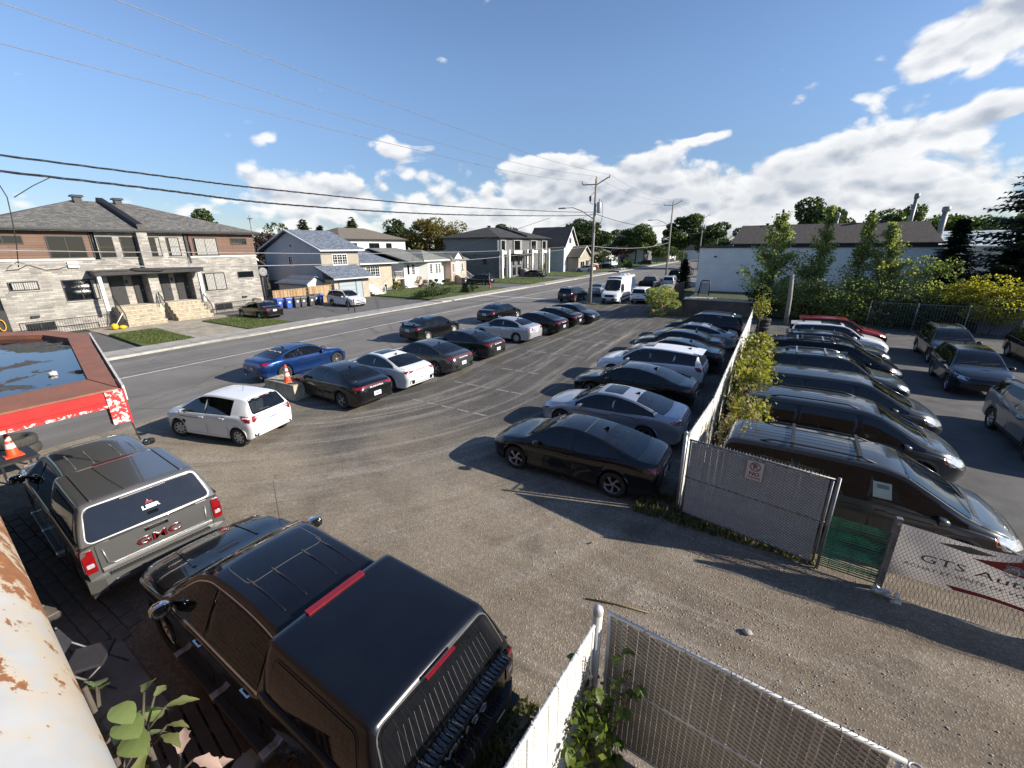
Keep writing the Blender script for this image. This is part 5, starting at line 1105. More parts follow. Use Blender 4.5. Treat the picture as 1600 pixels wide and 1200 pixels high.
def duplex():
    t = thing('duplex_house', 'pale stone duplex with brown board siding and a dark strip down its grey roof', 'house', (-44.5, 16, 0)); XF = -44.5; Y0, Y1 = 7.2, 24.95; F = Face('X', XF)
    mb = MB(); mb.box(-57, XF - .75, Y0, Y1, -.1, 7.1); mb.box(XF - .75, XF, Y0, 13.1, -.1, 5.08); mb.box(XF - .75, XF, 18.95, Y1, -.1, 5.08); mb.box(XF - .75, XF - .05, 13.1, 18.95, 4.25, 7.1); put('stone_wall', mb, M['brick_grey'], t, True)
    for a, b in ((Y0, 12.72), (19.2, Y1)):
        mb = MB(); F.box(mb, a, b, 5.20, 7.1, -.75, -.004); put('board_siding', mb, M['siding_wood'], t, True); mb = MB(); F.box(mb, a - .02, b + .02, 5.08, 5.20, -.2, .06); put('ledge', mb, M['white_trim'], t, True)
    mb = MB(); F.box(mb, 19.02, 19.2, 4.6, 7.1, -.75, .03); put('corner_trim', mb, M['dark_metal'], t, True); mb = MB(); F.box(mb, 12.75, 12.83, 5.2, 7.1, -.7, .02); put('corner_trim', mb, M['dark_metal'], t, True)
    mb = MB(); F.box(mb, 15.55, 16.25, 1.3, 7.15, -.7, .45); put('pilaster', mb, M['brick_grey'], t, True)
    Fc = Face('X', XF - .05)
    window(t, F, 10.38, 12.40, 5.22, 6.76, cols=2, curtain=0); window(t, F, 7.35, 9.28, 6.2, 6.76, cols=2, sill=False); window(t, F, 19.61, 21.57, 5.22, 6.76, cols=2, curtain=.92); window(t, F, 22.80, 24.29, 6.19, 6.76, cols=2, sill=False)
    for a, b, c in ((13.16, 14.11, 0), (14.54, 15.50, 0), (16.30, 17.17, .3), (17.63, 18.58, .8)): window(t, Fc, a, b, 5.20, 6.77, cols=1, rows=2, curtain=c)
    window(t, F, 7.84, 9.31, 3.11, 3.72, cols=2, curtain=.9); window(t, F, 10.48, 12.41, 2.16, 3.70, cols=2, rows=1, curtain=.14); window(t, F, 19.80, 21.67, 2.09, 3.69, cols=2, curtain=.9); window(t, F, 22.86, 24.38, 3.08, 3.69, cols=1)
    Fd = Face('X', XF - .75)
    for a, b, s in ((13.40, 14.25, 0), (14.90, 15.45, 1), (16.80, 17.40, 1), (17.92, 18.78, 0)):
        mb = MB(); Fd.box(mb, a - .06, b + .06, 1.5, 3.72, .002, .05); o = put('door_frame', mb, M['black_metal'], t, True); mb = MB(); Fd.box(mb, a, b, 1.53, 3.62, .052, .085); d = put('door', mb, M['door_dark'], t, True); mb = MB()
        for k in range(4): Fd.box(mb, a + .14, b - .14, 1.75 + k * .44, 2.03 + k * .44, .086, .096, 0)
        put('door_panel', mb, M['dark_metal'], d, True); mb = MB(); Fd.box(mb, b - .12, b - .07, 2.45, 2.62, .086, .13); put('handle', mb, M['chrome'], d, True)
        mb = MB(); Fd.box(mb, b + .16, b + .28, 3.15, 3.42, .002, .14); put('wall_lamp', mb, M['black_metal'], t, True)
    mb = MB(); mb.box(-45.3, -43.25, 12.1, 19.42, 3.93, 4.22); mb.box(-45.3, -43.18, 12.02, 19.5, 4.222, 4.30); put('porch_roof', mb, M['dark_metal'], t, True)
    for y in (12.35, 19.1): mb = MB(); mb.cbox(-43.62, -43.40, y - .11, y + .11, 1.3 if y > 13 else 1.3, 3.93, .01); put('porch_post', mb, M['white_trim'], t, True)
    steps(t, -43.9, 12.95, 15.5, 1.48, 5); steps(t, -43.9, 16.3, 19.0, 1.48, 5)
    mb = MB(); mb.box(-45.2, -43.95, 15.5, 16.3, 0, 1.45); put('landing', mb, M['stone_step'], t, True)
    for y in (12.92, 15.9, 19.05): railing(t, (-43.85, y, 1.48), (-42.3, y, .1), .92, 9)
    railing(t, (-43.2, 7.5, .02), (-43.2, 12.2, .02), 1.05, 34, 'basement_railing'); railing(t, (-43.2, 19.7, .02), (-43.2, 23.9, .02), 1.02, 30, 'basement_railing'); railing(t, (-44.4, 23.9, .02), (-43.2, 23.9, .02), 1.02, 8, 'basement_railing')
    for y in (8.6, 23.1): mb = MB(); F.box(mb, y - .22, y + .22, 1.22, 1.36, .002, .14); put('meter_box', mb, M['black_metal'], t, True)
    for a in (8.0, 20.3): window(t, F, a, a + 1.5, .25, .85, cols=2, sill=False)
    mb = MB(); F.box(mb, 11.1, 11.7, 4.55, 4.95, .002, .16); put('junction_box', mb, M['white_trim'], t, True); m = MB(); m.tube([(-44.45, 11.1, 4.65), (-44.4, 10.6, 4.5), (-44.42, 9.9, 4.45), (-44.42, 9.2, 4.8), (-44.42, 8.7, 5.05), (-44.42, 8.2, 4.75), (-44.42, 8.0, 4.5), (-44.4, 8.6, 4.55), (-44.4, 9.1, 4.85)], .018, 4); put('wall_cable', m, M['rubber'], t, True)
    rf = put('roof', roof_mesh(-57.5, -44.0, 6.72, 25.4, 7.30, 9.72, 'Y', 7.4, 7.4, .2), M['shingle_grey'], t, True); gutter(t, [(-43.98, 6.7, 7.24), (-43.98, 25.42, 7.24)]); gutter(t, [(-44.0, 6.68, 7.24), (-57.4, 6.68, 7.24)]); gutter(t, [(-44.0, 25.44, 7.24), (-57.4, 25.44, 7.24)])
    mb = MB(); mb.ext([(-50.9, 15.72, 9.72), (-50.7, 15.72, 10.05), (-44.1, 15.72, 7.72), (-43.95, 15.72, 7.30)], (0, .46, 0)); put('fire_wall', mb, M['soffit'], rf, True)
    vent(rf, -50.2, 14.35, 9.75, 1.15); vent(rf, -50.4, 17.05, 9.75, 1.1)
    for y in (7.25, 12.9, 19.3): mb = MB(); mb.tube([(-44.42, y, 7.2), (-44.42, y, 5.2 if y > 8 else .2)], .045, 6); put('downpipe', mb, M['dark_metal'], t, True)
def split_house():
    t = thing('split_level_house', 'blue grey split level house with a front garage and blue shingles', 'house', (-45, 37, 0)); F = Face('X', -45.0)
    mb = MB(); mb.box(-56, -45, 32.6, 38.0, -.1, 5.5); gable_fill(mb, 'Y', 32.6, -56, -45, 5.5, 7.72, .2); put('side_wall', mb, M['siding_grey'], t, True)
    mb = MB(); F.box(mb, 32.62, 38.0, 3.2, 5.45, .001, .05); put('front_siding', mb, M['siding_tan'], t, True); Ff = Face('X', -44.95)
    window(t, Ff, 34.1, 36.25, 3.86, 5.10, 'frame_white', cols=3, grid=(6, 4), fr=.08)
    put('roof', roof_mesh(-56.7, -44.4, 32.2, 38.5, 5.62, 7.95, 'Y', 0, 0, .2), M['shingle_blue'], t, True); gutter(t, [(-44.36, 32.15, 5.52), (-44.36, 38.55, 5.52)], 'white_trim', w=.2); gutter(t, [(-44.4, 32.16, 5.58), (-50.55, 32.16, 7.9), (-56.7, 32.16, 5.58)], 'white_trim', 'bargeboard', .1)
    mb = MB(); mb.box(-45, -42.4, 32.0, 37.0, -.1, 2.35); put('garage_wall', mb, M['brick_beige'], t, True); Fg = Face('X', -42.4)
    mb = MB(); Fg.box(mb, 32.55, 36.0, .05, 2.15, .002, .03); g = put('garage_recess', mb, plain('garage_blue', (.10, .14, .16), .6), t, True)
    for k in range(4): mb = MB(); Fg.box(mb, 32.65, 34.9, .08 + k * .51, .56 + k * .51, .032, .055); put('door_panel', mb, plain('garage_grey', (.30, .35, .38), .6), g, True)
    mb = MB(); Fg.box(mb, 35.05, 35.85, .08, 2.08, .032, .06); put('door', mb, plain('garage_grey', (.30, .35, .38), .6), g, True)
    mb = MB(); mb.ext([(-41.7, 31.5, 2.42), (-41.7, 37.5, 2.42), (-44.96, 37.5, 3.72), (-44.96, 31.5, 3.72)], (0, 0, .14)); put('garage_roof', mb, M['shingle_blue'], t, True); gutter(t, [(-41.66, 31.45, 2.44), (-41.66, 37.55, 2.44)], 'siding_grey', w=.18)
    mb = MB(); mb.box(-56, -46.2, 38.0, 44.6, -.1, 3.65); put('wing_wall', mb, M['brick_beige'], t, True); Fw = Face('X', -46.2)
    window(t, Fw, 40.0, 42.4, 2.0, 3.45, 'frame_white', cols=3, grid=(6, 4), fr=.08); window(t, Fw, 42.9, 43.5, .35, 1.0, 'frame_white', cols=1, fr=.07); mb = MB(); Fw.box(mb, 38.4, 39.4, 1.3, 3.4, .002, .06); put('front_door', mb, M['white_trim'], t, True)
    put('wing_roof', roof_mesh(-57, -45.55, 37.9, 45.2, 3.85, 5.95, 'Y', 0.01, 3.2, .2), M['shingle_blue'], t, True); gutter(t, [(-45.5, 38.5, 3.78), (-45.5, 45.25, 3.78)], 'white_trim', w=.2); gutter(t, [(-45.55, 45.25, 3.78), (-57, 45.25, 3.78)], 'white_trim', w=.2)
    steps(t, -45.0, 38.1, 39.8, 1.25, 6, .36, mat='white_trim'); railing(t, (-44.9, 39.85, 1.25), (-42.7, 39.85, .1), .9, 9, mat='white_trim'); railing(t, (-44.9, 38.05, 1.25), (-42.7, 38.05, .1), .9, 9, mat='white_trim')
    window(t, Face('Y', 32.6), -51.1, -50.3, 3.7, 4.9, 'frame_white', cols=2, fr=.07); mb = MB(); Face('Y', 32.6).box(mb, -50.45, -50.25, 6.0, 6.2, .002, .06); put('gable_vent', mb, M['black_metal'], t, True)
    mb = MB(); Face('Y', 32.6).box(mb, -56, -45, -.05, 1.9, .001, .02); put('foundation', mb, M['brick_dark'], t, True)
    s = thing('garden_shed', 'small shed with blue shingles in front of the grey gable wall', 'shed', (-45, 31, 0)); mb = MB(); mb.box(-49.6, -44.2, 29.9, 32.0, 0, 1.95); gable_fill(mb, 'X', -44.2, 29.9, 32.0, 1.95, 2.65, .1); put('wall', mb, M['siding_white'], s, True); put('roof', roof_mesh(-50, -43.95, 29.55, 32.3, 1.95, 2.85, 'X', 1.6, 0, .1), M['shingle_blue'], s, True)
def bungalow():
    t = thing('bungalow', 'white bungalow with bay windows, grey roof and a side deck', 'house', (-45, 55, 0))
    mb = MB(); mb.box(-60, -45.8, 46.6, 56.2, -.1, 3.85); put('wall', mb, M['siding_white'], t, True); mb = MB(); mb.box(-60, -49.2, 46.52, 46.6, 0, 3.8); gable_fill(mb, 'Y', 46.52, -60, -48.4, 3.8, 5.9, .07); put('side_wall', mb, M['siding_grey'], t, True)
    bay = [(-45.8, 49.6), (-44.75, 50.7), (-44.75, 53.8), (-45.8, 54.9)]; mb = MB(); mb.prism(bay[::-1], -.05, 3.85); put('bay', mb, M['siding_white'], t, True)
    F = Face('X', -44.75); window(t, F, 51.0, 51.65, 1.9, 3.45, 'frame_white', 1, fr=.08, grid=(2, 4)); window(t, F, 52.3, 52.9, 1.9, 3.45, 'frame_white', 1, fr=.08, grid=(2, 4)); window(t, F, 53.0, 53.6, 1.9, 3.45, 'frame_white', 1, fr=.08, grid=(2, 4)); window(t, Face('X', -45.8), 48.2, 48.9, 1.9, 3.5, 'frame_white', 1, fr=.08, grid=(2, 4)); window(t, Face('X', -45.8), 47.2, 47.8, 1.9, 3.5, 'frame_white', 1, fr=.08)
    mb = MB(); mb.box(-47, -44.5, 55.9, 60.0, -.1, 3.8); put('entry', mb, M['brick_pink'], t, True); Fe = Face('X', -44.5); mb = MB(); Fe.box(mb, 57.1, 58.2, 1.5, 3.65, .002, .05); put('front_door', mb, M['white_trim'], t, True); window(t, Fe, 58.6, 59.2, 1.9, 3.3, 'frame_white', 1, fr=.07, grid=(2, 4)); window(t, Fe, 56.2, 56.8, 1.9, 3.3, 'frame_white', 1, fr=.07, grid=(2, 4))
    put('roof', roof_mesh(-60.4, -44.3, 46.2, 56.9, 3.92, 5.75, 'Y', 0.0, 5.0, .18), M['shingle_light'], t, True); put('bay_roof', roof_mesh(-52.5, -44.25, 49.3, 55.1, 3.95, 5.45, 'X', 0.01, 3.0, .16), M['shingle_light'], t, True)
    put('entry_roof', roof_mesh(-52, -44.1, 55.7, 60.4, 3.93, 5.2, 'X', .01, 2.6, .16), M['shingle_light'], t, True); gutter(t, [(-44.2, 49.2, 3.9), (-44.2, 55.2, 3.9)], 'white_trim', w=.16)
    mb = MB(); mb.ext([(-44.35, 56.6, 3.95), (-44.35, 58.7, 3.95), (-44.35, 57.65, 5.0)], (.08, 0, 0)); put('entry_gable', mb, M['white_trim'], t, True); put('gable_roof', roof_mesh(-46.5, -44.1, 56.3, 59.0, 4.0, 5.2, 'X', .01, 0, .1), M['shingle_light'], t, True)
    steps(t, -44.2, 56.9, 58.6, 1.45, 7, .36); railing(t, (-44.1, 58.7, 1.45), (-41.7, 58.7, .1), .9, 9, mat='white_trim'); railing(t, (-44.1, 56.8, 1.45), (-41.7, 56.8, .1), .9, 9, mat='white_trim')
    mb = MB(); mb.box(-50.5, -45.9, 44.9, 47.3, 1.45, 1.6); d = put('deck', mb, M['white_trim'], t, True)
    for p in ((-46, 45.0), (-50.3, 45.0), (-46, 47.2)): mb = MB(); mb.box(p[0] - .08, p[0] + .08, p[1] - .08, p[1] + .08, 0, 1.45); put('post', mb, M['white_trim'], d, True)
    for a, b in (((-50.4, 44.95), (-45.95, 44.95)), ((-45.95, 44.95), (-45.95, 47.25))): railing(t, (*a, 1.6), (*b, 1.6), .95, 14, mat='white_trim')
def dark_duplex():
    t = thing('dark_duplex', 'charcoal two storey duplex with white columns and dark hip roof', 'house', (-44, 80, 0)); F = Face('X', -44.2); Fy = Face('Y', 69.6)
    mb = MB(); mb.box(-57, -44.2, 69.6, 90.5, -.1, 7.4); put('wall', mb, M['brick_dark'], t, True); mb = MB(); Fy.box(mb, -57, -44.2, 4.4, 7.35, .001, .05); put('upper_siding', mb, plain('slate_panel', (.15, .16, .172), .7), t, True)
    put('roof', roof_mesh(-57.7, -43.5, 68.9, 91.2, 7.55, 9.6, 'Y', 7.0, 7.0, .2), M['shingle_dark'], t, True); gutter(t, [(-43.45, 68.9, 7.48), (-43.45, 91.2, 7.48)]); gutter(t, [(-43.5, 68.86, 7.48), (-57.7, 68.86, 7.48)]); mb = MB(); mb.ext([(-50.7, 80.0, 9.62), (-50.5, 80.0, 9.95), (-43.7, 80.0, 7.95), (-43.6, 80.0, 7.55)], (0, .45, 0)); put('fire_wall', mb, M['soffit'], t, True); vent(t, -50.6, 76.5, 9.6); vent(t, -50.6, 83.5, 9.6)
    for a, b in ((70.3, 72.1), (75.2, 78.2), (82.2, 85.0), (87.4, 89.6)):
        mb = MB(); F.box(mb, a - .1, b + .1, 4.45, 7.0, .002, .35); w = put('white_bay', mb, M['white_trim'], t, True); window(t, Face('X', -43.85), a + .0, b - .0, 5.1, 6.95, cols=3, curtain=.25, sill=False)
    for y in (70.0, 72.6, 79.8, 82.0, 86.6, 90.0): mb = MB(); mb.cbox(-43.75, -43.35, y - .2, y + .2, 0, 5.3, .02); put('column', mb, M['white_trim'], t, True)
    for a, b in ((70.4, 72.0), (75.0, 76.2), (77.0, 78.4), (83.0, 84.2), (87.8, 89.2)): window(t, F, a, b, .4, 1.9, cols=2, sill=False); window(t, F, a, b, 2.3, 4.0, cols=2, sill=False, curtain=.3)
    mb = MB(); mb.box(-44.2, -42.2, 74.4, 79.4, 4.0, 4.5); put('porch_roof', mb, M['dark_metal'], t, True); steps(t, -43.6, 78.0, 79.6, 1.5, 6, .34, mat='concrete'); railing(t, (-43.5, 78.0, 1.5), (-41.4, 78.0, .1), .95, 9); railing(t, (-43.5, 79.6, 1.5), (-41.4, 79.6, .1), .95, 9)
    for u in (-55.5, -48.5): window(t, Fy, u - 1.0, u + .7, 4.9, 6.7, cols=2, sill=False, curtain=.6)
    for u, z in ((-47.5, 2.6),): window(t, Fy, u, u + .7, z, z + 1.3, cols=1, sill=False)
    for u, z in ((-53, 7.05), (-49.5, 4.1), (-52.5, 4.1)): mb = MB(); Fy.box(mb, u, u + .25, z, z + .22, .002, .12); put('wall_vent', mb, M['black_metal'], t, True)
def gable_house(name, label, x0, x1, y0, y1, ze, zr, ridge, wall, front, roof, wins, trim='white_trim', hip=0.0, side_wins=()):
    t = thing(name, label, 'house', ((x0 + x1) / 2, (y0 + y1) / 2, 0)); mb = MB(); mb.box(x0, x1, y0, y1, -.1, ze)
    if ridge == 'Y' and hip == 0: gable_fill(mb, 'Y', y0, x0, x1, ze, zr - .1)
    if ridge == 'X' and hip == 0: gable_fill(mb, 'X', x1, y0, y1, ze, zr - .1)
    put('wall', mb, M[wall], t, True); mb = MB(); mb.box(x1 + .001, x1 + .03, y0, y1, -.05, ze - .03); put('front_wall', mb, M[front], t, True)
    if ridge == 'X' and hip == 0: mb = MB(); gable_fill(mb, 'X', x1 + .03, y0, y1, ze - .03, zr - .15, .028); put('front_gable', mb, M[front], t, True)
    put('roof', roof_mesh(x0 - .5, x1 + .55, y0 - .45, y1 + .45, ze + .05, zr, ridge, hip, hip, .18), M[roof], t, True)
    if ridge == 'X' and hip == 0: gutter(t, [(x1 + .57, y0 - .45, ze), (x1 + .57, (y0 + y1) / 2, zr - .07), (x1 + .57, y1 + .45, ze)], trim, 'bargeboard', .1)
    else: gutter(t, [(x1 + .58, y0 - .45, ze), (x1 + .58, y1 + .45, ze)], trim)
    F = Face('X', x1 + .03)
    for (a, b, c, d) in wins: window(t, F, a, b, c, d, 'frame_white' if trim == 'white_trim' else 'frame_dark', 2, fr=.08, sill=False)
    for (a, b, c, d) in side_wins: window(t, Face('Y', y0), a, b, c, d, 'frame_white', 2, fr=.08, sill=False)
    return t
duplex(); split_house(); bungalow(); dark_duplex()
t = gable_house('steep_roof_house', 'tall house with a steep dark roof and a white front gable', -52, -42.6, 96.2, 103.5, 5.6, 10.3, 'X', 'siding_grey', 'siding_white', 'shingle_dark', [(98.9, 100.4, 6.4, 7.8)], side_wins=[(-48, -46.8, 2.2, 3.6)])
t = gable_house('cream_house', 'cream bungalow with a garage door below a white gable', -48, -39.6, 98.0, 105.6, 3.3, 5.9, 'X', 'siding_tan', 'siding_tan', 'shingle_brown', [(99.2, 101.8, .3, 2.4), (102.6, 104.8, 1.0, 2.6)])
gable_house('hip_house', 'tan hip roofed house behind the white bungalow', -74, -62, 49.0, 64.0, 7.2, 9.3, 'Y', 'brick_dark', 'siding_white', 'shingle_tan', [(51, 52.4, 5.2, 6.6), (55.0, 57.4, 5.2, 6.6), (59, 60.4, 5.2, 6.6)], 'dark_metal', 5.0)
gable_house('pale_bungalow', 'pale low house half hidden by trees up the street', -52, -42, 112, 122, 3.4, 5.4, 'Y', 'siding_tan', 'siding_tan', 'shingle_tan', [(114, 116, 1.2, 2.8), (118, 120, 1.2, 2.8)], hip=3.5); gable_house('grey_roof_bungalow', 'low white house with long grey roof up the street', -53, -43, 126, 140, 3.4, 5.3, 'Y', 'siding_white', 'siding_white', 'shingle_light', [(129, 131, 1.2, 2.8), (135, 137, 1.2, 2.8)], hip=3.5)
gable_house('dark_gable_house', 'dark gabled house rising above the far trees', -47, -36.5, 146, 158, 5.2, 9.8, 'X', 'siding_grey', 'brick_dark', 'shingle_dark', [(149, 151, 3.2, 4.8)], 'dark_metal'); gable_house('small_white_gable', 'small white gabled house at the end of the street', -36, -27, 205, 214, 4.2, 8.4, 'X', 'siding_white', 'siding_white', 'shingle_dark', [(207, 208.4, 1.2, 2.6), (210, 211.6, 1.2, 2.6)])
gable_house('far_bungalow', 'far low house behind the trees near the street end', -42, -34, 176, 188, 3.4, 5.6, 'Y', 'siding_tan', 'siding_white', 'shingle_tan', [(179, 181, 1.2, 2.6)], hip=3.0); gable_house('rear_brick_house', 'brick house glimpsed between the duplex and the grey gable', -66, -54.5, 26.6, 31.2, 3.6, 5.6, 'X', 'brick_pink', 'brick_pink', 'shingle_dark', [(27.6, 29.0, 1.6, 3.0)])
def white_building():
    t = thing('white_warehouse', 'long white block building with a brown shingled roof', 'building', (3, 51, 0)); mb = MB(); mb.box(-6.8, 12.4, 51.0, 62, -.1, 5.55)
    put('wall', mb, mbrick('white_block', (.80, .79, .76), (.74, .73, .70), (.55, .55, .53), .8, .22, plane='A', msize=.006, var=.16, bump=.18), t, True); mb = MB(); mb.box(-6.95, 12.55, 50.86, 62.1, 5.552, 5.72); put('parapet_cap', mb, M['dark_metal'], t, True)
    mb = MB(); mb.box(-3.7, 12.3, 52.4, 61, 5.72, 5.95); put('roof_kerb', mb, M['black_metal'], t, True); rf = put('roof', roof_mesh(-4.1, 12.6, 52.2, 60.4, 5.95, 7.85, 'X', .7, .5, .12), M['shingle_brown'], t, True); vent(rf, -1.0, 56.3, 7.85, .6); vent(rf, 8.9, 56.3, 7.85, .5)
    for x, y, z, rr in ((11.0, 57.5, 10.4, .16), (13.7, 59, 9.2, .24), (5.2, 57.5, 8.9, .12)):
        mb = MB(); mb.tube([(x, y, 5.7), (x, y, z - .5)], rr, 10); mb.tube([(x, y, z - .5), (x, y, z - .42), (x, y, z - .05), (x, y, z)], [rr, rr * 1.35, rr * 1.35, rr * .9], 10); put('flue', mb, plain('flue_metal', (.22, .22, .22), .5, metal=.4, var=.3, scale=3), t, True)
    for x, z in ((-5.3, 4.6), (-3.0, 3.0), (9.3, 4.6)): mb = MB(); mb.box(x, x + .18, 50.88, 51.0, z, z + .14); put('wall_fitting', mb, M['black_metal'], t, True)
    t = thing('corrugated_shed', 'low dark shed with a pale corrugated roof beside the spruces', 'building', (17, 36, 0)); mb = MB(); mb.box(12.6, 26, 40.2, 46, -.1, 2.3); put('wall', mb, plain('shed_wall', (.10, .105, .115), .8, var=.2, scale=2), t, True); mb = MB()
    for k in range(60): x = 12.3 + k * .23; mb.box(x, x + .11, 39.7, 46.4, 2.32, 2.40); mb.box(x + .11, x + .23, 39.7, 46.4, 2.32, 2.365)
    put('roof', mb, plain('corrugated_roof', (.42, .42, .41), .6, var=.15, scale=1.5), t, True)
    t = thing('glass_roof_building', 'low building with a bright translucent roof behind the spruces', 'building', (17, 60, 0)); mb = MB(); mb.box(13.2, 30, 56, 66, 0, 5.6); put('wall', mb, M['siding_grey'], t, True); put('roof', roof_mesh(12.9, 30.4, 55.6, 66.4, 5.62, 7.0, 'X', .3, .3, .1), plain('translucent_roof', (.55, .62, .62), .4, var=.15, scale=1), t, True)
white_building()
def own_building():                                             # the building the picture is taken from, seen only as the parapet
    t = thing('brick_building', 'rust stained white metal parapet of the near building', 'building', (-4, -2, 0)); mb = MB(); mb.prism([(-9.0, -7), (.3, -7), (.3, -.09), (-9.0, .61)], -.1, 5.03); M['brick_near'] = mbrick('brick_red', (.20, .11, .075), (.15, .082, .056), (.21, .17, .13), .21, .07, plane='A', msize=.01, var=.4); put('wall', mb, M['brick_near'], t, True)
    m, nt, b = nodes('rusty_white_metal'); k = NT(nt); w = k.wcoord(); p = k.noise(w, 3.2, 6, .62, .4); q = k.noise(k.wcoord((1.0, 2.2, 1)), 26, 5, .7, .3); edge = k.noise(k.wcoord((.4, 5, 1)), 6, 4)
    sp = k.n('ShaderNodeSeparateXYZ'); k.l(w, sp.inputs[0]); rim = k.rng(k.math('ADD', sp.outputs[1], k.math('MULTIPLY', sp.outputs[0], .076)), -.02, .03)
    f = k.math('ADD', k.math('MULTIPLY', k.rng(p, .42, .60), .62), k.math('MULTIPLY', rim, .06)); rust = k.rng(k.math('ADD', k.math('MULTIPLY', q, .80), k.math('MULTIPLY', f, .55)), .655, .70); stain = k.rng(k.math('ADD', k.math('MULTIPLY', q, .55), k.math('ADD', f, k.math('MULTIPLY', rim, .35))), .45, .85)
    white = k.mix(k.rng(k.noise(w, 9, 5), .3, .7), (.44, .45, .45), (.56, .56, .54)); c = k.mix(k.math('MULTIPLY', stain, .75), white, (.62, .47, .28)); rc = k.mix(k.rng(q, .4, .75), (.36, .15, .055), (.20, .075, .03)); k.l(k.mix(rust, c, rc), b.inputs['Base Color']); k.l(k.rng(rust, 0, 1, .45, .9), b.inputs['Roughness']); k.l(k.bump(k.math('MULTIPLY', rust, -1.0), .35, .004), b.inputs['Normal'])
    mb = MB(); prof = [(-.50, 5.02), (-.50, 5.33), (-.10, 5.36)] + [(.005 + .115 * math.sin(a), 5.245 + .115 * math.cos(a)) for a in np.linspace(0, PI * .55, 9)] + [(.118, 5.06), (.02, 5.04)]
    n = len(prof); v = [(x, y - .076 * (x + .49) - .078, z) for x in np.linspace(-9.0, .3, 24) for y, z in prof]; mb.add(v, [(c * n + i, c * n + i + 1, c * n + n + i + 1, c * n + n + i) for c in range(23) for i in range(n - 1)], 0, True); put('parapet', mb, m, t, True)
own_building()
def upper_storey():
    t = thing('brick_storey', 'brick upper storey behind the flat roof the picture is taken from', 'building', (-2, -5, 0)); mb = MB(); mb.box(-16.5, 13, -9, -2.7, -.1, 9.2); put('wall', mb, mbrick('brick_brown', (.13, .075, .05), (.10, .06, .042), (.16, .145, .125), .21, .07, plane='A', msize=.01, var=.4), t, True)  # brick kept dark to weaken its reflection in the cars
upper_storey()
# ---------------------------------------------------------------- plants
M['bark'] = plain('bark', (.085, .07, .055), .95, var=.35, scale=5, bump=.6, bscale=30)
M['leaf_dark'] = mleaf('leaf_dark', (.022, .040, .014), (.042, .066, .022), (.075, .10, .03), .25); M['leaf_mid'] = mleaf('leaf_mid', (.035, .060, .018), (.060, .090, .026), (.10, .125, .04), .3)
M['leaf_maple'] = mleaf('leaf_maple', (.075, .078, .020), (.125, .10, .024), (.21, .125, .025), .3); M['leaf_poplar'] = mleaf('leaf_poplar', (.13, .16, .055), (.23, .25, .10), (.42, .41, .24), .45)
M['leaf_yellow'] = mleaf('leaf_yellow', (.22, .20, .035), (.36, .31, .05), (.46, .39, .07), .45); M['leaf_vine'] = mleaf('leaf_vine', (.10, .115, .025), (.22, .205, .045), (.36, .30, .07), .4)
M['leaf_purple'] = mleaf('leaf_purple', (.040, .022, .024), (.062, .032, .030), (.08, .06, .04), .2); M['needle'] = mleaf('needle', (.020, .038, .024), (.036, .058, .034), (.055, .078, .04), .12); M['needle_light'] = mleaf('needle_light', (.05, .078, .034), (.075, .105, .045), (.10, .13, .055), .2)
M['leaf_creeper'] = mleaf('leaf_creeper', (.055, .085, .018), (.10, .145, .03), (.26, .29, .05), .4); M['leaf_big'] = mleaf('leaf_big', (.13, .185, .06), (.17, .22, .08), (.22, .26, .11), .3); M['leaf_pink'] = mleaf('leaf_pink', (.36, .24, .20), (.46, .33, .28), (.52, .42, .36), .3); M['leaf_orange'] = mleaf('leaf_orange', (.22, .12, .05), (.30, .17, .08), (.36, .24, .14), .3); M['leaf_dry'] = mleaf('leaf_dry', (.20, .15, .075), (.30, .235, .13), (.40, .33, .21), .3)
def leaves(P, size, up=.0, spread=None, shape=1.0):
    """one small folded blade per point"""
    n = len(P); s = size * rng.uniform(.6, 1.35, n)[:, None]; d = rng.normal(0, 1, (n, 3)); d[:, 2] -= .25; d /= np.linalg.norm(d, axis=1)[:, None]
    nn = rng.normal(0, 1, (n, 3)); nn += np.array((.75, .25, .55)); t = np.cross(nn, d); t /= np.linalg.norm(t, axis=1)[:, None] + 1e-9; k = np.cross(d, t) * .12
    V = np.stack([P - d * s * .5, P + t * s * .36 * shape + k * s, P + d * s * .55, P - t * s * .36 * shape + k * s], 1).reshape(-1, 3)
    return V, np.arange(4 * n).reshape(-1, 4)
def blob_points(c, r, n, fill=.45):
    d = rng.normal(0, 1, (n, 3)); d /= np.linalg.norm(d, axis=1)[:, None]; q = rng.uniform(fill, 1, n) ** .6; return np.asarray(c) + d * np.asarray(r) * q[:, None]
def crown_points(c, r, blobs, per, br=.38, flat=.8):
    pts = []; c = np.asarray(c, float); r = np.asarray(r, float)
    for i in range(blobs):
        d = rng.normal(0, 1, 3); d /= np.linalg.norm(d); q = rng.uniform(.25, .85) ** .5; p = c + d * r * q; b = r * br * rng.uniform(.6, 1.25); b[2] *= flat; pts.append(blob_points(p, b, int(per * rng.uniform(.6, 1.3))))
    return np.concatenate(pts)
def foliage(name, P, size, mat, parent, org=None, shape=1.0):
    V, F = leaves(P, size, shape=shape); o = Vector(org) if org is not None else (root_of(parent).location if parent else Vector((0, 0, 0)))
    ob = put(name, np_mesh(name, V - np.array(o), F, mat), None, parent); return ob
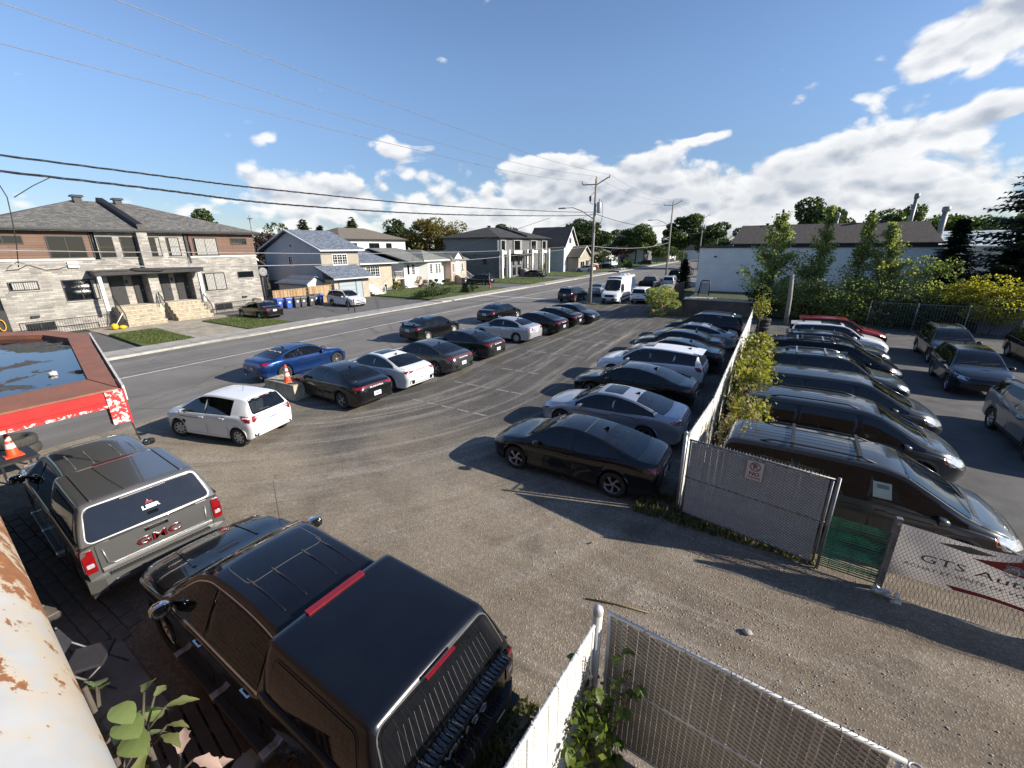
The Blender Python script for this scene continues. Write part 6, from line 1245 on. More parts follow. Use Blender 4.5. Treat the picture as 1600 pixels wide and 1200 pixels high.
def tree(name, label, x, y, h, rx, mat, n=3500, size=.28, dense=2.1, th=None, ry=None, blobs=26, crown_z=None, rz=None, br=.36, cat='tree', group=None, lean=0):
    t = thing(name, label, cat, (x, y, 0), 0, group); th = th or h * .3; ry = ry or rx; rz = rz or (h - th * .75) / 2; cz = crown_z or h - rz; m = MB(); r0 = max(.06, h * .018)
    m.tube([(x, y, -.1), (x + .1, y, th), (x + lean * .5, y, cz), (x + lean, y, h * .85)], [r0, r0 * .8, r0 * .5, r0 * .12], 8)
    for i in range(6):
        a = random.uniform(0, 6.28); z0 = random.uniform(th * .9, cz); m.tube([(x, y, z0), (x + math.cos(a) * rx * .4, y + math.sin(a) * ry * .4, z0 + rz * .4), (x + math.cos(a) * rx * .75, y + math.sin(a) * ry * .75, z0 + rz * .7)], [r0 * .45, r0 * .28, r0 * .08], 5)
    put('trunk', m, M['bark'], t, True); foliage('crown', crown_points((x + lean * .6, y, cz), (rx, ry, rz), blobs, int(n * dense) // blobs, br), size * 1.12, M[mat], t); return t
def shrub(name, label, x, y, z0, r, mat, n=900, size=.12, blobs=8, cat='shrub', group=None, stems=5):
    t = thing(name, label, cat, (x, y, 0), 0, group); m = MB()
    for i in range(stems): a = random.uniform(0, 6.28); m.tube([(x + .1 * math.cos(a), y + .1 * math.sin(a), -.05), (x + r[0] * .5 * math.cos(a), y + r[1] * .5 * math.sin(a), z0 + r[2] * .8)], [.02, .008], 4)
    put('stem', m, M['bark'], t, True)['kind'] = 'stuff'; P_ = crown_points((x, y, z0 + r[2] * .8), r, blobs, int(n * 1.7) // blobs, .5); P_ = P_[P_[:, 2] > .03]; foliage('leaves', P_, size, M[mat], t); return t
def conifer(name, label, x, y, h, r, mat='needle', z0=.4, levels=26, per=9, seg=9, blade=.34, droop=.25, power=.9):
    t = thing(name, label, 'tree', (x, y, 0)); m = MB(); m.tube([(x, y, -.1), (x, y, h)], [h * .016 + .03, .015], 8); V = []; F = []
    for l in range(levels):
        f = l / levels; zl = z0 + (h - z0) * (f ** .92); R_ = r * (1 - f) ** power * random.uniform(.8, 1.12) + .12; a0 = random.uniform(0, 6.28)
        for b in range(per):
            z = zl + random.uniform(-1.1, 1.1) * (h - z0) / levels; a = a0 + 2 * PI * b / per + random.uniform(-.25, .25); L_ = R_ * random.uniform(.62, 1.12); tl = random.uniform(-.16, .16); ca, sa = math.cos(a), math.sin(a); pts = []
            for k in range(seg + 1): u = k / seg; pts.append(Vector((x + ca * L_ * u, y + sa * L_ * u, z + L_ * ((.18 + tl) * u - droop * 1.5 * u * u + droop * .9 * u ** 3))))
            if L_ > r * .35: m.tube([pts[0], pts[seg // 2], pts[seg]], [.03, .018, .005], 4)
            for k in range(seg):
                p = pts[k + 1]; w = blade * (1.15 - .7 * k / seg) * random.uniform(.7, 1.2)
                for sd in (-1, 1):
                    q = p + Vector((-sa * sd * w + ca * w * .75, ca * sd * w + sa * w * .75, -w * random.uniform(.15, .95))); e = (pts[k + 1] - pts[k]) * .55; i0 = len(V); V += [p - e, q, p + e * .9, p + Vector((0, 0, -w * .25))]; F += [(i0, i0 + 1, i0 + 2, i0 + 3)]
    put('trunk', m, M['bark'], t, True); org = np.array(t.location); put('crown', np_mesh('crown', np.array(V) - org, F, M[mat]), None, t); return t
def poplar(label, x, y, h, lean=0.0, wide=1.0, n=2600, seed=0):
    t = thing('poplar_tree', label, 'tree', (x, y, 0), 0, 'young poplars along the yard edge'); m = MB(); m.tube([(x, y, -.1), (x + lean * .4, y, h * .5), (x + lean, y, h)], [.09, .05, .01], 7); pts = []
    for i in range(62):
        f = rng.uniform(.06, 1.0) ** .85; z = h * f; r = wide * (.20 + 1.55 * max(0, 1 - f) ** 1.05) * rng.uniform(.45, 1.15); a = rng.uniform(0, 6.28); cx, cy = x + lean * f, y; tip = np.array((cx + math.cos(a) * r, cy + math.sin(a) * r, z + r * .55))
        m.tube([(cx, cy, z - r * .3), tuple(tip)], [.022, .006], 4); k = int(2.1 * n / 62 * (1.5 - f)); u = rng.uniform(.15, 1.1, k)[:, None]; pts.append(np.array((cx, cy, z - r * .3)) * (1 - u) + tip * u + rng.normal(0, .17 * (1.25 - f * .6), (k, 3)))
    k = 200; u = rng.uniform(.78, 1.02, k)[:, None]; pts.append(np.concatenate([x + lean * u, np.full((k, 1), y), h * u], 1) + rng.normal(0, .14, (k, 3)) * (1.25 - u))
    put('trunk', m, M['bark'], t, True); foliage('crown', np.concatenate(pts), .145, M['leaf_poplar'], t, shape=1.45); return t
poplar('leftmost poplar, widest of the four in front of the white wall', .35, 42, 8.3, -.15, 1.75, 4200); poplar('second poplar from the left with a bare waist and leafy tip', 3.0, 42.3, 8.5, .35, 1.15, 2600); poplar('third poplar from the left, thin at the top', 5.6, 42.0, 8.0, .25, .95, 2300); poplar('rightmost poplar, shortest and bushy below', 7.4, 41.5, 7.0, -.35, 1.35, 3200)
shrub('shrub', 'mass of green bushes below the poplars', 4.8, 40.4, .6, (4.2, 1.4, 1.7), 'leaf_poplar', 6500, .15, 32); shrub('shrub', 'sparse green bush between the poplars and the yellow shrub', 10.0, 41.2, 1.0, (1.7, 1.2, 2.1), 'leaf_poplar', 2400, .15, 14)
shrub('shrub', 'bright yellow shrub hanging over the chain link fence', 12.9, 39.8, 1.1, (2.6, 1.1, 1.35), 'leaf_yellow', 4200, .14, 22); shrub('shrub', 'dark undergrowth below the yellow shrub', 9.8, 39.8, .35, (2.8, .9, 1.0), 'leaf_dark', 2600, .14, 16)
shrub('shrub', 'dark bush on top of the retaining wall', -.4, 41.6, .9, (1.9, .8, .9), 'leaf_dark', 2200, .13, 12); shrub('shrub', 'light green bush at the end of the board fence', -7.5, 37.6, .5, (1.35, 1.5, 1.25), 'leaf_poplar', 3200, .13, 14)
conifer('spruce_tree', 'large dark spruce at the right edge', 16.5, 46.2, 14.6, 5.8, z0=.6, levels=38, per=12, seg=10, blade=.56, droop=.26); conifer('spruce_tree', 'smaller pointed spruce left of the large spruce', 12.1, 47.0, 7.7, 2.7, z0=1.0, levels=30, per=11, seg=8, blade=.34); conifer('spruce_tree', 'wide low spruce between the two pointed ones', 14.6, 44.6, 5.6, 3.0, z0=.5, levels=24, per=12, seg=9, blade=.42)
conifer('cypress', 'dark pointed cypress behind the board fence', -9.7, 61.0, 4.1, 1.15, z0=.1, levels=26, per=10, seg=5, blade=.26, droop=.02, power=.7)
conifer('pine_tree', 'light topped pine behind the blue shingled house', -85, 58.5, 11.4, 3.6, 'needle_light', 2, 17, 9, 7, .7, .05, .8); conifer('pine_tree', 'pine rising over the tan hip roof', -81.5, 68, 12.2, 3.8, 'needle_light', 2, 17, 9, 7, .7, .05, .8); conifer('pine_tree', 'small distant pine between two taller pines', -90, 66, 10.8, 2.6, 'needle', 2, 22, 9, 6, .7, .05, .8)
tree('maple_tree', 'big maple turning yellow behind the white bungalow', -62.5, 73.5, 11.9, 6.6, 'leaf_maple', 7000, .34, 2.4, blobs=42, br=.3); tree('maple_tree', 'dark green round tree left of the yellowing maple', -84, 86, 12.6, 6.5, 'leaf_dark', 3800, .5, 3, blobs=26)
tree('tree', 'dark purple leaved tree behind the end of the pale duplex', -66, 38, 8.4, 4.6, 'leaf_purple', 2600, .34, 2, blobs=20); tree('tree', 'green tree beside the purple one behind the duplex', -74, 46, 9.3, 5.0, 'leaf_mid', 2600, .38, 2, blobs=20); tree('tree', 'yellow green treetop above the left end of the duplex roof', -66, 9, 11.0, 5, 'leaf_maple', 2200, .34, 3, blobs=18); tree('tree', 'treetop just above the duplex ridge', -74, 33, 11.3, 4.2, 'leaf_mid', 1800, .36, 3, blobs=16)
tree('tree', 'tree behind the dark duplex roof', -66, 106, 12.3, 6.0, 'leaf_mid', 2600, .5, 3, blobs=20); tree('tree', 'broad dark tree behind the steep roofed house', -50, 128, 13.4, 8.5, 'leaf_dark', 5200, .55, 3, blobs=36, br=.3); tree('tree', 'round light green tree up the street behind the utility pole', -39, 146, 12.8, 6.6, 'leaf_mid', 3600, .5, 3, blobs=28); tree('tree', 'broken crowned tree past the second utility pole', -22, 132, 13.5, 7.0, 'leaf_mid', 4000, .5, 3.5, blobs=26, br=.3); tree('tree', 'dark tree left of the white warehouse corner', -11, 124, 11.6, 6.5, 'leaf_dark', 3200, .5, 3, blobs=22)
tree('tree', 'large tree behind the middle of the warehouse roof', 3.6, 76, 11.4, 5.8, 'leaf_dark', 4600, .38, 3, blobs=34, br=.3); tree('tree', 'pale green tree behind the warehouse flue', 15.2, 86, 11.4, 5.2, 'leaf_mid', 3600, .38, 3, blobs=28, br=.3); tree('tree', 'tree beyond the spruces at the right', 23, 80, 9.8, 6.5, 'leaf_mid', 3600, .4, 3, blobs=26)
tree('tree', 'purple leaved tree on the lawn of the grey roofed bungalow', -36.5, 123, 6.6, 3.4, 'leaf_purple', 2400, .3, 1.2, blobs=18); tree('tree', 'bushy green tree in front of the pale bungalow', -38, 109.5, 6.2, 3.4, 'leaf_dark', 2600, .3, 1.0, blobs=18); tree('tree', 'dense tree before the dark gabled house', -32.8, 150, 7.2, 4.2, 'leaf_mid', 2600, .34, 1.2, blobs=18); tree('tree', 'tree overhanging the far left pavement', -31.5, 172, 8.2, 4.8, 'leaf_mid', 2400, .4, 1.5, blobs=18); tree('tree', 'dark tree at the end of the street', -22.0, 230, 12.5, 9.5, 'leaf_dark', 2600, .7, 2, blobs=20)
tree('tree', 'tree right of the street end', -5, 190, 12.0, 9, 'leaf_mid', 2400, .65, 2, blobs=20); tree('tree', 'dark tree between the duplexes in the distance', -56, 170, 12.5, 9, 'leaf_dark', 2400, .65, 2, blobs=20)
tree('sapling', 'thin yellow green sapling on the grass of the dark duplex', -36.0, 71.8, 3.4, .75, 'leaf_creeper', 500, .13, 1.1, blobs=9)
shrub('hedge', 'low dark hedge along the lawn of the white bungalow', -35.0, 40.6, .15, (.8, 3.4, .55), 'leaf_dark', 2600, .13, 18, 'hedge'); conifer('conifer_shrub', 'small pointed conifer on the bungalow lawn', -34.4, 46.0, 1.3, .75, z0=.05, levels=12, per=9, seg=4, blade=.22, droop=.05); shrub('shrub', 'round dark shrub beside the small pointed conifer', -34.2, 47.6, .12, (.6, .6, .5), 'leaf_dark', 500, .12, 6)
shrub('shrub', 'orange pink shrub under the white deck', -43.3, 47.2, .3, (.8, .8, .8), 'leaf_orange', 700, .14, 7); shrub('shrub', 'dark foundation shrub below the bay window', -43.6, 50.2, .3, (.8, .9, .8), 'leaf_dark', 800, .14, 7); shrub('shrub', 'green flower bed beside the bungalow steps', -43.2, 53.4, .15, (.7, 1.4, .5), 'leaf_mid', 800, .14, 9); shrub('shrub', 'low shrubs by the white steps of the split level house', -44.6, 43.8, .2, (.7, 1.0, .6), 'leaf_mid', 600, .13, 7)
shrub('hedge', 'leafy hedge in front of the grey roofed bungalow', -34.2, 119, .4, (1.6, 4.2, 1.2), 'leaf_mid', 2400, .22, 16, 'hedge'); shrub('hedge', 'clipped dark hedge far along the left pavement', -30.2, 182, .6, (1.5, 8, 1.3), 'leaf_dark', 1600, .34, 16, 'hedge')
def fence_vine():
    t = thing('fence_vine', 'yellow green vine covering the slatted fence between the car rows', 'vine', (-.1, 18, 0)); m = MB(); pts = []
    y = 11.8
    while y < 22.8:
        for k in range(3):
            x = rng.normal(.12, .16); m.tube([(x, y, 0), (x + rng.normal(0, .1), y + rng.normal(0, .2), 1.1), (x - .1, y + rng.normal(0, .3), 2.0)], [.012, .010, .006], 4)
        h = 1.80 + .22 * math.sin(y * 1.3) + .15 * math.sin(y * 3.1); n = int(330 * (1 if y > 13.4 else .4)); q = np.stack([rng.normal(.08, .24, n), rng.uniform(y - .3, y + .5, n), np.clip(h - np.abs(rng.normal(0, .5, n)), .15, 2.4)], 1); pts.append(q); y += .5
    put('stem', m, M['bark'], t, True)['kind'] = 'stuff'; foliage('leaves', np.concatenate(pts), .125, M['leaf_vine'], t, shape=1.25)
    t = thing('dry_weeds', 'tall dry weeds with pale seed heads at the near end of the vine fence', 'weeds', (-.2, 11, 0)); m = MB(); hd = []
    for i in range(70):
        x, y = rng.normal(-.12, .28), rng.uniform(9.6, 14.5); h = rng.uniform(.9, 1.9); tip = (x + rng.normal(0, .14), y + rng.normal(0, .14), h); m.tube([(x, y, 0), (x + (tip[0] - x) * .3, y + (tip[1] - y) * .3, h * .6), tip], [.007, .005, .003], 3); hd.append(np.array(tip) + rng.normal(0, .045, (26, 3)))
        u = rng.uniform(.2, .95, 14)[:, None]; hd.append(np.array((x, y, 0)) * (1 - u) + np.array(tip) * u + rng.normal(0, .06, (14, 3)))
    put('stem', m, M['leaf_dry'], t, True)['kind'] = 'stuff'; foliage('seed_head', np.concatenate(hd), .055, M['leaf_dry'], t)['kind'] = 'stuff'
    t = thing('fence_vine', 'small yellow vine at the far tip of the slatted fence', 'vine', (-.1, 31, 0)); foliage('leaves', rng.normal(0, 1, (420, 3)) * (.25, .4, .38) + (-.1, 31.2, 2.2), .12, M['leaf_vine'], t, shape=1.25); m = MB(); m.tube([(-.1, 31.2, 0), (-.1, 31.2, 2.2)], .02, 5); put('stem', m, M['bark'], t, True)
fence_vine()
def leaf_blade(name, L_, W_, mat, lobes=0, fold=.18, curl=.25, n=9):
    V = []; F = []; m = n
    for i in range(m + 1):
        u = i / m; w = W_ * (math.sin(PI * min(1, u * .96 + .04)) ** .75) * (1 - .25 * u)
        if lobes: w *= 1 - .38 * abs(math.sin(PI * lobes * u)) if 0 < u < 1 else 1
        z = -curl * L_ * u * u
        for k, s in enumerate((-1, -.5, 0, .5, 1)): V.append((u * L_ + abs(s) * w * .12, s * w, z + abs(s) * w * fold + .012 * math.sin(u * 22 + k) * L_))
    for i in range(m):
        for k in range(4): a = i * 5 + k; F.append((a, a + 5, a + 6, a + 1))
    me = bpy.data.meshes.new(name); me.from_pydata(V, [], F); me.materials.append(mat); me.polygons.foreach_set('use_smooth', [True] * len(F)); me.update(); return me
def orient(o, p, d, roll=0.0):
    d = Vector(d).normalized(); q = d.to_track_quat('X', 'Z').to_matrix() @ Matrix.Rotation(roll, 3, 'X'); M4 = q.to_4x4(); M4.translation = p; o.matrix_local = M4
def creeper():
    t = thing('creeper', 'leafy green creeper climbing the corner post of the near chain link gate', 'vine', (-.95, 3.3, 0)); me = leaf_blade('leaflet', .115, .036, M['leaf_creeper'], 0, .15, .3, 6); m = MB(); k = 0
    for s in range(9):
        x, y, z = random.uniform(-.12, .30), random.uniform(-.42, .12), 0.0; pts = [(x, y, 0)]
        top = random.uniform(1.15, 1.85)
        for i in range(7): x += random.uniform(-.06, .06); y += random.uniform(-.06, .06); z += top / 7; pts.append((x, y, z))
        m.tube(pts, .006, 4)
        for p in pts[2:]:
            for r in range(2):
                a = random.uniform(0, 6.28); c = Vector(p) + Vector((math.cos(a) * .12, math.sin(a) * .12, random.uniform(-.05, .08))); m.tube([p, c], .003, 3)
                for j in range(5):
                    if k >= 295: break
                    b = a + (j - 2) * .62; o = put('leaflet', me, None, t); sc = random.uniform(.7, 1.25) * (1 - .12 * abs(j - 2)); orient(o, c, (math.cos(b), math.sin(b), random.uniform(-.7, -.1)), random.uniform(-.4, .4)); o.scale = (sc,) * 3; k += 1
    put('stem', m, M['bark'], t)
    n = 420; P_ = np.stack([rng.normal(.08, .15, n), rng.normal(-.16, .2, n), rng.uniform(.1, 1.3, n)], 1); V, F = leaves(P_, .085, shape=.9); put('foliage', np_mesh('foliage', V, F, M['leaf_creeper']), None, t)['kind'] = 'stuff'
creeper()
def wall_plant(label, x, y, z, mat, n, L_, W_, lobes, seed, nm='potted_plant'):
    t = thing(nm, label, 'plant', (x, y, 0)); me = leaf_blade('leaf', L_, W_, M[mat], lobes, .22, .35); m = MB(); m.tube([(0, -.1, 0), (.02, .0, z * .6), (0, 0, z)], [.02, .015, .01], 6); random.seed(seed)
    for i in range(n):
        a = 2 * PI * i / n * 1.618 * 2; zz = z - random.uniform(0, .55); c = Vector((math.cos(a) * .10, math.sin(a) * .06 + .04, zz + .03)); m.tube([(0, 0, zz - .08), c], .006, 4); o = put('leaf', me, None, t); orient(o, c, (math.cos(a), math.sin(a) * .8 + .25, random.uniform(-.35, .35)), random.uniform(-.5, .5)); o.scale = (random.uniform(.7, 1.2),) * 3
    put('stem', m, M['bark'], t); return t
wall_plant('tall plant with broad bright green leaves beside the rusty parapet', -2.28, .20, 4.00, 'leaf_big', 13, .120, .052, 0, 3); wall_plant('plant with pale pink leaves right of the broad green leaves', -1.98, .30, 3.60, 'leaf_pink', 12, .11, .036, 3, 5)
wall_plant('grey green leafed plant between the green and the pink one', -2.2, .30, 3.75, 'leaf_poplar', 9, .12, .036, 2, 8); random.seed(11)
# ---------------------------------------------------------------- fences, poles and small things
M['galv'] = plain('galvanised', (.34, .345, .35), .42, metal=.55, var=.2, scale=7); M['galv_old'] = plain('galvanised_old', (.20, .20, .205), .55, metal=.45, var=.3, scale=7); M['wire'] = plain('fence_wire', (.30, .305, .31), .45, metal=.5, var=.25)
M['slat_grey'] = plain('slat_grey', (.25, .25, .245), .6, var=.2, scale=4); M['wire_pale'] = plain('wire_pale', (.62, .62, .60), .5, metal=.1, var=.2); M['slat_near'] = plain('slat_near', (.40, .38, .35), .6, var=.15, scale=4); M['galv_dark'] = plain('galvanised_dark', (.07, .068, .064), .6, metal=.3, var=.3, scale=7); M['slat_white'] = plain('slat_white', (.66, .66, .63), .6, var=.12, scale=4); M['wire_white'] = plain('wire_white', (.60, .60, .58), .5, var=.15); M['galv_white'] = plain('galvanised_white', (.56, .57, .57), .45, metal=.2, var=.12, scale=6)  # slat colours hold each panel's light: white in sun, grey in shade
def fence_frame(a, b): a, b = Vector((*a, 0)), Vector((*b, 0)); d = (b - a); L_ = d.length; d.normalize(); return a, d, Vector((-d.y, d.x, 0)), L_
def chain_link(name, t, a, b, z0, z1, mat, cell=.056, r=.0022, barb=True):
    a, d, n, L_ = fence_frame(a, b); nw = int(L_ / cell); nz = int((z1 - z0) / (cell * .5)); V = []; F = []
    for i in range(nw):
        for k in range(nz + 1):
            u = (i + (.5 if k % 2 else 0) + .02) * cell + (cell * .02 if k % 2 else 0); o = .011 if (k + i) % 2 else -.011; z = z0 + (z1 - z0) * k / nz; p = a + d * u + n * o; V += [(p.x - d.x * r, p.y - d.y * r, z), (p.x + n.x * r * 1.6, p.y + n.y * r * 1.6, z), (p.x + d.x * r, p.y + d.y * r, z)]
            if k: b0 = len(V) - 3; c0 = b0 - 3; F += [(c0, c0 + 1, b0 + 1, b0), (c0 + 1, c0 + 2, b0 + 2, b0 + 1), (c0 + 2, c0, b0, b0 + 2)]
        for k in range(nz + 1):                                  # the wire running the other way
            u = (i + (0 if k % 2 else .5)) * cell; o = -.011 if (k + i) % 2 else .011; z = z0 + (z1 - z0) * k / nz; p = a + d * u + n * o; V += [(p.x - d.x * r, p.y - d.y * r, z), (p.x + n.x * r * 1.6, p.y + n.y * r * 1.6, z), (p.x + d.x * r, p.y + d.y * r, z)]
            if k: b0 = len(V) - 3; c0 = b0 - 3; F += [(c0, c0 + 1, b0 + 1, b0), (c0 + 1, c0 + 2, b0 + 2, b0 + 1), (c0 + 2, c0, b0, b0 + 2)]
    mb = MB(); mb.v = V; mb.f = F; mb.m = [0] * len(F); mb.s = [False] * len(F)
    if barb:
        for i in range(nw):
            p = a + d * (i * cell); q = Vector((p.x, p.y, z1)); mb.bar(q, q + d * .012 + n * random.uniform(-.012, .012) + Vector((0, 0, .045)), .0045, .0045)
    o = put(name, mb, mat, t, True); o['kind'] = 'stuff'; return o
def woven(name, t, a, b, z0, z1, mat, p=.060, cell=.054, r=.003, off=.010):
    a, d, n, L_ = fence_frame(a, b); nw = int(L_ / p); nz = int((z1 - z0) / cell); mb = MB()
    for i in range(nw):
        for k in range(nz):
            for sd in (1, -1):
                zz = z0 + (k + (.5 if i % 2 else 0)) * cell; za, zb = (zz, zz + cell * .5) if sd > 0 else (zz + cell * .5, zz)
                q0, q1 = a + d * (i * p), a + d * ((i + 1) * p); o = n * off * sd; qm = (q0 + q1) / 2 + o * 1.0
                pts = [q0 + Vector((0, 0, za)), q0 * .72 + q1 * .28 + o + Vector((0, 0, za * .72 + zb * .28)), q0 * .28 + q1 * .72 + o + Vector((0, 0, za * .28 + zb * .72)), q1 + Vector((0, 0, zb))]
                mb.tube(pts, r, 3, cap=False, sm=False)
    for i in range(nw): q = a + d * ((i + .5) * p); q = Vector((q.x, q.y, z1)); mb.bar(q - Vector((0, 0, .02)), q + d * random.uniform(-.01, .01) + n * random.uniform(-.012, .012) + Vector((0, 0, .05)), .005, .005)
    o = put(name, mb, mat, t, True); o['kind'] = 'stuff'; return o
def slat_set(t, a, b, z0, z1, mat, pitch=.060, w=.0545, off=.0, name='slat', joined=False):
    a, d, n, L_ = fence_frame(a, b); k = int(L_ / pitch); h = (z1 - z0); m = MB(); m.box(-w / 2, w / 2, -.004, .004, 0, h); me = m.mesh(name, [mat]); az = math.atan2(d.y, d.x); org = root_of(t).location
    if joined:
        mb = MB()
        for i in range(k): p = a + d * (i + .5) * pitch; mb.obox((p.x, p.y, (z0 + z1) / 2 + random.uniform(-.03, .03)), (w, .008, h), az + random.uniform(-.08, .08))
        put(name, mb, mat, t, True)['kind'] = 'stuff'; return
    for i in range(k):
        p = a + d * (i + .5) * pitch + n * off; o = put(name, me, None, t); o.location = (p.x - org.x, p.y - org.y, z0 + random.uniform(-.006, .006)); o.rotation_euler = (random.uniform(-.003, .003), random.uniform(-.003, .003), az + random.uniform(-.03, .03))
def pipe(t, pts, r, mat, name, n=10): m = MB(); m.tube(pts, r, n); return put(name, m, M[mat], t, True)
def gate(label, a, b, z0, z1, mats, post_ends=(True, True), mid=True, group=None, wire_r=.0022, name='chain_link_gate', leaves_top=.0):
    t = thing(name, label, 'gate', (a[0], a[1], 0), 0, group); sl, wi, gv = mats; A, d, n, L_ = fence_frame(a, b); B_ = A + d * L_; e = .03
    for p, q, nm in (((A + d * e), z0, 'frame_post'), ((B_ - d * e), z0, 'frame_post')): pipe(t, [(p.x, p.y, z0), (p.x, p.y, z1)], .021, gv, nm)
    for z, nm in ((z1, 'top_rail'), (z0, 'bottom_rail')) + (((((z0 + z1) / 2), 'middle_rail'),) if mid else ()): pipe(t, [(A.x, A.y, z), (B_.x, B_.y, z)], .021 if nm != 'middle_rail' else .017, gv, nm)
    slat_set(t, (A.x + d.x * .05, A.y + d.y * .05), (B_.x - d.x * .05, B_.y - d.y * .05), z0 + .02, z1 - .03, M[sl], off=0.0); woven('wire_mesh', t, (A.x + d.x * .05, A.y + d.y * .05), (B_.x - d.x * .05, B_.y - d.y * .05), z0, z1, M[wi], r=wire_r)
    m = MB(); k = int(L_ / .42)
    for i in range(1, k + 1): p = A + d * (i * L_ / (k + 1)); m.lathe([(.024, -.004), (.027, 0), (.024, .004)], 10, (p.x, p.y, z1), 'Y' if abs(d.y) > .7 else 'X')
    put('tie_wire', m, M['galv_old'], t, True)['kind'] = 'stuff'; return t
def fence_post(t, x, y, h, r=.038, mat='galv', cap=True):
    m = MB(); m.tube([(x, y, -.1), (x, y, h)], r, 14)
    p = put('post', m, M[mat], t, True)
    if cap: m = MB(); m.lathe([(r * 1.12, -.05), (r * 1.15, 0), (r * 1.0, r * .5), (r * .6, r * .95), (.001, r * 1.1)], 14, (x, y, h)); put('post_cap', m, M[mat], p, True)
g1_ = gate('grey slatted chain link gate carrying the no parking sign', (-.93, 8.98), (1.55, 8.52), .10, 1.86, ('slat_grey', 'wire_pale', 'galv_old'), wire_r=.0050); fence_post(g1_, -1.02, 9.04, 1.98, .036); fence_post(g1_, 1.60, 8.50, 1.92, .028, 'galv_old', False)
def parking_sign():
    a, d, n, L_ = fence_frame((-.93, 8.98), (1.55, 8.52)); c = a + d * 1.29 - n * .03; z = 1.60; t = thing('no_parking_sign', 'small white no parking sign with red symbol on the grey gate', 'sign', (c.x, c.y, z), math.atan2(d.y, d.x)); m = MB(); m.box(-.145, .145, -.004, .004, -.20, .20); put('plate', m, plain('sign_plate', (.56, .50, .48), .5, var=.1), t)
    ink = plain('sign_ink', (.10, .05, .05), .5); red = plain('sign_red', (.42, .08, .07), .5); m = MB(); m.lathe([(.078, -.0065), (.094, -.0065), (.094, -.004), (.078, -.004)], 28, (0, 0, .085), 'Y'); put('ring', m, ink, t); put_text('P', .15, ink, t, (0, -.0055, .083), (1, 0, 0), (0, 0, 1), .001, .004); m = MB(); m.bar((-.062, -.0072, .138), (.062, -.0072, .032), .0015, .014); put('slash', m, ink, t)
    put_text('NO', .105, ink, t, (0, -.0055, -.072), (1, 0, 0), (0, 0, 1), .001, .003, 1.1); put_text('PARKING', .052, red, t, (0, -.0055, -.150), (1, 0, 0), (0, 0, 1), .001, .0015, 1.1)
parking_sign()
g2_ = gate('near chain link gate with grey slats and a middle rail', (-.97, 3.68), (1.50, 3.47), .12, 1.95, ('slat_near', 'galv_dark', 'galv_white'), wire_r=.0036); m = MB()
for i in range(6): x = .18 + i * .055; m.tube([(x, 3.60 - .006, 1.94), (x + .012, 3.585, 1.70 + .01 * (i % 3))], .0035, 4)
for i in range(5): x = 1.02 + i * .05; m.tube([(x, 3.53, 1.92), (x + .02, 3.51, 1.72 + .015 * (i % 2))], .0035, 4)
put('hanging_wire', m, M['rubber'], g2_, True)['kind'] = 'stuff'; m = MB(); m.lathe([(.055, -.012), (.055, .012), (.040, .012), (.040, -.012), (.055, -.012)], 16, (1.56, 3.46, 1.93), 'Z'); put('latch_ring', m, M['galv'], g2_, True)
g3_ = gate('sunlit white slatted chain link panel beside the black pickup', (-1.05, 3.46), (-1.26, 1.02), .12, 1.92, ('slat_white', 'wire_white', 'galv_white'), wire_r=.0038, name='chain_link_fence'); g3_['category'] = 'fence'; fence_post(g3_, -1.045, 3.56, 2.05, .05, 'galv_white')
def centre_fence():
    t = thing('slatted_fence', 'long white slatted chain link fence running back between the car rows', 'fence', (-.9, 9.1, 0)); pts = [(-.97, 9.12)] + [(-.80 + .03 * i, 9.1 + i * 2.72) for i in range(1, 9)]
    for i, (a, b) in enumerate(zip(pts[:-1], pts[1:])):
        slat_set(t, a, b, .08, 1.86 if i < 6 else 1.95, M['slat_white'], joined=True, name='slat_panel', pitch=.058, w=.054); pipe(t, [(*a, 1.92), (*b, 1.92)], .02, 'galv_white', 'top_rail', 8); m = MB(); m.tube([(*b, -.1), (*b, 2.0)], .03, 8); put('post', m, M['galv'], t, True)
        if i < 3: chain_link('wire_mesh', t, (a[0] - .012, a[1]), (b[0] - .012, b[1]), .08, 1.92, M['wire_white'], cell=.08)
centre_fence()
def yard_fence():
    t = thing('yard_fence', 'dark chain link fence below the yellow shrub at the back of the yard', 'fence', (12, 39, 0)); m = MB(); a, b = (6.5, 38.9), (19, 38.4); chain_link('wire_mesh', t, a, b, .05, 1.9, M['galv_old'], cell=.16, r=.004); pipe(t, [(*a, 1.92), (*b, 1.92)], .02, 'galv_old', 'top_rail', 6)
    for k in range(6): fence_post(t, 6.5 + 2.5 * k, 38.9 - .1 * k, 2.0, .03, 'galv_old', False)
    sheet('earth_bank', [[(-9, 39.6), (13, 39.8), (13, 41), (26, 41), (26, 62), (-9, 62)]], .02, M['field'], th=.1)
yard_fence()
def green_screen():
    t = thing('green_screen', 'dark green strip screen between the grey gate and the banner', 'screen', (1.6, 8.5, 0)); g = plain('green_strip', (.012, .13, .075), .45, var=.25, scale=8); m = MB()
    for i in range(26): m = MB(); z = .10 + i * .042; s = .03 * math.sin(i * .9); m.bar((1.62, 8.49 + s * .3, z), (2.50, 8.44 + s, z - .01), .006, .022); put('strip', m, g, t, True)
    for x in (1.75, 2.05, 2.35): m = MB(); m.bar((x, 8.475, .08), (x, 8.475, 1.18), .012, .006); put('upright', m, g, t, True)
    m = MB(); m.cbox(2.44, 2.53, 8.40, 8.49, -.1, 1.46, .01); put('post', m, M['galv_old'], t, True)
green_screen()
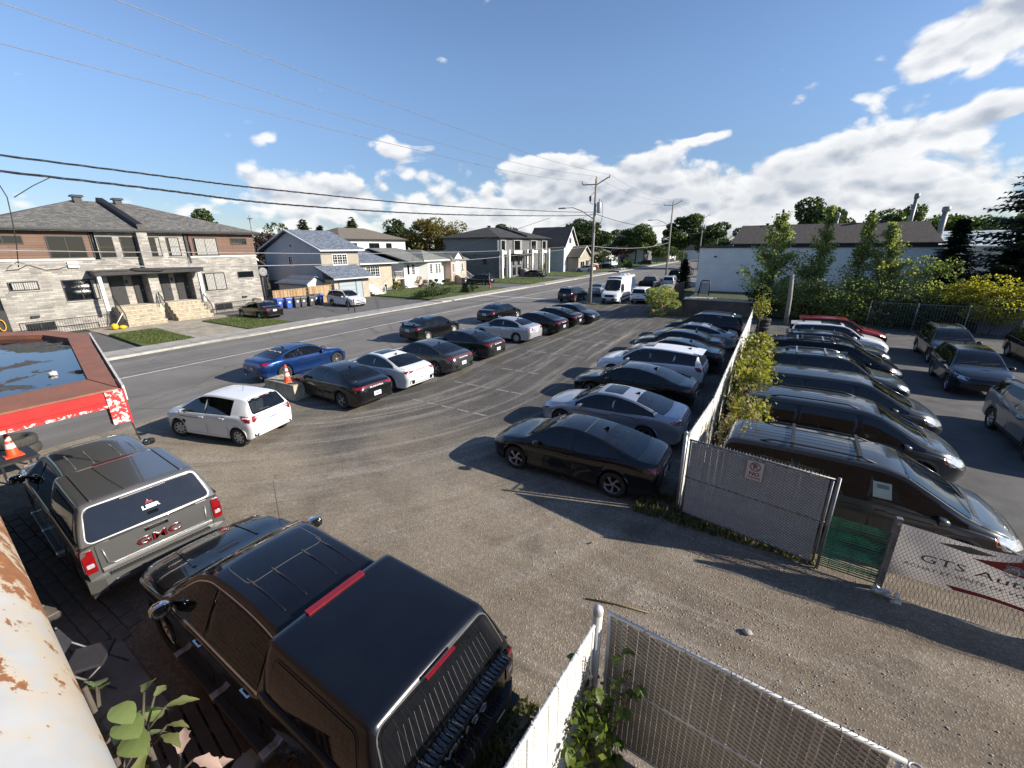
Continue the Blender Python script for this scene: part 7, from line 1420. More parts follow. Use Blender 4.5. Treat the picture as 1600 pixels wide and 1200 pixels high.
def vinyl():
    m, nt, b = nodes('vinyl'); k = NT(nt); c = k.mix(k.rng(k.noise(k.wcoord(), 3, 4), .3, .7), (.58, .54, .52), (.68, .64, .62)); k.l(c, b.inputs['Base Color']); b.inputs['Roughness'].default_value = .5
    tr = k.n('ShaderNodeBsdfTranslucent'); k.l(c, tr.inputs[0]); x = k.n('ShaderNodeMixShader'); x.inputs[0].default_value = .35; k.l(b.outputs[0], x.inputs[1]); k.l(tr.outputs[0], x.inputs[2]); k.l(x.outputs[0], nt.nodes['Material Output'].inputs['Surface']); return m
def banner():
    t = thing('vinyl_banner', 'pale vinyl banner with a red roof mark behind black netting', 'banner', (2.45, 8.42, 0)); nx, nz = 46, 10; x0, x1 = 2.47, 6.6; V = []
    def P_(u, v, off=0.0):
        x = x0 + (x1 - x0) * u; top = 1.40 - .05 * u - .07 * math.sin(PI * min(1, u * 2.2)) ; bot = .36 - .05 * u; z = bot + (top - bot) * v; y = 8.40 - .05 * u + .035 * math.sin(9 * u + 2.2 * v) * (1 - .4 * v) + .02 * math.sin(23 * u + 5 * v) + .10 * (1 - v) ** 2 * math.sin(3.0 * u + .4); return Vector((x, y - off, z))
    V = [P_(i / nx, j / nz) for i in range(nx + 1) for j in range(nz + 1)]; F = [(i * (nz + 1) + j, (i + 1) * (nz + 1) + j, (i + 1) * (nz + 1) + j + 1, i * (nz + 1) + j + 1) for i in range(nx) for j in range(nz)]; m = MB(); m.add(V, F, 0, True); put('sheet', m, vinyl(), t, True)
    def flat(name, poly, mat, off=.006, n=18):
        m = MB(); b = []
        for i in range(len(poly)):
            p, q = Vector(poly[i]), Vector(poly[(i + 1) % len(poly)]); b += [tuple(p + (q - p) * k / n) for k in range(n)]
        r = delaunay_2d_cdt([Vector(p) for p in b], [(i, (i + 1) % len(b)) for i in range(len(b))], [], 1, 1e-5); m.add([P_(p.x, p.y, off) for p in r[0]], [tuple(f) for f in r[2]], 0, True); return put(name, m, mat, t, True)
    red = plain('banner_red', (.33, .022, .028), .5); grey = plain('banner_grey', (.17, .165, .16), .5); ink = plain('banner_ink', (.12, .10, .095), .5); U = lambda x: (x - x0) / (x1 - x0)
    flat('red_roof_mark', [(U(3.42), .77), (U(3.92), .90), (U(3.93), .97), (U(4.0), .965), (U(4.55), .76), (U(4.0), .64)], red); flat('grey_roof_mark', [(U(3.0), .86), (U(3.35), .965), (U(3.66), .92), (U(3.36), .83)], grey); flat('red_stripe', [(U(3.28), .10), (U(6.4), .06), (U(6.4), -.0), (U(3.4), .02)], red)
    c = P_(U(3.86), .70, .012); m = MB(); m.lathe([(.062, -.004), (.082, -.004), (.082, .0), (.062, .0)], 20, c, 'Y'); put('emblem', m, M['plate'], t, True)
    def word(txt, x, v, size, sx, mat, bold):
        me = text_mesh(txt, size, .001, mat, bold, 'lettering', sx)
        for vv in me.vertices: u = U(x + vv.co.x); p = P_(min(max(u, 0), 1), v + vv.co.y / 1.03, .010 + vv.co.z); vv.co = p - t.location
        put('lettering', me, None, t)
    word('GTS Auto', 3.52, .50, .21, 1.55, grey, .0); word("ACHAT ET VENTE DE VOITURES D'OCCASION", 4.0, .30, .100, 1.25, grey, .0)
    net = plain('black_netting', (.05, .052, .048), .7); m = MB()
    def N_(u, v): p = P_(u, (v - .12) / .88 if v > .12 else 0, .02); z = p.z if v > .12 else P_(u, 0).z * (v / .12); return Vector((p.x, p.y - .03 - (.22 * (1 - v / .12) * (.4 + u) if v < .12 else 0), z + (.05 if v > .97 else 0)))
    K, Q = 74, 22
    for k in range(-Q, K + Q):
        for sd in (1, -1):
            pts = []
            for j in range(Q + 1):
                u = (k + sd * j * .5 + (0 if sd > 0 else Q * .0)) / K
                if 0 <= u <= 1: pts.append(N_(u, j / Q))
            if len(pts) > 2: m.tube(pts, .0026, 3, cap=False, sm=False)
    put('netting', m, net, t, True)['kind'] = 'stuff'
    for x in (4.55,): m = MB(); m.tube([(x, 8.36, -.1), (x, 8.36, 1.42)], .025, 8); put('post', m, M['galv_old'], t, True)
    r = thing('plastic_sheeting', 'crumpled white plastic at the foot of the banner', 'rubbish', (2.55, 8.25, 0)); m = MB()
    for i in range(9): m.ball((random.uniform(-.16, .16), random.uniform(-.08, .08), random.uniform(.02, .12)), (random.uniform(.03, .09), random.uniform(.02, .05), random.uniform(.02, .05)), 9, 7, jit=.55)
    put('sheeting', m, plain('white_plastic', (.66, .66, .64), .4, var=.1), r)
banner()
# ---- utility poles and wires
M['pole_wood'] = plain('pole_wood', (.26, .24, .20), .92, var=.25, scale=3, bump=.4, bscale=16)
def utility_pole(label, x, y, h, gear=True, lamp=True, lean=0.0):
    t = thing('utility_pole', label, 'utility pole', (x, y, 0), 0, 'utility poles along the street'); L_ = lambda z: lean * z / h; m = MB(); m.tube([(0, 0, -.2), (L_(h * .5), 0, h * .5), (L_(h), 0, h)], [.165, .14, .10], 12); put('pole', m, M['pole_wood'], t); T = L_(h)
    m = MB(); m.tube([(T, 0, h - .5), (T - 1.35, 0, h - .45), (T - 1.45, 0, h - .30)], [.05, .05, .05], 6); m.tube([(T, 0, h - .55), (T + 1.15, 0, h + .02), (T + 1.35, 0, h + .06)], [.05, .05, .05], 6); put('cross_arm', m, M['dark_metal'], t)
    for px, pz in ((T - 1.45, h - .28), (T, h), (T + 1.32, h + .08)): m = MB(); m.lathe([(.02, 0), (.06, .03), (.035, .07), (.06, .11), (.03, .16), (.045, .2), (.001, .24)], 8, (px, 0, pz)); put('insulator', m, plain('porcelain', (.22, .20, .19), .3), t)
    if gear:
        m = MB(); m.lathe([(.001, -.02), (.20, 0), (.22, .04), (.22, .92), (.18, 1.0), (.001, 1.05)], 16, (.48, -.05, h - 3.1)); tr = put('transformer', m, plain('transformer_grey', (.40, .41, .41), .5, metal=.2, var=.1), t); m = MB(); m.bar((.1, 0, h - 2.4), (.35, 0, h - 2.4), .06); m.bar((.1, 0, h - 2.9), (.35, 0, h - 2.9), .06); m.tube([(.48, -.05, h - 2.05), (.50, -.05, h - 1.8)], .035, 6); put('bracket', m, M['dark_metal'], tr)
        m = MB(); m.tube([(.68, 0, h - 2.0), (.85, 0, h - 2.6), (.80, 0, h - 3.8), (.45, 0, h - 4.3), (.1, 0, h - 4.1)], .022, 5); m.tube([(-.1, 0, h - 1.2), (-.65, .05, h - 1.6), (-.50, .05, h - 2.1), (-.15, 0, h - 2.3)], .022, 5); m.tube([(.1, 0, h - 3.9), (.5, 0, h - 4.6), (.2, 0, h - 4.9)], .022, 5); put('jumper_cable', m, M['rubber'], t); m = MB(); m.cbox(-.55, -.40, -.06, .06, h - 2.0, h - 1.5, .02); put('fuse_cutout', m, M['dark_metal'], t)
    if lamp:
        m = MB(); zz = h * .70; m.tube([(-.12, 0, zz), (-1.3, 0, zz + .75), (-2.3, 0, zz + 1.12), (-3.1, 0, zz + 1.12)], [.045, .04, .035, .03], 7); a = put('lamp_arm', m, M['galv_old'], t); m = MB(); m.cbox(-3.85, -3.05, -.15, .15, zz + 1.05, zz + 1.18, .05); put('lamp_head', m, plain('lamp_grey', (.25, .25, .25), .5), a)
    m = MB()
    for z in (2.2, h * .48, h * .52): m.lathe([(.15, -.03), (.17, 0), (.15, .03)], 12, (L_(z), 0, z))
    put('band', m, M['galv_old'], t)['kind'] = 'stuff'; return t
utility_pole('nearest utility pole with a transformer and street lamp', -15.86, 42.9, 12.0, lean=.05); utility_pole('second utility pole up the street with a street lamp arm', -15.35, 78.0, 12.6, False, True); utility_pole('third utility pole beside the warehouse end', -15.5, 116, 12.6, True, False); utility_pole('farthest utility pole up the street', -15.5, 152, 12.6, False, False)
M['phone_cable'] = plain('phone_cable', (.26, .26, .26), .5, var=.2)
def wires():
    def run(name, label, pts, r, seg=10, twist=False):
        P_ = [Vector(p) for p in pts]; out = []
        for i in range(len(P_) - 1):                             # smooth through the points
            p0, p1, p2, p3 = P_[max(i - 1, 0)], P_[i], P_[i + 1], P_[min(i + 2, len(P_) - 1)]
            for k in range(seg):
                u = k / seg; out.append(.5 * ((2 * p1) + (p2 - p0) * u + (2 * p0 - 5 * p1 + 4 * p2 - p3) * u * u + (3 * p1 - p0 - 3 * p2 + p3) * u ** 3))
        out.append(P_[-1]); t = thing(name, label, 'cable', out[0]); m = MB()
        if twist:
            for ph in (0, 2.1, 4.2): m.tube([p + Vector((math.cos(i * 1.1 + ph) * r * .9, 0, math.sin(i * 1.1 + ph) * r * .9)) for i, p in enumerate(out)], r * .55, 4)
            o = put('strand', m, M['rubber'], t, True); o['kind'] = 'stuff'
        else: m.tube(out, r, 5); put('strand', m, M['phone_cable'] if 'telephone' in name else M['rubber'] if r > .02 else M['galv_old'], t, True)
        return t
    X = -15.9; sag = lambda y0, y1, z0, z1, s, x0=X, x1=X, n=9: [(x0 + (x1 - x0) * k / n, y0 + (y1 - y0) * k / n, z0 + (z1 - z0) * k / n - s * 4 * (k / n) * (1 - k / n)) for k in range(n + 1)]
    run('power_wire', 'lowest of the three thin wires at the top of the poles', [(X - 1.45, -14, 11.6), (X - 1.3, -4, 10.75), (X - .3, 8, 10.38), (X, 15.6, 10.33), (X - .9, 30, 10.9), (X - 1.45, 42.9, 11.85)], .011); run('power_wire', 'middle of the three thin wires at the top of the poles', [(X, -14, 12.4), (X, -4, 11.5), (X, 8.1, 11.0), (X, 15.7, 10.91), (X, 30, 11.3), (X, 42.9, 12.2)], .011); run('power_wire', 'highest of the three thin wires at the top of the poles', [(X + 1.3, -14, 12.5), (X + 1.3, -4, 11.8), (X + 1.3, 8.1, 11.5), (X + 1.3, 15.7, 11.45), (X + 1.3, 30, 11.6), (X + 1.35, 42.9, 12.25)], .011)
    run('supply_cable', 'upper twisted cable sagging along the street', [(X, -14, 8.6), (X, -4, 8.1), (X, 5.8, 7.87), (X, 10.5, 7.82), (X, 20, 7.96), (X, 35.5, 8.6), (X, 42.8, 9.0)], .020, 24, True); run('supply_cable', 'lower twisted cable with a splice and hanging drop', [(X, -14, 8.4), (X, -4, 7.8), (X, 5.7, 7.5), (X, 10.5, 7.35), (X, 19.9, 7.53), (X, 35, 8.25), (X, 42.8, 8.75)], .023, 24, True)
    run('telephone_cable', 'upper pale telephone cable crossing in front of the houses', [(X, -14, 6.4), (X, 2.9, 5.80), (X, 6.9, 5.70), (X, 15, 5.54), (X, 26.9, 5.57), (X, 42.8, 5.9)], .012); tc = run('telephone_cable', 'lower telephone cable with a black splice case', [(X, -14, 6.0), (X, 2.8, 5.48), (X, 6.8, 5.26), (X, 14.9, 5.12), (X, 23.6, 5.10), (X, 42.8, 5.8)], .015)
    m = MB(); m.tube([(X, 5.25, 5.26), (X, 5.35, 5.24), (X, 5.95, 5.20), (X, 6.05, 5.20)], [.02, .06, .06, .02], 8); put('splice_case', m, M['rubber'], tc, True); m = MB(); m.tube([(X, 3.2, 7.5), (X + .02, 3.3, 7.0), (X + .1, 3.25, 6.6), (X, 3.2, 6.0), (X - .05, 3.1, 5.4)], .011, 5); m.tube([(X, 4.2, 7.55), (X + .05, 3.8, 7.3), (X + .1, 3.4, 7.0)], .010, 5); put('drop_cable', m, M['rubber'], tc, True)
    for nm, lb, z0, z1, x0 in (('power_wire', 'left top wire between the first two poles', 11.9, 12.4, -1.45), ('power_wire', 'middle top wire between the first two poles', 12.2, 12.8, 0), ('power_wire', 'right top wire between the first two poles', 12.3, 12.9, 1.35)): run(nm, lb, sag(42.9, 78, z0, z1, .8, X + x0, -15.35 + x0), .012, 2)
    run('supply_cable', 'twisted cable between the first two poles', sag(42.9, 78, 8.9, 9.2, .7, X, -15.35), .03, 3); run('telephone_cable', 'telephone cable between the first two poles', sag(42.9, 78, 5.8, 6.3, .5, X, -15.35), .03, 3)
    run('power_wire', 'top wire between the second and third pole', sag(78, 116, 12.8, 12.8, .9, -15.4, -15.5), .014, 2); run('supply_cable', 'lower cable between the second and third pole', sag(78, 116, 9.0, 9.0, .9, -15.4, -15.5), .03, 2); run('power_wire', 'top wire between the third and last pole', sag(116, 152, 12.8, 12.8, .9, -15.5, -15.5), .014, 2)
    run('service_drop', 'service wire from the lamp pole to the dark duplex', sag(42.9, 75, 8.9, 7.6, .4, X, -44), .016, 2); run('service_drop', 'service wire from the cable to the white bungalow', sag(33, 49.5, 8.0, 4.6, .3, X, -46), .016, 2); run('service_drop', 'service wire from the lamp pole to the cream house', sag(42.9, 99, 8.7, 6.0, .8, X, -42), .016, 2)
wires()
def small_pole():
    t = thing('wooden_pole', 'short leaning wooden pole in front of the poplars', 'pole', (1.62, 38, 0)); m = MB(); m.tube([(0, 0, -.2), (-.05, 0, 2), (-.17, 0, 3.7)], [.17, .15, .13], 10); put('pole', m, M['pole_wood'], t); m = MB(); m.bar((-.17, 0, 3.55), (1.0, 0, 3.95), .04); put('arm', m, M['dark_metal'], t)
    t = thing('utility_pole', 'thin wooden pole behind the end of the pale duplex', 'utility pole', (-64, 36, 0)); m = MB(); m.tube([(0, 0, 0), (0, 0, 10.2)], [.15, .1], 8); put('pole', m, M['pole_wood'], t); m = MB(); m.bar((-.6, 0, 9.8), (.6, 0, 9.8), .09); put('cross_arm', m, M['dark_metal'], t)
small_pole()
# ---- red canopy roof at the left
def red_canopy():
    SC = 0.697
    rust = None; m_, nt, b = nodes('weathered_red'); k = NT(nt); w = k.wcoord(); n1 = k.noise(w, 2.2, 6, .65); n2 = k.noise(w, 14, 5, .7); k.l(k.mix(k.rng(n1, .35, .7), k.mix(k.rng(n2, .3, .7), (.235, .085, .05), (.32, .14, .085)), (.19, .09, .065)), b.inputs['Base Color']); b.inputs['Roughness'].default_value = .8; k.l(k.bump(n2, .4, .01), b.inputs['Normal'])
    red = plain('red_fascia', (.44, .022, .022), .45, var=.12, scale=3); pl, nt, b = nodes('peeling_red'); k = NT(nt); w = k.wcoord(); n = k.noise(w, 9, 6, .7, .5); f = k.rng(n, .49, .53); k.l(k.mix(f, (.38, .028, .028), (.66, .64, .60)), b.inputs['Base Color']); b.inputs['Roughness'].default_value = .7; k.l(k.bump(f, .5, .01), b.inputs['Normal'])
    t = thing('red_canopy', 'low flat canopy roof with red fascia, worn parapet and a puddle', 'canopy', (-14, 3, 0)); z = 3.5
    O = [(-13.66, -3.0), (-13.66, 3.62), (-25.2, 5.80), (-27.9, 4.1), (-27.9, -3.0)]; I = [(-15.15, -3.0), (-15.15, 3.42), (-23.7, 5.1), (-26.6, 3.75), (-26.6, -3.0)]
    I = [(-14.85, -3.0), (-15.28, 3.50), (-23.4, 5.18), (-25.2, 4.9), (-26.6, 3.9), (-26.6, -3.0)]; O = [(-13.66, -3.0), (-13.66, 3.62), (-23.8, 5.86), (-26.0, 5.5), (-27.9, 4.15), (-27.9, -3.0)]
    O = [(x * SC, y * SC) for x, y in O]; I = [(x * SC, y * SC) for x, y in I]
    for i in range(5):                                           # parapet caps, one per side
        a, b_, c, d = O[i], O[i + 1], I[i + 1], I[i]; mb = MB(); mb.prism([a, b_, c, d], z - .20, z + (.012 if i == 1 else .0)); put('parapet_cap', mb, m_, t, True)
    mb = MB(); mb.prism(O, z - .28, z - .205); put('deck', mb, M['black_plastic'], t, True)
    fm, nt, b = nodes('wet_roof'); k = NT(nt); w = k.wcoord(); n = k.noise(w, .95, 4, .6, .5); n2 = k.noise(w, 12, 5, .75); q = k.math('ADD', n, k.math('MULTIPLY', n2, .16)); wet = k.rng(q, .645, .615); moss = k.rng(k.noise(w, .6, 3), .56, .68)
    grit = k.mix(k.rng(n2, .3, .7), (.030, .028, .026), (.10, .092, .082)); grit = k.mix(moss, grit, (.05, .055, .025)); k.l(k.mix(wet, grit, (.012, .013, .015)), b.inputs['Base Color']); k.l(k.rng(wet, 0, 1, .9, .03), b.inputs['Roughness']); k.l(k.bump(k.math('MULTIPLY', n2, k.math('SUBTRACT', 1.0, wet)), .8, .03), b.inputs['Normal'])
    mb = MB(); mb.add([(x, y, z - .11) for x, y in I], [tuple(range(6))]); put('roof_surface', mb, fm, t, True)
    mb = MB(); mb.box(-9.51, -9.47, -3, 2.30, z - .255, z - .03); put('fascia', mb, red, t, True); mb = MB(); mb.box(-9.485, -9.45, -3, 2.30, z - .19, z - .17); put('fascia_lip', mb, red, t, True); mb = MB(); mb.box(-9.515, -9.475, -3, 2.34, z - .31, z - .258); put('lower_fascia', mb, pl, t, True)
    mb = MB(); mb.box(-9.61, -9.455, 2.31, 2.54, z - .62, z - .02); put('corner_plate', mb, pl, t, True); mb = MB(); mb.ext([(-9.455, 2.542, z - .66), (-9.455, 2.542, z - .03), (-10.39, 2.734, z - .03), (-10.39, 2.734, z - .26), (-9.575, 2.567, z - .26), (-9.56, 2.564, z - .66)], (.0, .03, 0)); put('side_fascia', mb, red, t, True)
    mb = MB(); mb.ext([(-9.53, 2.577, z - .25), (-9.53, 2.577, z + .02), (-16.63, 4.145, z + .02), (-16.63, 4.145, z - .25)], (0, .035, 0)); put('white_edge', mb, plain('old_white_edge', (.58, .57, .53), .7, var=.25, scale=5), t, True); mb = MB(); mb.tube([(-9.48, 2.55, z - .65), (-9.42, 2.58, z - 1.0)], .012, 5); put('loose_wire', mb, M['rubber'], t, True)
    for x, y in ((-12.0, -1.6), (-17.5, -1.6)): mb = MB(); mb.tube([(x, y, 0), (x, y, z - .4)], .10, 10); put('column', mb, M['red_canopy_post'] if 'red_canopy_post' in M else red, t, True)
    r = thing('plastic_scrap', 'scrap of white plastic lying on the wet canopy roof', 'rubbish', (-12.2, 2.3, z - .10)); mb = MB()
    for i in range(4): mb.ball((random.uniform(-.12, .12), random.uniform(-.07, .07), .02), (.09, .05, .03), 8, 6, jit=.45)
    put('scrap', mb, plain('white_plastic', (.66, .66, .64), .4), r)
red_canopy()
# ---- cones, blocks, tyres
def cone(x, y, z, label, h=.72, rot=0.0):
    t = thing('traffic_cone', label, 'traffic cone', (x, y, z), rot, 'orange traffic cones'); o_ = plain('cone_orange', (.62, .075, .020), .5, var=.15, scale=6); w_ = plain('cone_white', (.66, .66, .64), .4, var=.1); R0 = .135; f = lambda u: R0 * (1 - u) + .028 * u; m = MB(); m.lathe([(f(0), .03), (f(1), h), (f(1) * .6, h + .005), (.001, h - .01)], 20); put('body', m, o_, t); m = MB(); m.cbox(-.18, .18, -.18, .18, 0, .035, .012); put('base', m, o_, t)
    for a, b in ((.30, .50), (.62, .78)): m = MB(); m.lathe([(f(a) + .003, .03 + a * (h - .03)), (f(b) + .003, .03 + b * (h - .03))], 20); put('reflective_band', m, w_, t)
def tyre_thing(x, y, z, label, group, Rw=.34, w=.24, tilt=0.0):
    t = thing('tyre', label, 'tyre', (x, y, z), random.uniform(0, 6), group); m = MB(); h = w / 2; m.lathe([(Rw * .60, -h * .8), (Rw * .62, -h), (Rw * .9, -h), (Rw, -h * .6), (Rw, h * .6), (Rw * .9, h), (Rw * .62, h), (Rw * .60, h * .8), (Rw * .64, 0), (Rw * .60, -h * .8)], 28)
    for j in range(28): a = 2 * PI * j / 28; m.obox((math.cos(a) * (Rw + .002), math.sin(a) * (Rw + .002), 0), (.008, .05, w * .5), a)
    o = put('carcass', m, plain('old_tyre', (.045, .043, .04), .85, var=.4, scale=6), t); o.location.z = h; return t
def block():
    t = thing('concrete_block', 'weathered concrete block with a traffic cone on it', 'concrete block', (-16.45, 9.55, 0), R(4)); m = MB(); m.ext([(-.95, -.42, 0), (.95, -.42, 0), (.86, -.36, .62), (-.90, -.36, .66)], (0, .84, 0)); me = m.mesh('block', [plain('block_concrete', (.36, .32, .235), .95, var=.45, scale=2.2, bump=.9, bscale=9)])
    bm = bmesh.new(); bm.from_mesh(me); bmesh.ops.subdivide_edges(bm, edges=bm.edges[:], cuts=7, use_grid_fill=True)
    for v in bm.verts: v.co += Vector((random.uniform(-1, 1), random.uniform(-1, 1), random.uniform(-.6, .6))) * .014
    bm.to_mesh(me); bm.free(); put('block', me, None, t); cone(-16.30, 9.50, .63, 'orange cone with two white bands on the concrete block', .70)
    t = thing('concrete_block', 'small dark concrete lump behind the cone block', 'concrete block', (-17.75, 9.95, 0)); m = MB(); m.ball((0, 0, .12), (.5, .35, .2), 9, 6, jit=.15); put('lump', m, M['concrete_dark'], t)
block()
tyre_thing(-18.5, 2.35, 0, 'worn tyre lying under the red canopy beside the cone', None, .42, .28); tyre_thing(-18.5, 2.33, .28, 'upper worn tyre of the pair under the red canopy', None, .42, .26)
def stand():
    t = thing('low_table', 'low dark table carrying the tilted orange cone', 'table', (-16.75, 1.95, 0)); m = MB(); m.cbox(-.55, .55, -.38, .38, .50, .56, .01); put('table_top', m, M['black_plastic'], t)
    for x in (-.48, .48):
        for y in (-.32, .32): m = MB(); m.bar((x, y, 0), (x, y, .5), .05); put('leg', m, M['black_metal'], t)
    cone(-16.72, 1.95, .56, 'orange cone standing on the low table under the canopy', .70)
stand()
for i in range(4): tyre_thing(.15 + random.uniform(-.04, .04), 33.6 + random.uniform(-.04, .04), i * .26, ['bottom tyre of the stack beside the fence end', 'second lowest tyre of the stack beside the fence end', 'third tyre up in the stack beside the fence end', 'top tyre of the stack beside the fence end'][i], 'stacked tyres', .40, .25)
def bin_(x, y, mat, label, group, rz=0.0):
    t = thing('wheelie_bin', label, 'wheelie bin', (x, y, .046), rz, group); m = MB(); v = [(-.24, -.24, .06), (.24, -.24, .06), (.24, .24, .06), (-.24, .24, .06), (-.30, -.29, .95), (.30, -.29, .95), (.30, .29, .95), (-.30, .29, .95)]; m.add(v, [(3, 2, 1, 0), (0, 1, 5, 4), (1, 2, 6, 5), (2, 3, 7, 6), (3, 0, 4, 7), (4, 5, 6, 7)]); m.box(-.34, .34, -.32, .32, .93, .97); put('tub', m, mat, t); m = MB(); m.ext([(-.35, -.32, .972), (.36, -.32, .972), (.33, -.32, 1.05), (-.35, -.32, 1.09)], (0, .64, 0)); put('lid', m, mat, t); m = MB(); m.bar((-.40, -.26, 1.0), (-.40, .26, 1.0), .035); put('handle', m, mat, t)
    for y_ in (-.26, .26): m = MB(); m.lathe([(.001, -.025), (.11, -.025), (.12, 0), (.11, .025), (.001, .025)], 14, (-.26, y_, .12), 'Y'); put('wheel', m, M['rubber'], t)
    m = MB(); m.box(.275, .285, -.10, .10, .55, .75); put('sticker', m, M['plate'], t)
bb = plain('bin_blue', (.030, .10, .42), .45, var=.12); bg_ = plain('bin_grey', (.07, .073, .078), .5, var=.15)
for i, (x, y, mm, lb, gp) in enumerate(((-41.3, 24.5, bb, 'blue bin nearest the black sedan, first of the row', 'blue wheelie bins'), (-41.2, 25.45, bb, 'blue bin second from the black sedan', 'blue wheelie bins'), (-41.0, 26.2, bg_, 'grey bin next to the blue bins', 'grey wheelie bins'), (-40.9, 26.85, bg_, 'middle one of three grey bins', 'grey wheelie bins'), (-40.7, 27.6, bg_, 'grey bin beside the end of the board fence', 'grey wheelie bins'), (-41.4, 29.2, bb, 'blue bin behind the white crossover with its lid up', 'blue wheelie bins'), (-41.5, 28.7, bg_, 'dark round bin behind the white crossover', 'grey wheelie bins'), (-42.0, 56.0, bg_, 'grey bin left of the black suv at the dark duplex', 'grey wheelie bins'), (-42.0, 56.8, bg_, 'second grey bin at the dark duplex driveway', 'grey wheelie bins'))): bin_(x, y, mm, lb, gp, random.uniform(-.1, .1))
def board_fence(label, a, b, h, mats, w=.14, gap=.012, z0=0.0, cap=True, group=None):
    t = thing('board_fence', label, 'fence', (a[0], a[1], z0), 0, group); A, d, n, L_ = fence_frame(a, b); az = math.atan2(d.y, d.x); k = int(L_ / (w + gap)); ms = []
    for m_ in mats: m = MB(); m.box(-w / 2, w / 2, -.011, .011, 0, h); ms.append(m.mesh('board', [m_]))
    for i in range(k): p = d * ((i + .5) * (w + gap)); o = put('board', random.choice(ms), None, t); o.location = (p.x, p.y, random.uniform(-.02, .02)); o.rotation_euler = (0, random.uniform(-.012, .012), az + random.uniform(-.03, .03))
    for z in (.35, h - .3): m = MB(); q = d * L_ - n * .0; m.bar(Vector((0, 0, z)) + n * .045, q + Vector((0, 0, z)) + n * .045, .06, .09); put('rail', m, mats[0], t)
    if cap: m = MB(); m.bar((0, 0, h + .03), d * L_ + Vector((0, 0, h + .03)), .11, .04); put('cap_rail', m, mats[-1], t)
wd = [plain('fence_board_%s' % c, v, .85, var=.3, scale=3) for c, v in (('tan', (.34, .22, .115)), ('brown', (.25, .155, .085)), ('pale', (.40, .28, .16)))]; wb_ = [plain('old_board_%s' % c, v, .9, var=.3, scale=3) for c, v in (('red', (.16, .085, .065)), ('brown', (.20, .135, .10)))]
board_fence('tan board fence behind the blue wheelie bins', (-42.2, 24.6), (-42.2, 28.4), 1.75, wd); board_fence('sunlit board fence next to the white crossover', (-42.3, 28.6), (-42.3, 31.6), 1.85, wd); board_fence('short board fence between the two white houses', (-46.3, 44.9), (-46.3, 46.4), 1.8, wd); board_fence('old brown board fence leading up to the white warehouse', (-8.8, 39.2), (-8.4, 54), 1.75, wb_, w=.19, cap=True)
def retaining():
    t = thing('retaining_wall', 'low brown concrete wall behind the last parked suv', 'wall', (-2, 41, 0)); m = MB(); m.box(-6.2, -.4, 40.9, 41.2, -.1, 1.2); put('wall', m, plain('brown_concrete', (.14, .10, .08), .9, var=.35, scale=1.6, bump=.5), t, True); m = MB(); m.cbox(-6.3, -.3, 40.8, 41.3, 1.202, 1.30, .02); put('coping', m, M['concrete'], t, True); sheet('earth_bank_behind_wall', [rect(-6.3, 12.5, 41.2, 51)], 1.12, M['field'], th=1.0); bpy.data.objects['earth_bank_behind_wall'].name = 'terrace'
    t = thing('metal_frame', 'dark metal frame leaning against the white warehouse', 'frame', (-5.3, 46, 1.12)); m = MB(); m.tube([(-.52, 0, 0), (-.36, .1, 1.25), (-.24, .1, 1.40), (.30, .1, 1.40), (.42, .1, 1.25), (.46, 0, 0)], .06, 7); put('frame', m, M['black_metal'], t); m = MB(); m.ext([(-.40, .06, .1), (-.30, .12, 1.2), (.34, .12, 1.2), (.38, .06, .1)], (0, .03, 0)); put('board', m, plain('frame_board', (.36, .37, .38), .7), t)
    for i in range(6): t = thing('plank', 'loose pale plank, ' + ['first', 'second', 'third', 'fourth', 'fifth', 'sixth'][i] + ' from the street on the brown wall', 'plank', (-6.0 + i * .36, 43.2, 1.16), R(35 + 6 * i), 'loose planks'); m = MB(); m.cbox(-.6, .6, -.06, .06, 0, .04, .008); put('plank_board', m, M['concrete'], t)
retaining()
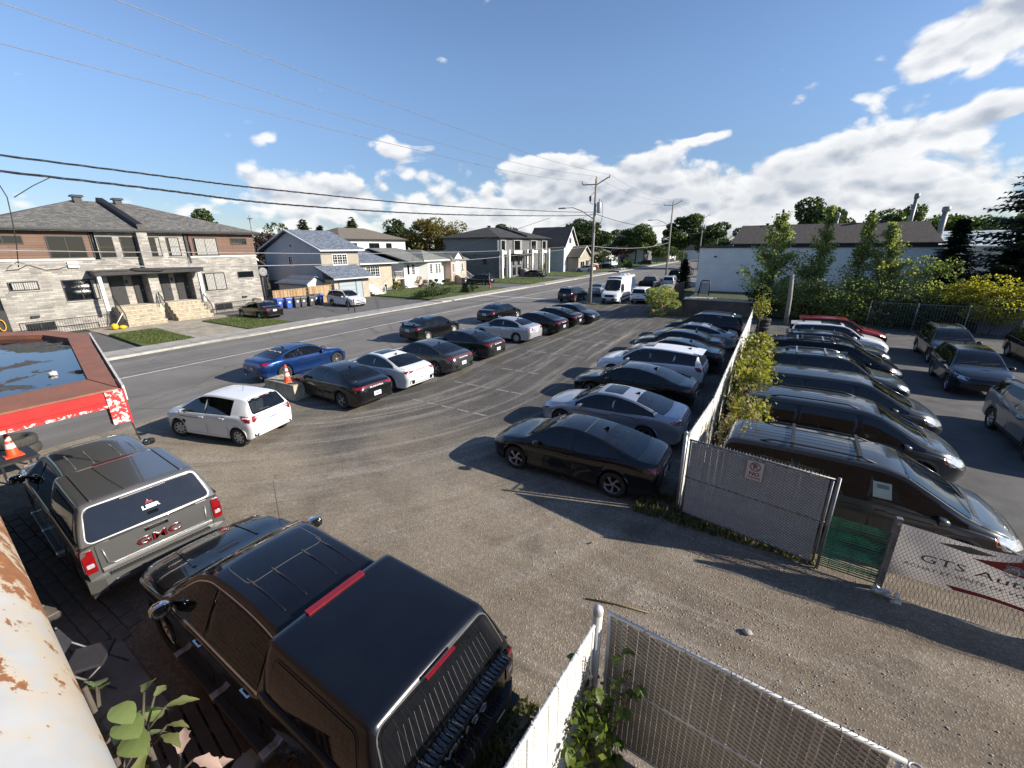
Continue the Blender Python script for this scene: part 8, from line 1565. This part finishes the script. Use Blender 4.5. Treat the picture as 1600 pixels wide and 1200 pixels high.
def bits():
    t = thing('satellite_dish', 'grey satellite dish at the corner of the pale duplex', 'dish', (-46.2, 26.3, 0)); m = MB(); m.lathe([(.001, 0), (.25, .03), (.42, .10), (.44, .11), (.42, .12), (.001, .03)], 20, (0, 0, 0), 'X'); o = put('dish', m, plain('dish_grey', (.20, .20, .21), .5), t); o.location = (.0, 0, 3.45); m = MB(); m.tube([(-.1, 0, 3.4), (-.3, 0, 2.2), (-.3, 0, 0)], .035, 6); put('arm', m, M['galv_old'], t)
    t = thing('snow_shovel', 'yellow garden tool with a pale handle at the foot of the duplex steps', 'tool', (-42.0, 12.1, 0)); y_ = plain('tool_yellow', (.66, .43, .02), .45, var=.15); m = MB(); m.ball((0, -.1, .25), (.28, .24, .24), 10, 7, jit=.12); m.ball((.1, .35, .16), (.22, .26, .15), 10, 7, jit=.12); put('tool_head', m, y_, t); m = MB(); m.tube([(0, 0, .35), (-.05, .62, 1.2)], .03, 6); put('handle', m, M['white_trim'], t)
    t = thing('hose_coil', 'coil of orange yellow hose hanging at the left end of the duplex', 'hose', (-44.3, 7.0, 0)); m = MB(); pts = []
    for i in range(60): a = i * .62; pts.append((.06 * math.sin(i), .16 * math.cos(a) - .1, .95 + .38 * math.sin(a))); 
    m.tube(pts, .03, 5); put('hose', m, plain('hose_orange', (.62, .33, .03), .5), t); m = MB(); m.box(-.2, -.05, -.5, .3, .1, 1.9); put('dark_door', m, M['door_dark'], t)
    t = thing('hydrant', 'red marker post with a hydrant on the lawn edge', 'hydrant', (-34.7, 52.4, .1)); m = MB(); m.lathe([(.16, 0), (.16, .08), (.11, .1), (.11, .55), (.14, .58), (.12, .68), (.001, .76)], 12); m.lathe([(.001, -.2), (.07, -.2), (.07, .2), (.001, .2)], 8, (0, 0, .42), 'Y'); put('body', m, plain('hydrant_red', (.30, .05, .04), .5), t); m = MB(); m.tube([(-.1, 0, 0), (-.1, 0, 2.15)], .03, 6); put('marker_post', m, M['galv_old'], t)
    for x, y, lb in ((-40.2, 28.4, 'black post of the rope barrier nearest the board fence'), (-34.5, 27.3, 'middle black post between the two driveways'), (-32.9, 26.7, 'black post between the driveways nearest the pavement')):
        t = thing('barrier_post', lb, 'post', (x, y, .04), 0, 'black posts between the driveways'); m = MB(); m.bar((0, 0, 0), (0, 0, 1.2), .07); m.box(-.05, .05, -.05, .05, 1.2, 1.23); put('post', m, M['black_metal'], t)
    t = thing('barrier_rail', 'thin black rail joining the posts between the driveways', 'rail', (-40.2, 28.4, 0)); m = MB(); m.bar((-40.2, 28.4, 1.12), (-34.5, 27.3, 1.12), .035); m.bar((-34.5, 27.3, 1.12), (-32.9, 26.7, 1.12), .035); put('rail', m, M['black_metal'], t, True)
    t = thing('folding_chair', 'dark folding chair in the shade below the parapet', 'chair', (-7.25, .78, 0.02), R(-35)); m = MB(); m.cbox(-.22, .22, -.22, .22, .44, .475, .01); put('seat', m, plain('chair_grey', (.035, .035, .042), .6), t); m = MB(); m.ext([(-.22, -.24, .62), (.22, -.24, .62), (.22, -.32, .88), (-.22, -.32, .88)], (0, .025, 0)); put('backrest', m, plain('chair_grey', (.035, .035, .042), .6), t)
    for sx in (-.23, .23): m = MB(); m.tube([(sx, .26, 0), (sx, -.24, .6), (sx, -.33, .9)], .013, 6); put('leg', m, M['galv_old'], t); m = MB(); m.tube([(sx * .9, -.28, 0), (sx * .9, .20, .45)], .013, 6); put('leg', m, M['galv_old'], t)
    t = thing('wooden_crate', 'old wooden pallet lying beside the black pickup', 'pallet', (-5.15, 1.08, .02), R(-8)); wd_ = plain('old_wood', (.075, .052, .038), .9, var=.4, scale=4)
    for i in range(6): m = MB(); y = -.36 + i * .145; m.cbox(-.62, .62, y - .06, y + .06, .10, .125, .004); put('plank', m, wd_, t)
    for x in (-.55, 0, .55): m = MB(); m.cbox(x - .05, x + .05, -.42, .42, 0, .10, .004); put('bearer', m, wd_, t)
    t = thing('kerb_slab', 'pale concrete slab beside the pallet', 'slab', (-4.35, 1.18, 0), R(-62)); m = MB(); m.cbox(-.55, .55, -.14, .14, 0, .12, .015); put('slab_body', m, M['concrete'], t)
    t = thing('flower_pot', 'red plant pot under the pale pink leaves', 'pot', (-1.95, .36, 2.85)); m = MB(); m.lathe([(.001, 0), (.10, 0), (.15, .30), (.165, .30), (.165, .34), (.14, .34), (.13, .28), (.001, .27)], 18); put('pot', m, plain('pot_red', (.30, .02, .02), .5), t); m = MB(); m.bar((0, -.3, -.02), (0, .1, -.02), .3, .03); put('bracket', m, M['black_metal'], t)
    t = thing('stick', 'thin dry stick lying on the gravel', 'stick', (-1.35, 5.75, .015), R(14)); m = MB(); m.tube([(-.55, 0, 0), (0, .02, .01), (.5, -.01, 0)], [.012, .014, .008], 6); put('stem', m, M['leaf_dry'], t)
    t = thing('dry_leaf', 'curled pale leaf lying on the gravel', 'leaf', (-2.3, 7.0, .02)); m = MB(); m.tube([(-.06, 0, 0), (0, .02, .02), (.05, .05, .01)], [.004, .02, .004], 6); put('blade', m, M['leaf_dry'], t)
    for x, y, s, lb in ((.55, 6.25, .075, 'largest pale stone on the open gravel'), (.30, 5.35, .06, 'pale stone nearer the low gate'), (.75, 4.35, .055, 'flat stone just behind the near gate rail')): t = thing('stone', lb, 'stone', (x, y, 0)); m = MB(); m.ball((0, 0, s * .35), (s, s * .8, s * .5), 9, 6, jit=.12); put('stone_body', m, M['concrete'], t)
bits()
# ---- the two big pickups in front
def build_front_trucks():
    B, H, t, cp, gate, rg = mk_truck('satin', 'chrome', 'chrome')
    t.location = (-11.42, 2.40, 0); t.rotation_euler = (0, 0, R(176.0)); recolor(t, M['truck_grey'])
    tag(t, 'grey pickup truck with a matching canopy and red lettering on its tailgate', 'pickup truck', 'pickups with canopies')
    redm = plain('badge_red', (0.20, 0.01, 0.015), 0.35, metal=.3); x = B.ray('rear', 0, 1.1)[0].x - .024
    for dx, me, b in ((0, M['chrome'], .006), (-.004, redm, .0)):
        put_text('GMC', .185, me, gate, (x + dx, 0, 1.075), (0, -1, 0), (0, 0, 1), .005, b, 1.55)
    for y0, y1 in ((-.74, .74),):                            # pressed panel in the tailgate
        m = MB(); pts = [(x + .002, -.72, 1.24), (x + .002, -.70, .98), (x + .002, -.62, .93), (x + .002, .62, .93), (x + .002, .70, .98), (x + .002, .72, 1.24)]; m.tube(pts, .016, 6); put('pressed_rib', m, M['truck_grey'], gate)
    m = MB(); m.obox((x - .002, 0, 1.27), (.03, .32, .055)); put('handle', m, M['gloss_black'], gate); m = MB(); m.obox((x - .02, 0, 1.275), (.02, .22, .02)); put('latch', m, M['black_plastic'], gate)
    m = MB(); m.bar((x - .002, -.78, .885), (x - .002, .78, .885), .03, .035); put('trim_bar', m, M['satin'], gate)
    q = H.ray('rear', 0, 1.60)[0]; wm = plain('badge_white', (.8, .8, .8), .4); nrm = (Vector((0, 0, 1)) - Vector((-.23, 0, 0))).normalized()
    q2 = H.ray('rear', 0, 1.70)[0]; up = (q2 - q).normalized()
    put_text('LEER', .085, wm, rg, (q.x - .030, -.02, 1.60), (0, -1, 0), up, .002, .004, 1.35)
    m = MB(); X_ = lambda z: H.ray('rear', 0, z)[0].x - .026; m.ext([(X_(zz_), yy_, zz_) for yy_, zz_ in ((.04, 1.655), (-.07, 1.655), (-.06, 1.685), (-.02, 1.69), (0, 1.72), (.02, 1.69))], (-.006, 0, 0)); put('emblem', m, M['red_lens'], rg)
    m = MB(); m.obox((H.ray('rear', 0, 1.50)[0].x - .024, -.02, 1.50), (.03, .14, .045)); put('canopy_latch', m, M['gloss_black'], rg)
    m = MB(); zz = H.ray('top', -2.70, 0)[0].z; m.obox((-2.715, -.0, zz + .012), (.05, .62, .022)); put('brake_light', m, M['satin'], cp)
    m = MB(); m.obox((-1.10, -.02, 1.955), (.07, .60, .016)); put('brake_light', m, plain('dull_red_lens', (.09, .006, .008), .3, coat=1), cp)
    m = MB(); m.tube([(-1.15, .30, 1.957), (-1.9, .26, 1.958), (-2.6, .20, 1.958)], .004, 4); put('cable', m, M['seam'], cp)
    for sg in (1, -1): m = MB(); m.box(-2.60, -1.06, *sorted((sg * .60, sg * .635)), 1.945, 1.962); put('roof_ridge', m, M['truck_grey'], cp)
    # black one
    B, H, t, cp, gate, rg = mk_truck('chrome', 'chrome', 'chrome')
    t.location = (-4.94, 2.42, 0); t.rotation_euler = (0, 0, R(177.4)); recolor(t, M['black_truck'])
    tag(t, 'glossy black pickup truck with a black canopy and a ribbed strip along its tailgate', 'pickup truck', 'pickups with canopies')
    p = rnd([(-.10, -.50), (.52, -.50), (.52, .50), (-.10, .50)], .12)
    edge = panel(B, p, 'top', .002, 'sunroof_seal', plain('seal_grey', (.10, .11, .12), .5), t, 1, .1); panel(B, grow(p, -.010), 'top', .004, 'sunroof', M['black_truck'], t, 1, .1)
    m = MB(); z = H.ray('top', -1.2, 0)[0].z
    m.obox((-1.13, .02, z + .008), (.085, .74, .03)); put('brake_light', m, plain('deep_red_lens', (.19, .008, .013), .25, coat=1), cp)
    zz = H.ray('top', -2.66, 0)[0].z; m = MB(); m.obox((-2.745, .0, zz + .010), (.035, .40, .02)); put('brake_light', m, M['red_lens'], cp)
    df = MB()                                                  # heater wires on the rear glass
    for k in range(19):
        y = -.64 + k * .071; a, b = H.ray('rear', y, 1.50)[0], H.ray('rear', y * .93, 1.76)[0]
        if a and b: df.bar(a + Vector((-.019, 0, 0)), b + Vector((-.019, 0, 0)), .0018, .0018)
    put('heater_wire', df, M['satin'], rg)
    x = B.ray('rear', 0, 1.1)[0].x
    for k in range(30):                                         # ribs on the tailgate top cap
        y = -.76 + k * 1.52 / 29; m = MB(); m.ext([(x - .10, y - .014, 1.36), (x - .10, y - .014, 1.374), (x - .03, y + .008, 1.392), (x + .035, y - .014, 1.396), (x + .035, y - .014, 1.37)], (0, .024, 0)); put('cap_rib', m, plain('rib_plastic', (.06, .063, .068), .28), gate)
    m = MB(); m.ext([(x - .115, -.79, 1.32), (x - .115, -.79, 1.358), (x + .05, -.79, 1.380), (x + .05, -.79, 1.32)], (0, 1.58, 0)); put('tailgate_cap', m, M['black_plastic'], gate)
    put_text('SILVERADO', .13, M['chrome'], gate, (x - .026, .0, 1.0), (0, -1, 0), (0, 0, 1), .005, .002, 1.35)
    m = MB(); m.ext([(x - .03, -.15, 1.16), (x - .03, -.05, 1.16), (x - .03, -.05, 1.20), (x - .03, .05, 1.20), (x - .03, .05, 1.16), (x - .03, .15, 1.16), (x - .03, .13, 1.11), (x - .03, .05, 1.11), (x - .03, .05, 1.08), (x - .03, -.05, 1.08), (x - .03, -.05, 1.11), (x - .03, -.13, 1.11)], (.008, 0, 0)); put('badge', m, M['chrome'], gate)
    m = MB(); q = B.ray('top', .60, .55)[0]; m.obox((q.x, q.y, q.z + .02), (.07, .05, .045)); put('antenna_fin', m, M['gloss_black'], t)
    m = MB(); m.tube([(2.05, -.93, 1.16), (2.03, -.95, 1.95)], .004, 4); put('antenna', m, M['black_plastic'], t)
build_front_trucks()

# ---- every other vehicle: one of each kind, then copies
P = {}
def place(kind, x, y, deg, colour, label, cat='car', group=None, name=None):
    if kind not in P:
        mk = MAKERS[kind]; P[kind] = r = mk(); fresh = True
    else:
        r = copy_tree(P[kind]); fresh = False
    if name: r.name = name
    elif fresh is False: pass
    r.location = (x, y, 0); r.rotation_euler = (0, 0, R(deg)); tag(r, label, cat)
    if group: r['group'] = group
    elif 'group' in r: del r['group']
    recolor(r, M[colour]); return r
MAKERS = {
    'elantra': mk_elantra, 'elantra_sun': lambda: mk_elantra(True), 'corolla': mk_corolla, 'coupe': mk_coupe, 'hatch': mk_yaris,
    'spoiler': lambda: mk_spoiler_sedan(P['corolla']),
    'suv': lambda: mk_suv(suv_spec()), 'suvglass': lambda: mk_suv(suv_spec(), rail=False, roof_glass=(-.75, .12, .46)),
    'crossover': lambda: mk_suv(suv_spec(1.01, .975, wheel='five', rear_slant=.55), rail=False, cladding=False, roof_glass=(-.15, .22, .40)),
    'suvbars': lambda: mk_suv(suv_spec(1.03, 1.03, tumble=.34, wheel='ten'), rail=True, bars=(-1.3, -.35), rmat='satin'),
    'suvlow': lambda: mk_suv(suv_spec(.98, .96), rail=False, spoiler=True), 'minivan': lambda: mk_minivan(), 'minivanbars': lambda: mk_minivan((-1.12, .02)), 'minivanplain': lambda: mk_minivan((), False),
    'evoque': lambda: mk_suv(suv_spec(1.0, .98, tumble=.46, wheel='five', belt=[(-2.3, 1.20), (-1.5, 1.19), (-.3, 1.08), (1.0, .98), (1.8, .90), (2.3, .6)]), rail=True, rmat='black_plastic'),
    'mpv': lambda: mk_suv(suv_spec(.96, .96, tumble=.46, wheel='ten'), rail=False, cladding=False), 'van': mk_van, 'truck': lambda: mk_truck('satin', None, None, False)[2],
    }
g2 = 'cars parked with their noses to the street'; g3 = 'cars backed against the slatted fence'; g4 = 'vehicles beyond the slatted fence'; g1 = 'cars parked along the street edge'; g5 = 'cars in the driveways across the street'; g6 = 'vehicles parked further up the street'
# second row, noses towards the street
e = place('elantra', -14.42, 10.52, 177, 'black_paint', 'black sedan with white plate parked beside the concrete block and cone', group=g2)
place('elantra_sun', -14.38, 12.93, 177.5, 'white_paint', 'white sedan with its nose to the street, dark sunroof', group=g2)
place('elantra', -14.20, 15.62, 178, 'dark_grey', 'mid grey sedan directly beside the white sedan of its row', group=g2)
place('elantra', -14.30, 18.85, 178, 'charcoal', 'charcoal sedan between the grey sedan and the silver sedan', group=g2)
place('corolla', -14.40, 23.62, 177, 'silver', 'silver sedan with wheel covers facing the street', group=g2)
place('elantra', -13.92, 26.70, 178, 'black_paint', 'black sedan next to the silver sedan with wheel covers', group=g2)
place('elantra', -13.90, 29.55, 178, 'black_paint', 'black sedan second beyond the silver sedan, before the one facing the lot', group=g2)
place('corolla', -13.35, 31.90, -3, 'black_paint', 'dark sedan at the row end facing into the lot', group=g2)
place('hatch', -14.72, 6.36, 192.5, 'white_paint', 'white hatchback with turned front wheels and a roof aerial', group=None)
# first row along the street
place('coupe', -19.45, 12.10, 91, 'blue_paint', 'metallic blue two door coupe parked along the street', group=g1)
place('spoiler', -19.25, 21.75, 90, 'black_paint', 'black sedan with a tall rear wing at the street edge', group=g1)
place('corolla', -18.65, 29.60, 89, 'black_paint', 'black sedan at the street edge beyond the winged sedan', group=g1)
place('suvlow', -18.60, 44.85, 88, 'black_paint', 'black suv stopped at the street edge near the utility pole', group=g1)
place('corolla', -17.9, 51.8, 90, 'warm_silver', 'grey sedan partly hidden behind the nearer utility pole', group=g6)
# third row, tails to the fence
place('elantra', -3.78, 9.78, 179, 'black_paint', 'nearest black sedan beside the no parking gate', group=g3)
place('elantra_sun', -3.80, 12.88, 179, 'silver_blue', 'silver sedan with dark sunroof between two black sedans', group=g3)
place('elantra', -3.98, 16.10, 179, 'black_paint', 'black sedan between the silver sunroof sedan and the white crossover', group=g3)
place('crossover', -4.02, 19.00, 179, 'white_paint', 'white crossover with dark sunroof in the fence row', group=g3)
place('elantra', -3.62, 21.95, 179, 'black_paint', 'black sedan right behind the white crossover of the fence row', group=g3)
place('corolla', -3.78, 24.40, 179, 'charcoal', 'dark sedan second behind the white crossover of the fence row', group=g3)
place('elantra_sun', -3.40, 27.20, 179, 'silver_blue', 'grey sedan with sunroof next to the last suv of its row', group=g3)
place('suv', -3.25, 29.95, 179, 'navy', 'dark suv with roof rails at the far end of the fence row', group=g3)
# fourth row behind the fence
place('minivanbars', 2.12, 10.58, -3, 'granite', 'grey minivan with two black cross bars behind the banner', 'minivan', g4, 'minivan')
place('minivan', 2.30, 14.06, -2.5, 'granite', 'grey minivan with roof rails but no cross bars', 'minivan', g4, 'minivan')
place('minivanplain', 2.58, 17.00, -2, 'charcoal', 'dark minivan with a bare roof, third from the banner', 'minivan', g4, 'minivan')
place('suvbars', 2.72, 20.35, -2, 'dark_grey', 'dark grey suv with roof bars next to the bare roofed minivan', 'suv', g4)
place('suvbars', 2.85, 23.15, -2, 'navy', 'dark blue suv with roof bars, the farther one', 'suv', g4)
place('suvlow', 3.30, 26.20, -2, 'charcoal', 'charcoal suv between the barred suv and the white suv', 'suv', g4)
place('suvglass', 3.65, 29.00, -2, 'white_paint', 'white suv with a long glass roof panel', 'suv', g4)
place('suvlow', 4.15, 32.00, -2, 'red_paint', 'dark red suv in front of the poplars', 'suv', g4)
# right-hand side of the yard
place('suv', 8.55, 30.35, -92, 'charcoal', 'dark suv facing the camera below the yellow shrub', 'suv'); place('mpv', 7.92, 24.75, -93, 'navy', 'dark blue people carrier facing the camera with bright headlamps')
place('evoque', 7.82, 17.75, -91, 'warm_silver', 'silver suv with a rising window line, half out of view', 'suv'); place('suv', 12.45, 31.3, -92, 'black_paint', 'black suv in the shade beside the corrugated wall', 'suv')
# up the street
place('van', -14.05, 46.95, -90, 'white_paint', 'tall white cargo van with black lower trim and roof rack', 'van', g6, 'cargo_van'); place('crossover', -11.45, 47.35, 90, 'white_paint', 'white crossover parked tail first next to the cargo van', 'car', g6)
place('van', -17.9, 58.5, -90, 'white_paint', 'second white van partly hidden behind the tall cargo van', 'van', g6, 'cargo_van'); place('truck', -13.75, 60.6, 90, 'black_paint', 'black pickup truck with an open bed up the street', 'pickup truck', g6, 'pickup_truck')
place('suvlow', -9.6, 52.2, 90, 'white_paint', 'white suv showing only its roof above the board fence', 'suv', g6); place('suv', -12.3, 66.5, 90, 'silver', 'silver suv parked beyond the black open pickup', 'suv', g6)
place('suvbars', -14.4, 82.5, 90, 'black_paint', 'black suv with roof bars near the farther utility pole', 'suv', g6); place('suvlow', -14.6, 96, 90, 'charcoal', 'charcoal suv behind the black suv near the second pole', 'suv', g6)
place('suvlow', -9.8, 92, 90, 'white_paint', 'white suv seen beside the dark cypress', 'suv', g6); place('corolla', -23.5, 150, 90, 'dark_grey', 'grey car driving far up the street', 'car', g6)
# driveways across
place('corolla', -38.3, 20.95, 180, 'black_paint', 'black sedan on the driveway beside the wheelie bins', group=g5); place('crossover', -37.75, 29.75, -4, 'white_paint', 'white crossover in front of the grey garage door', group=g5)
place('suv', -39.9, 57.4, 180, 'black_paint', 'black suv in the driveway beside the dark duplex', 'suv', g5); place('elantra', -40.2, 77.2, -4, 'charcoal', 'dark sedan beside the leafy sapling at the dark duplex', group=g5)
place('suvlow', -37.6, 97.8, 180, 'white_paint', 'white suv on the driveway of the steep roofed house', 'suv', g5); place('corolla', -40.4, 108, 180, 'red_paint', 'small red car on a driveway behind the hedge', group=g5)
place('corolla', -37.6, 113.5, 2, 'charcoal', 'dark car beside the leafy hedge up the street', group=g5); place('suvlow', -34.5, 141, 180, 'black_paint', 'black suv far along the left pavement', 'suv', g5)
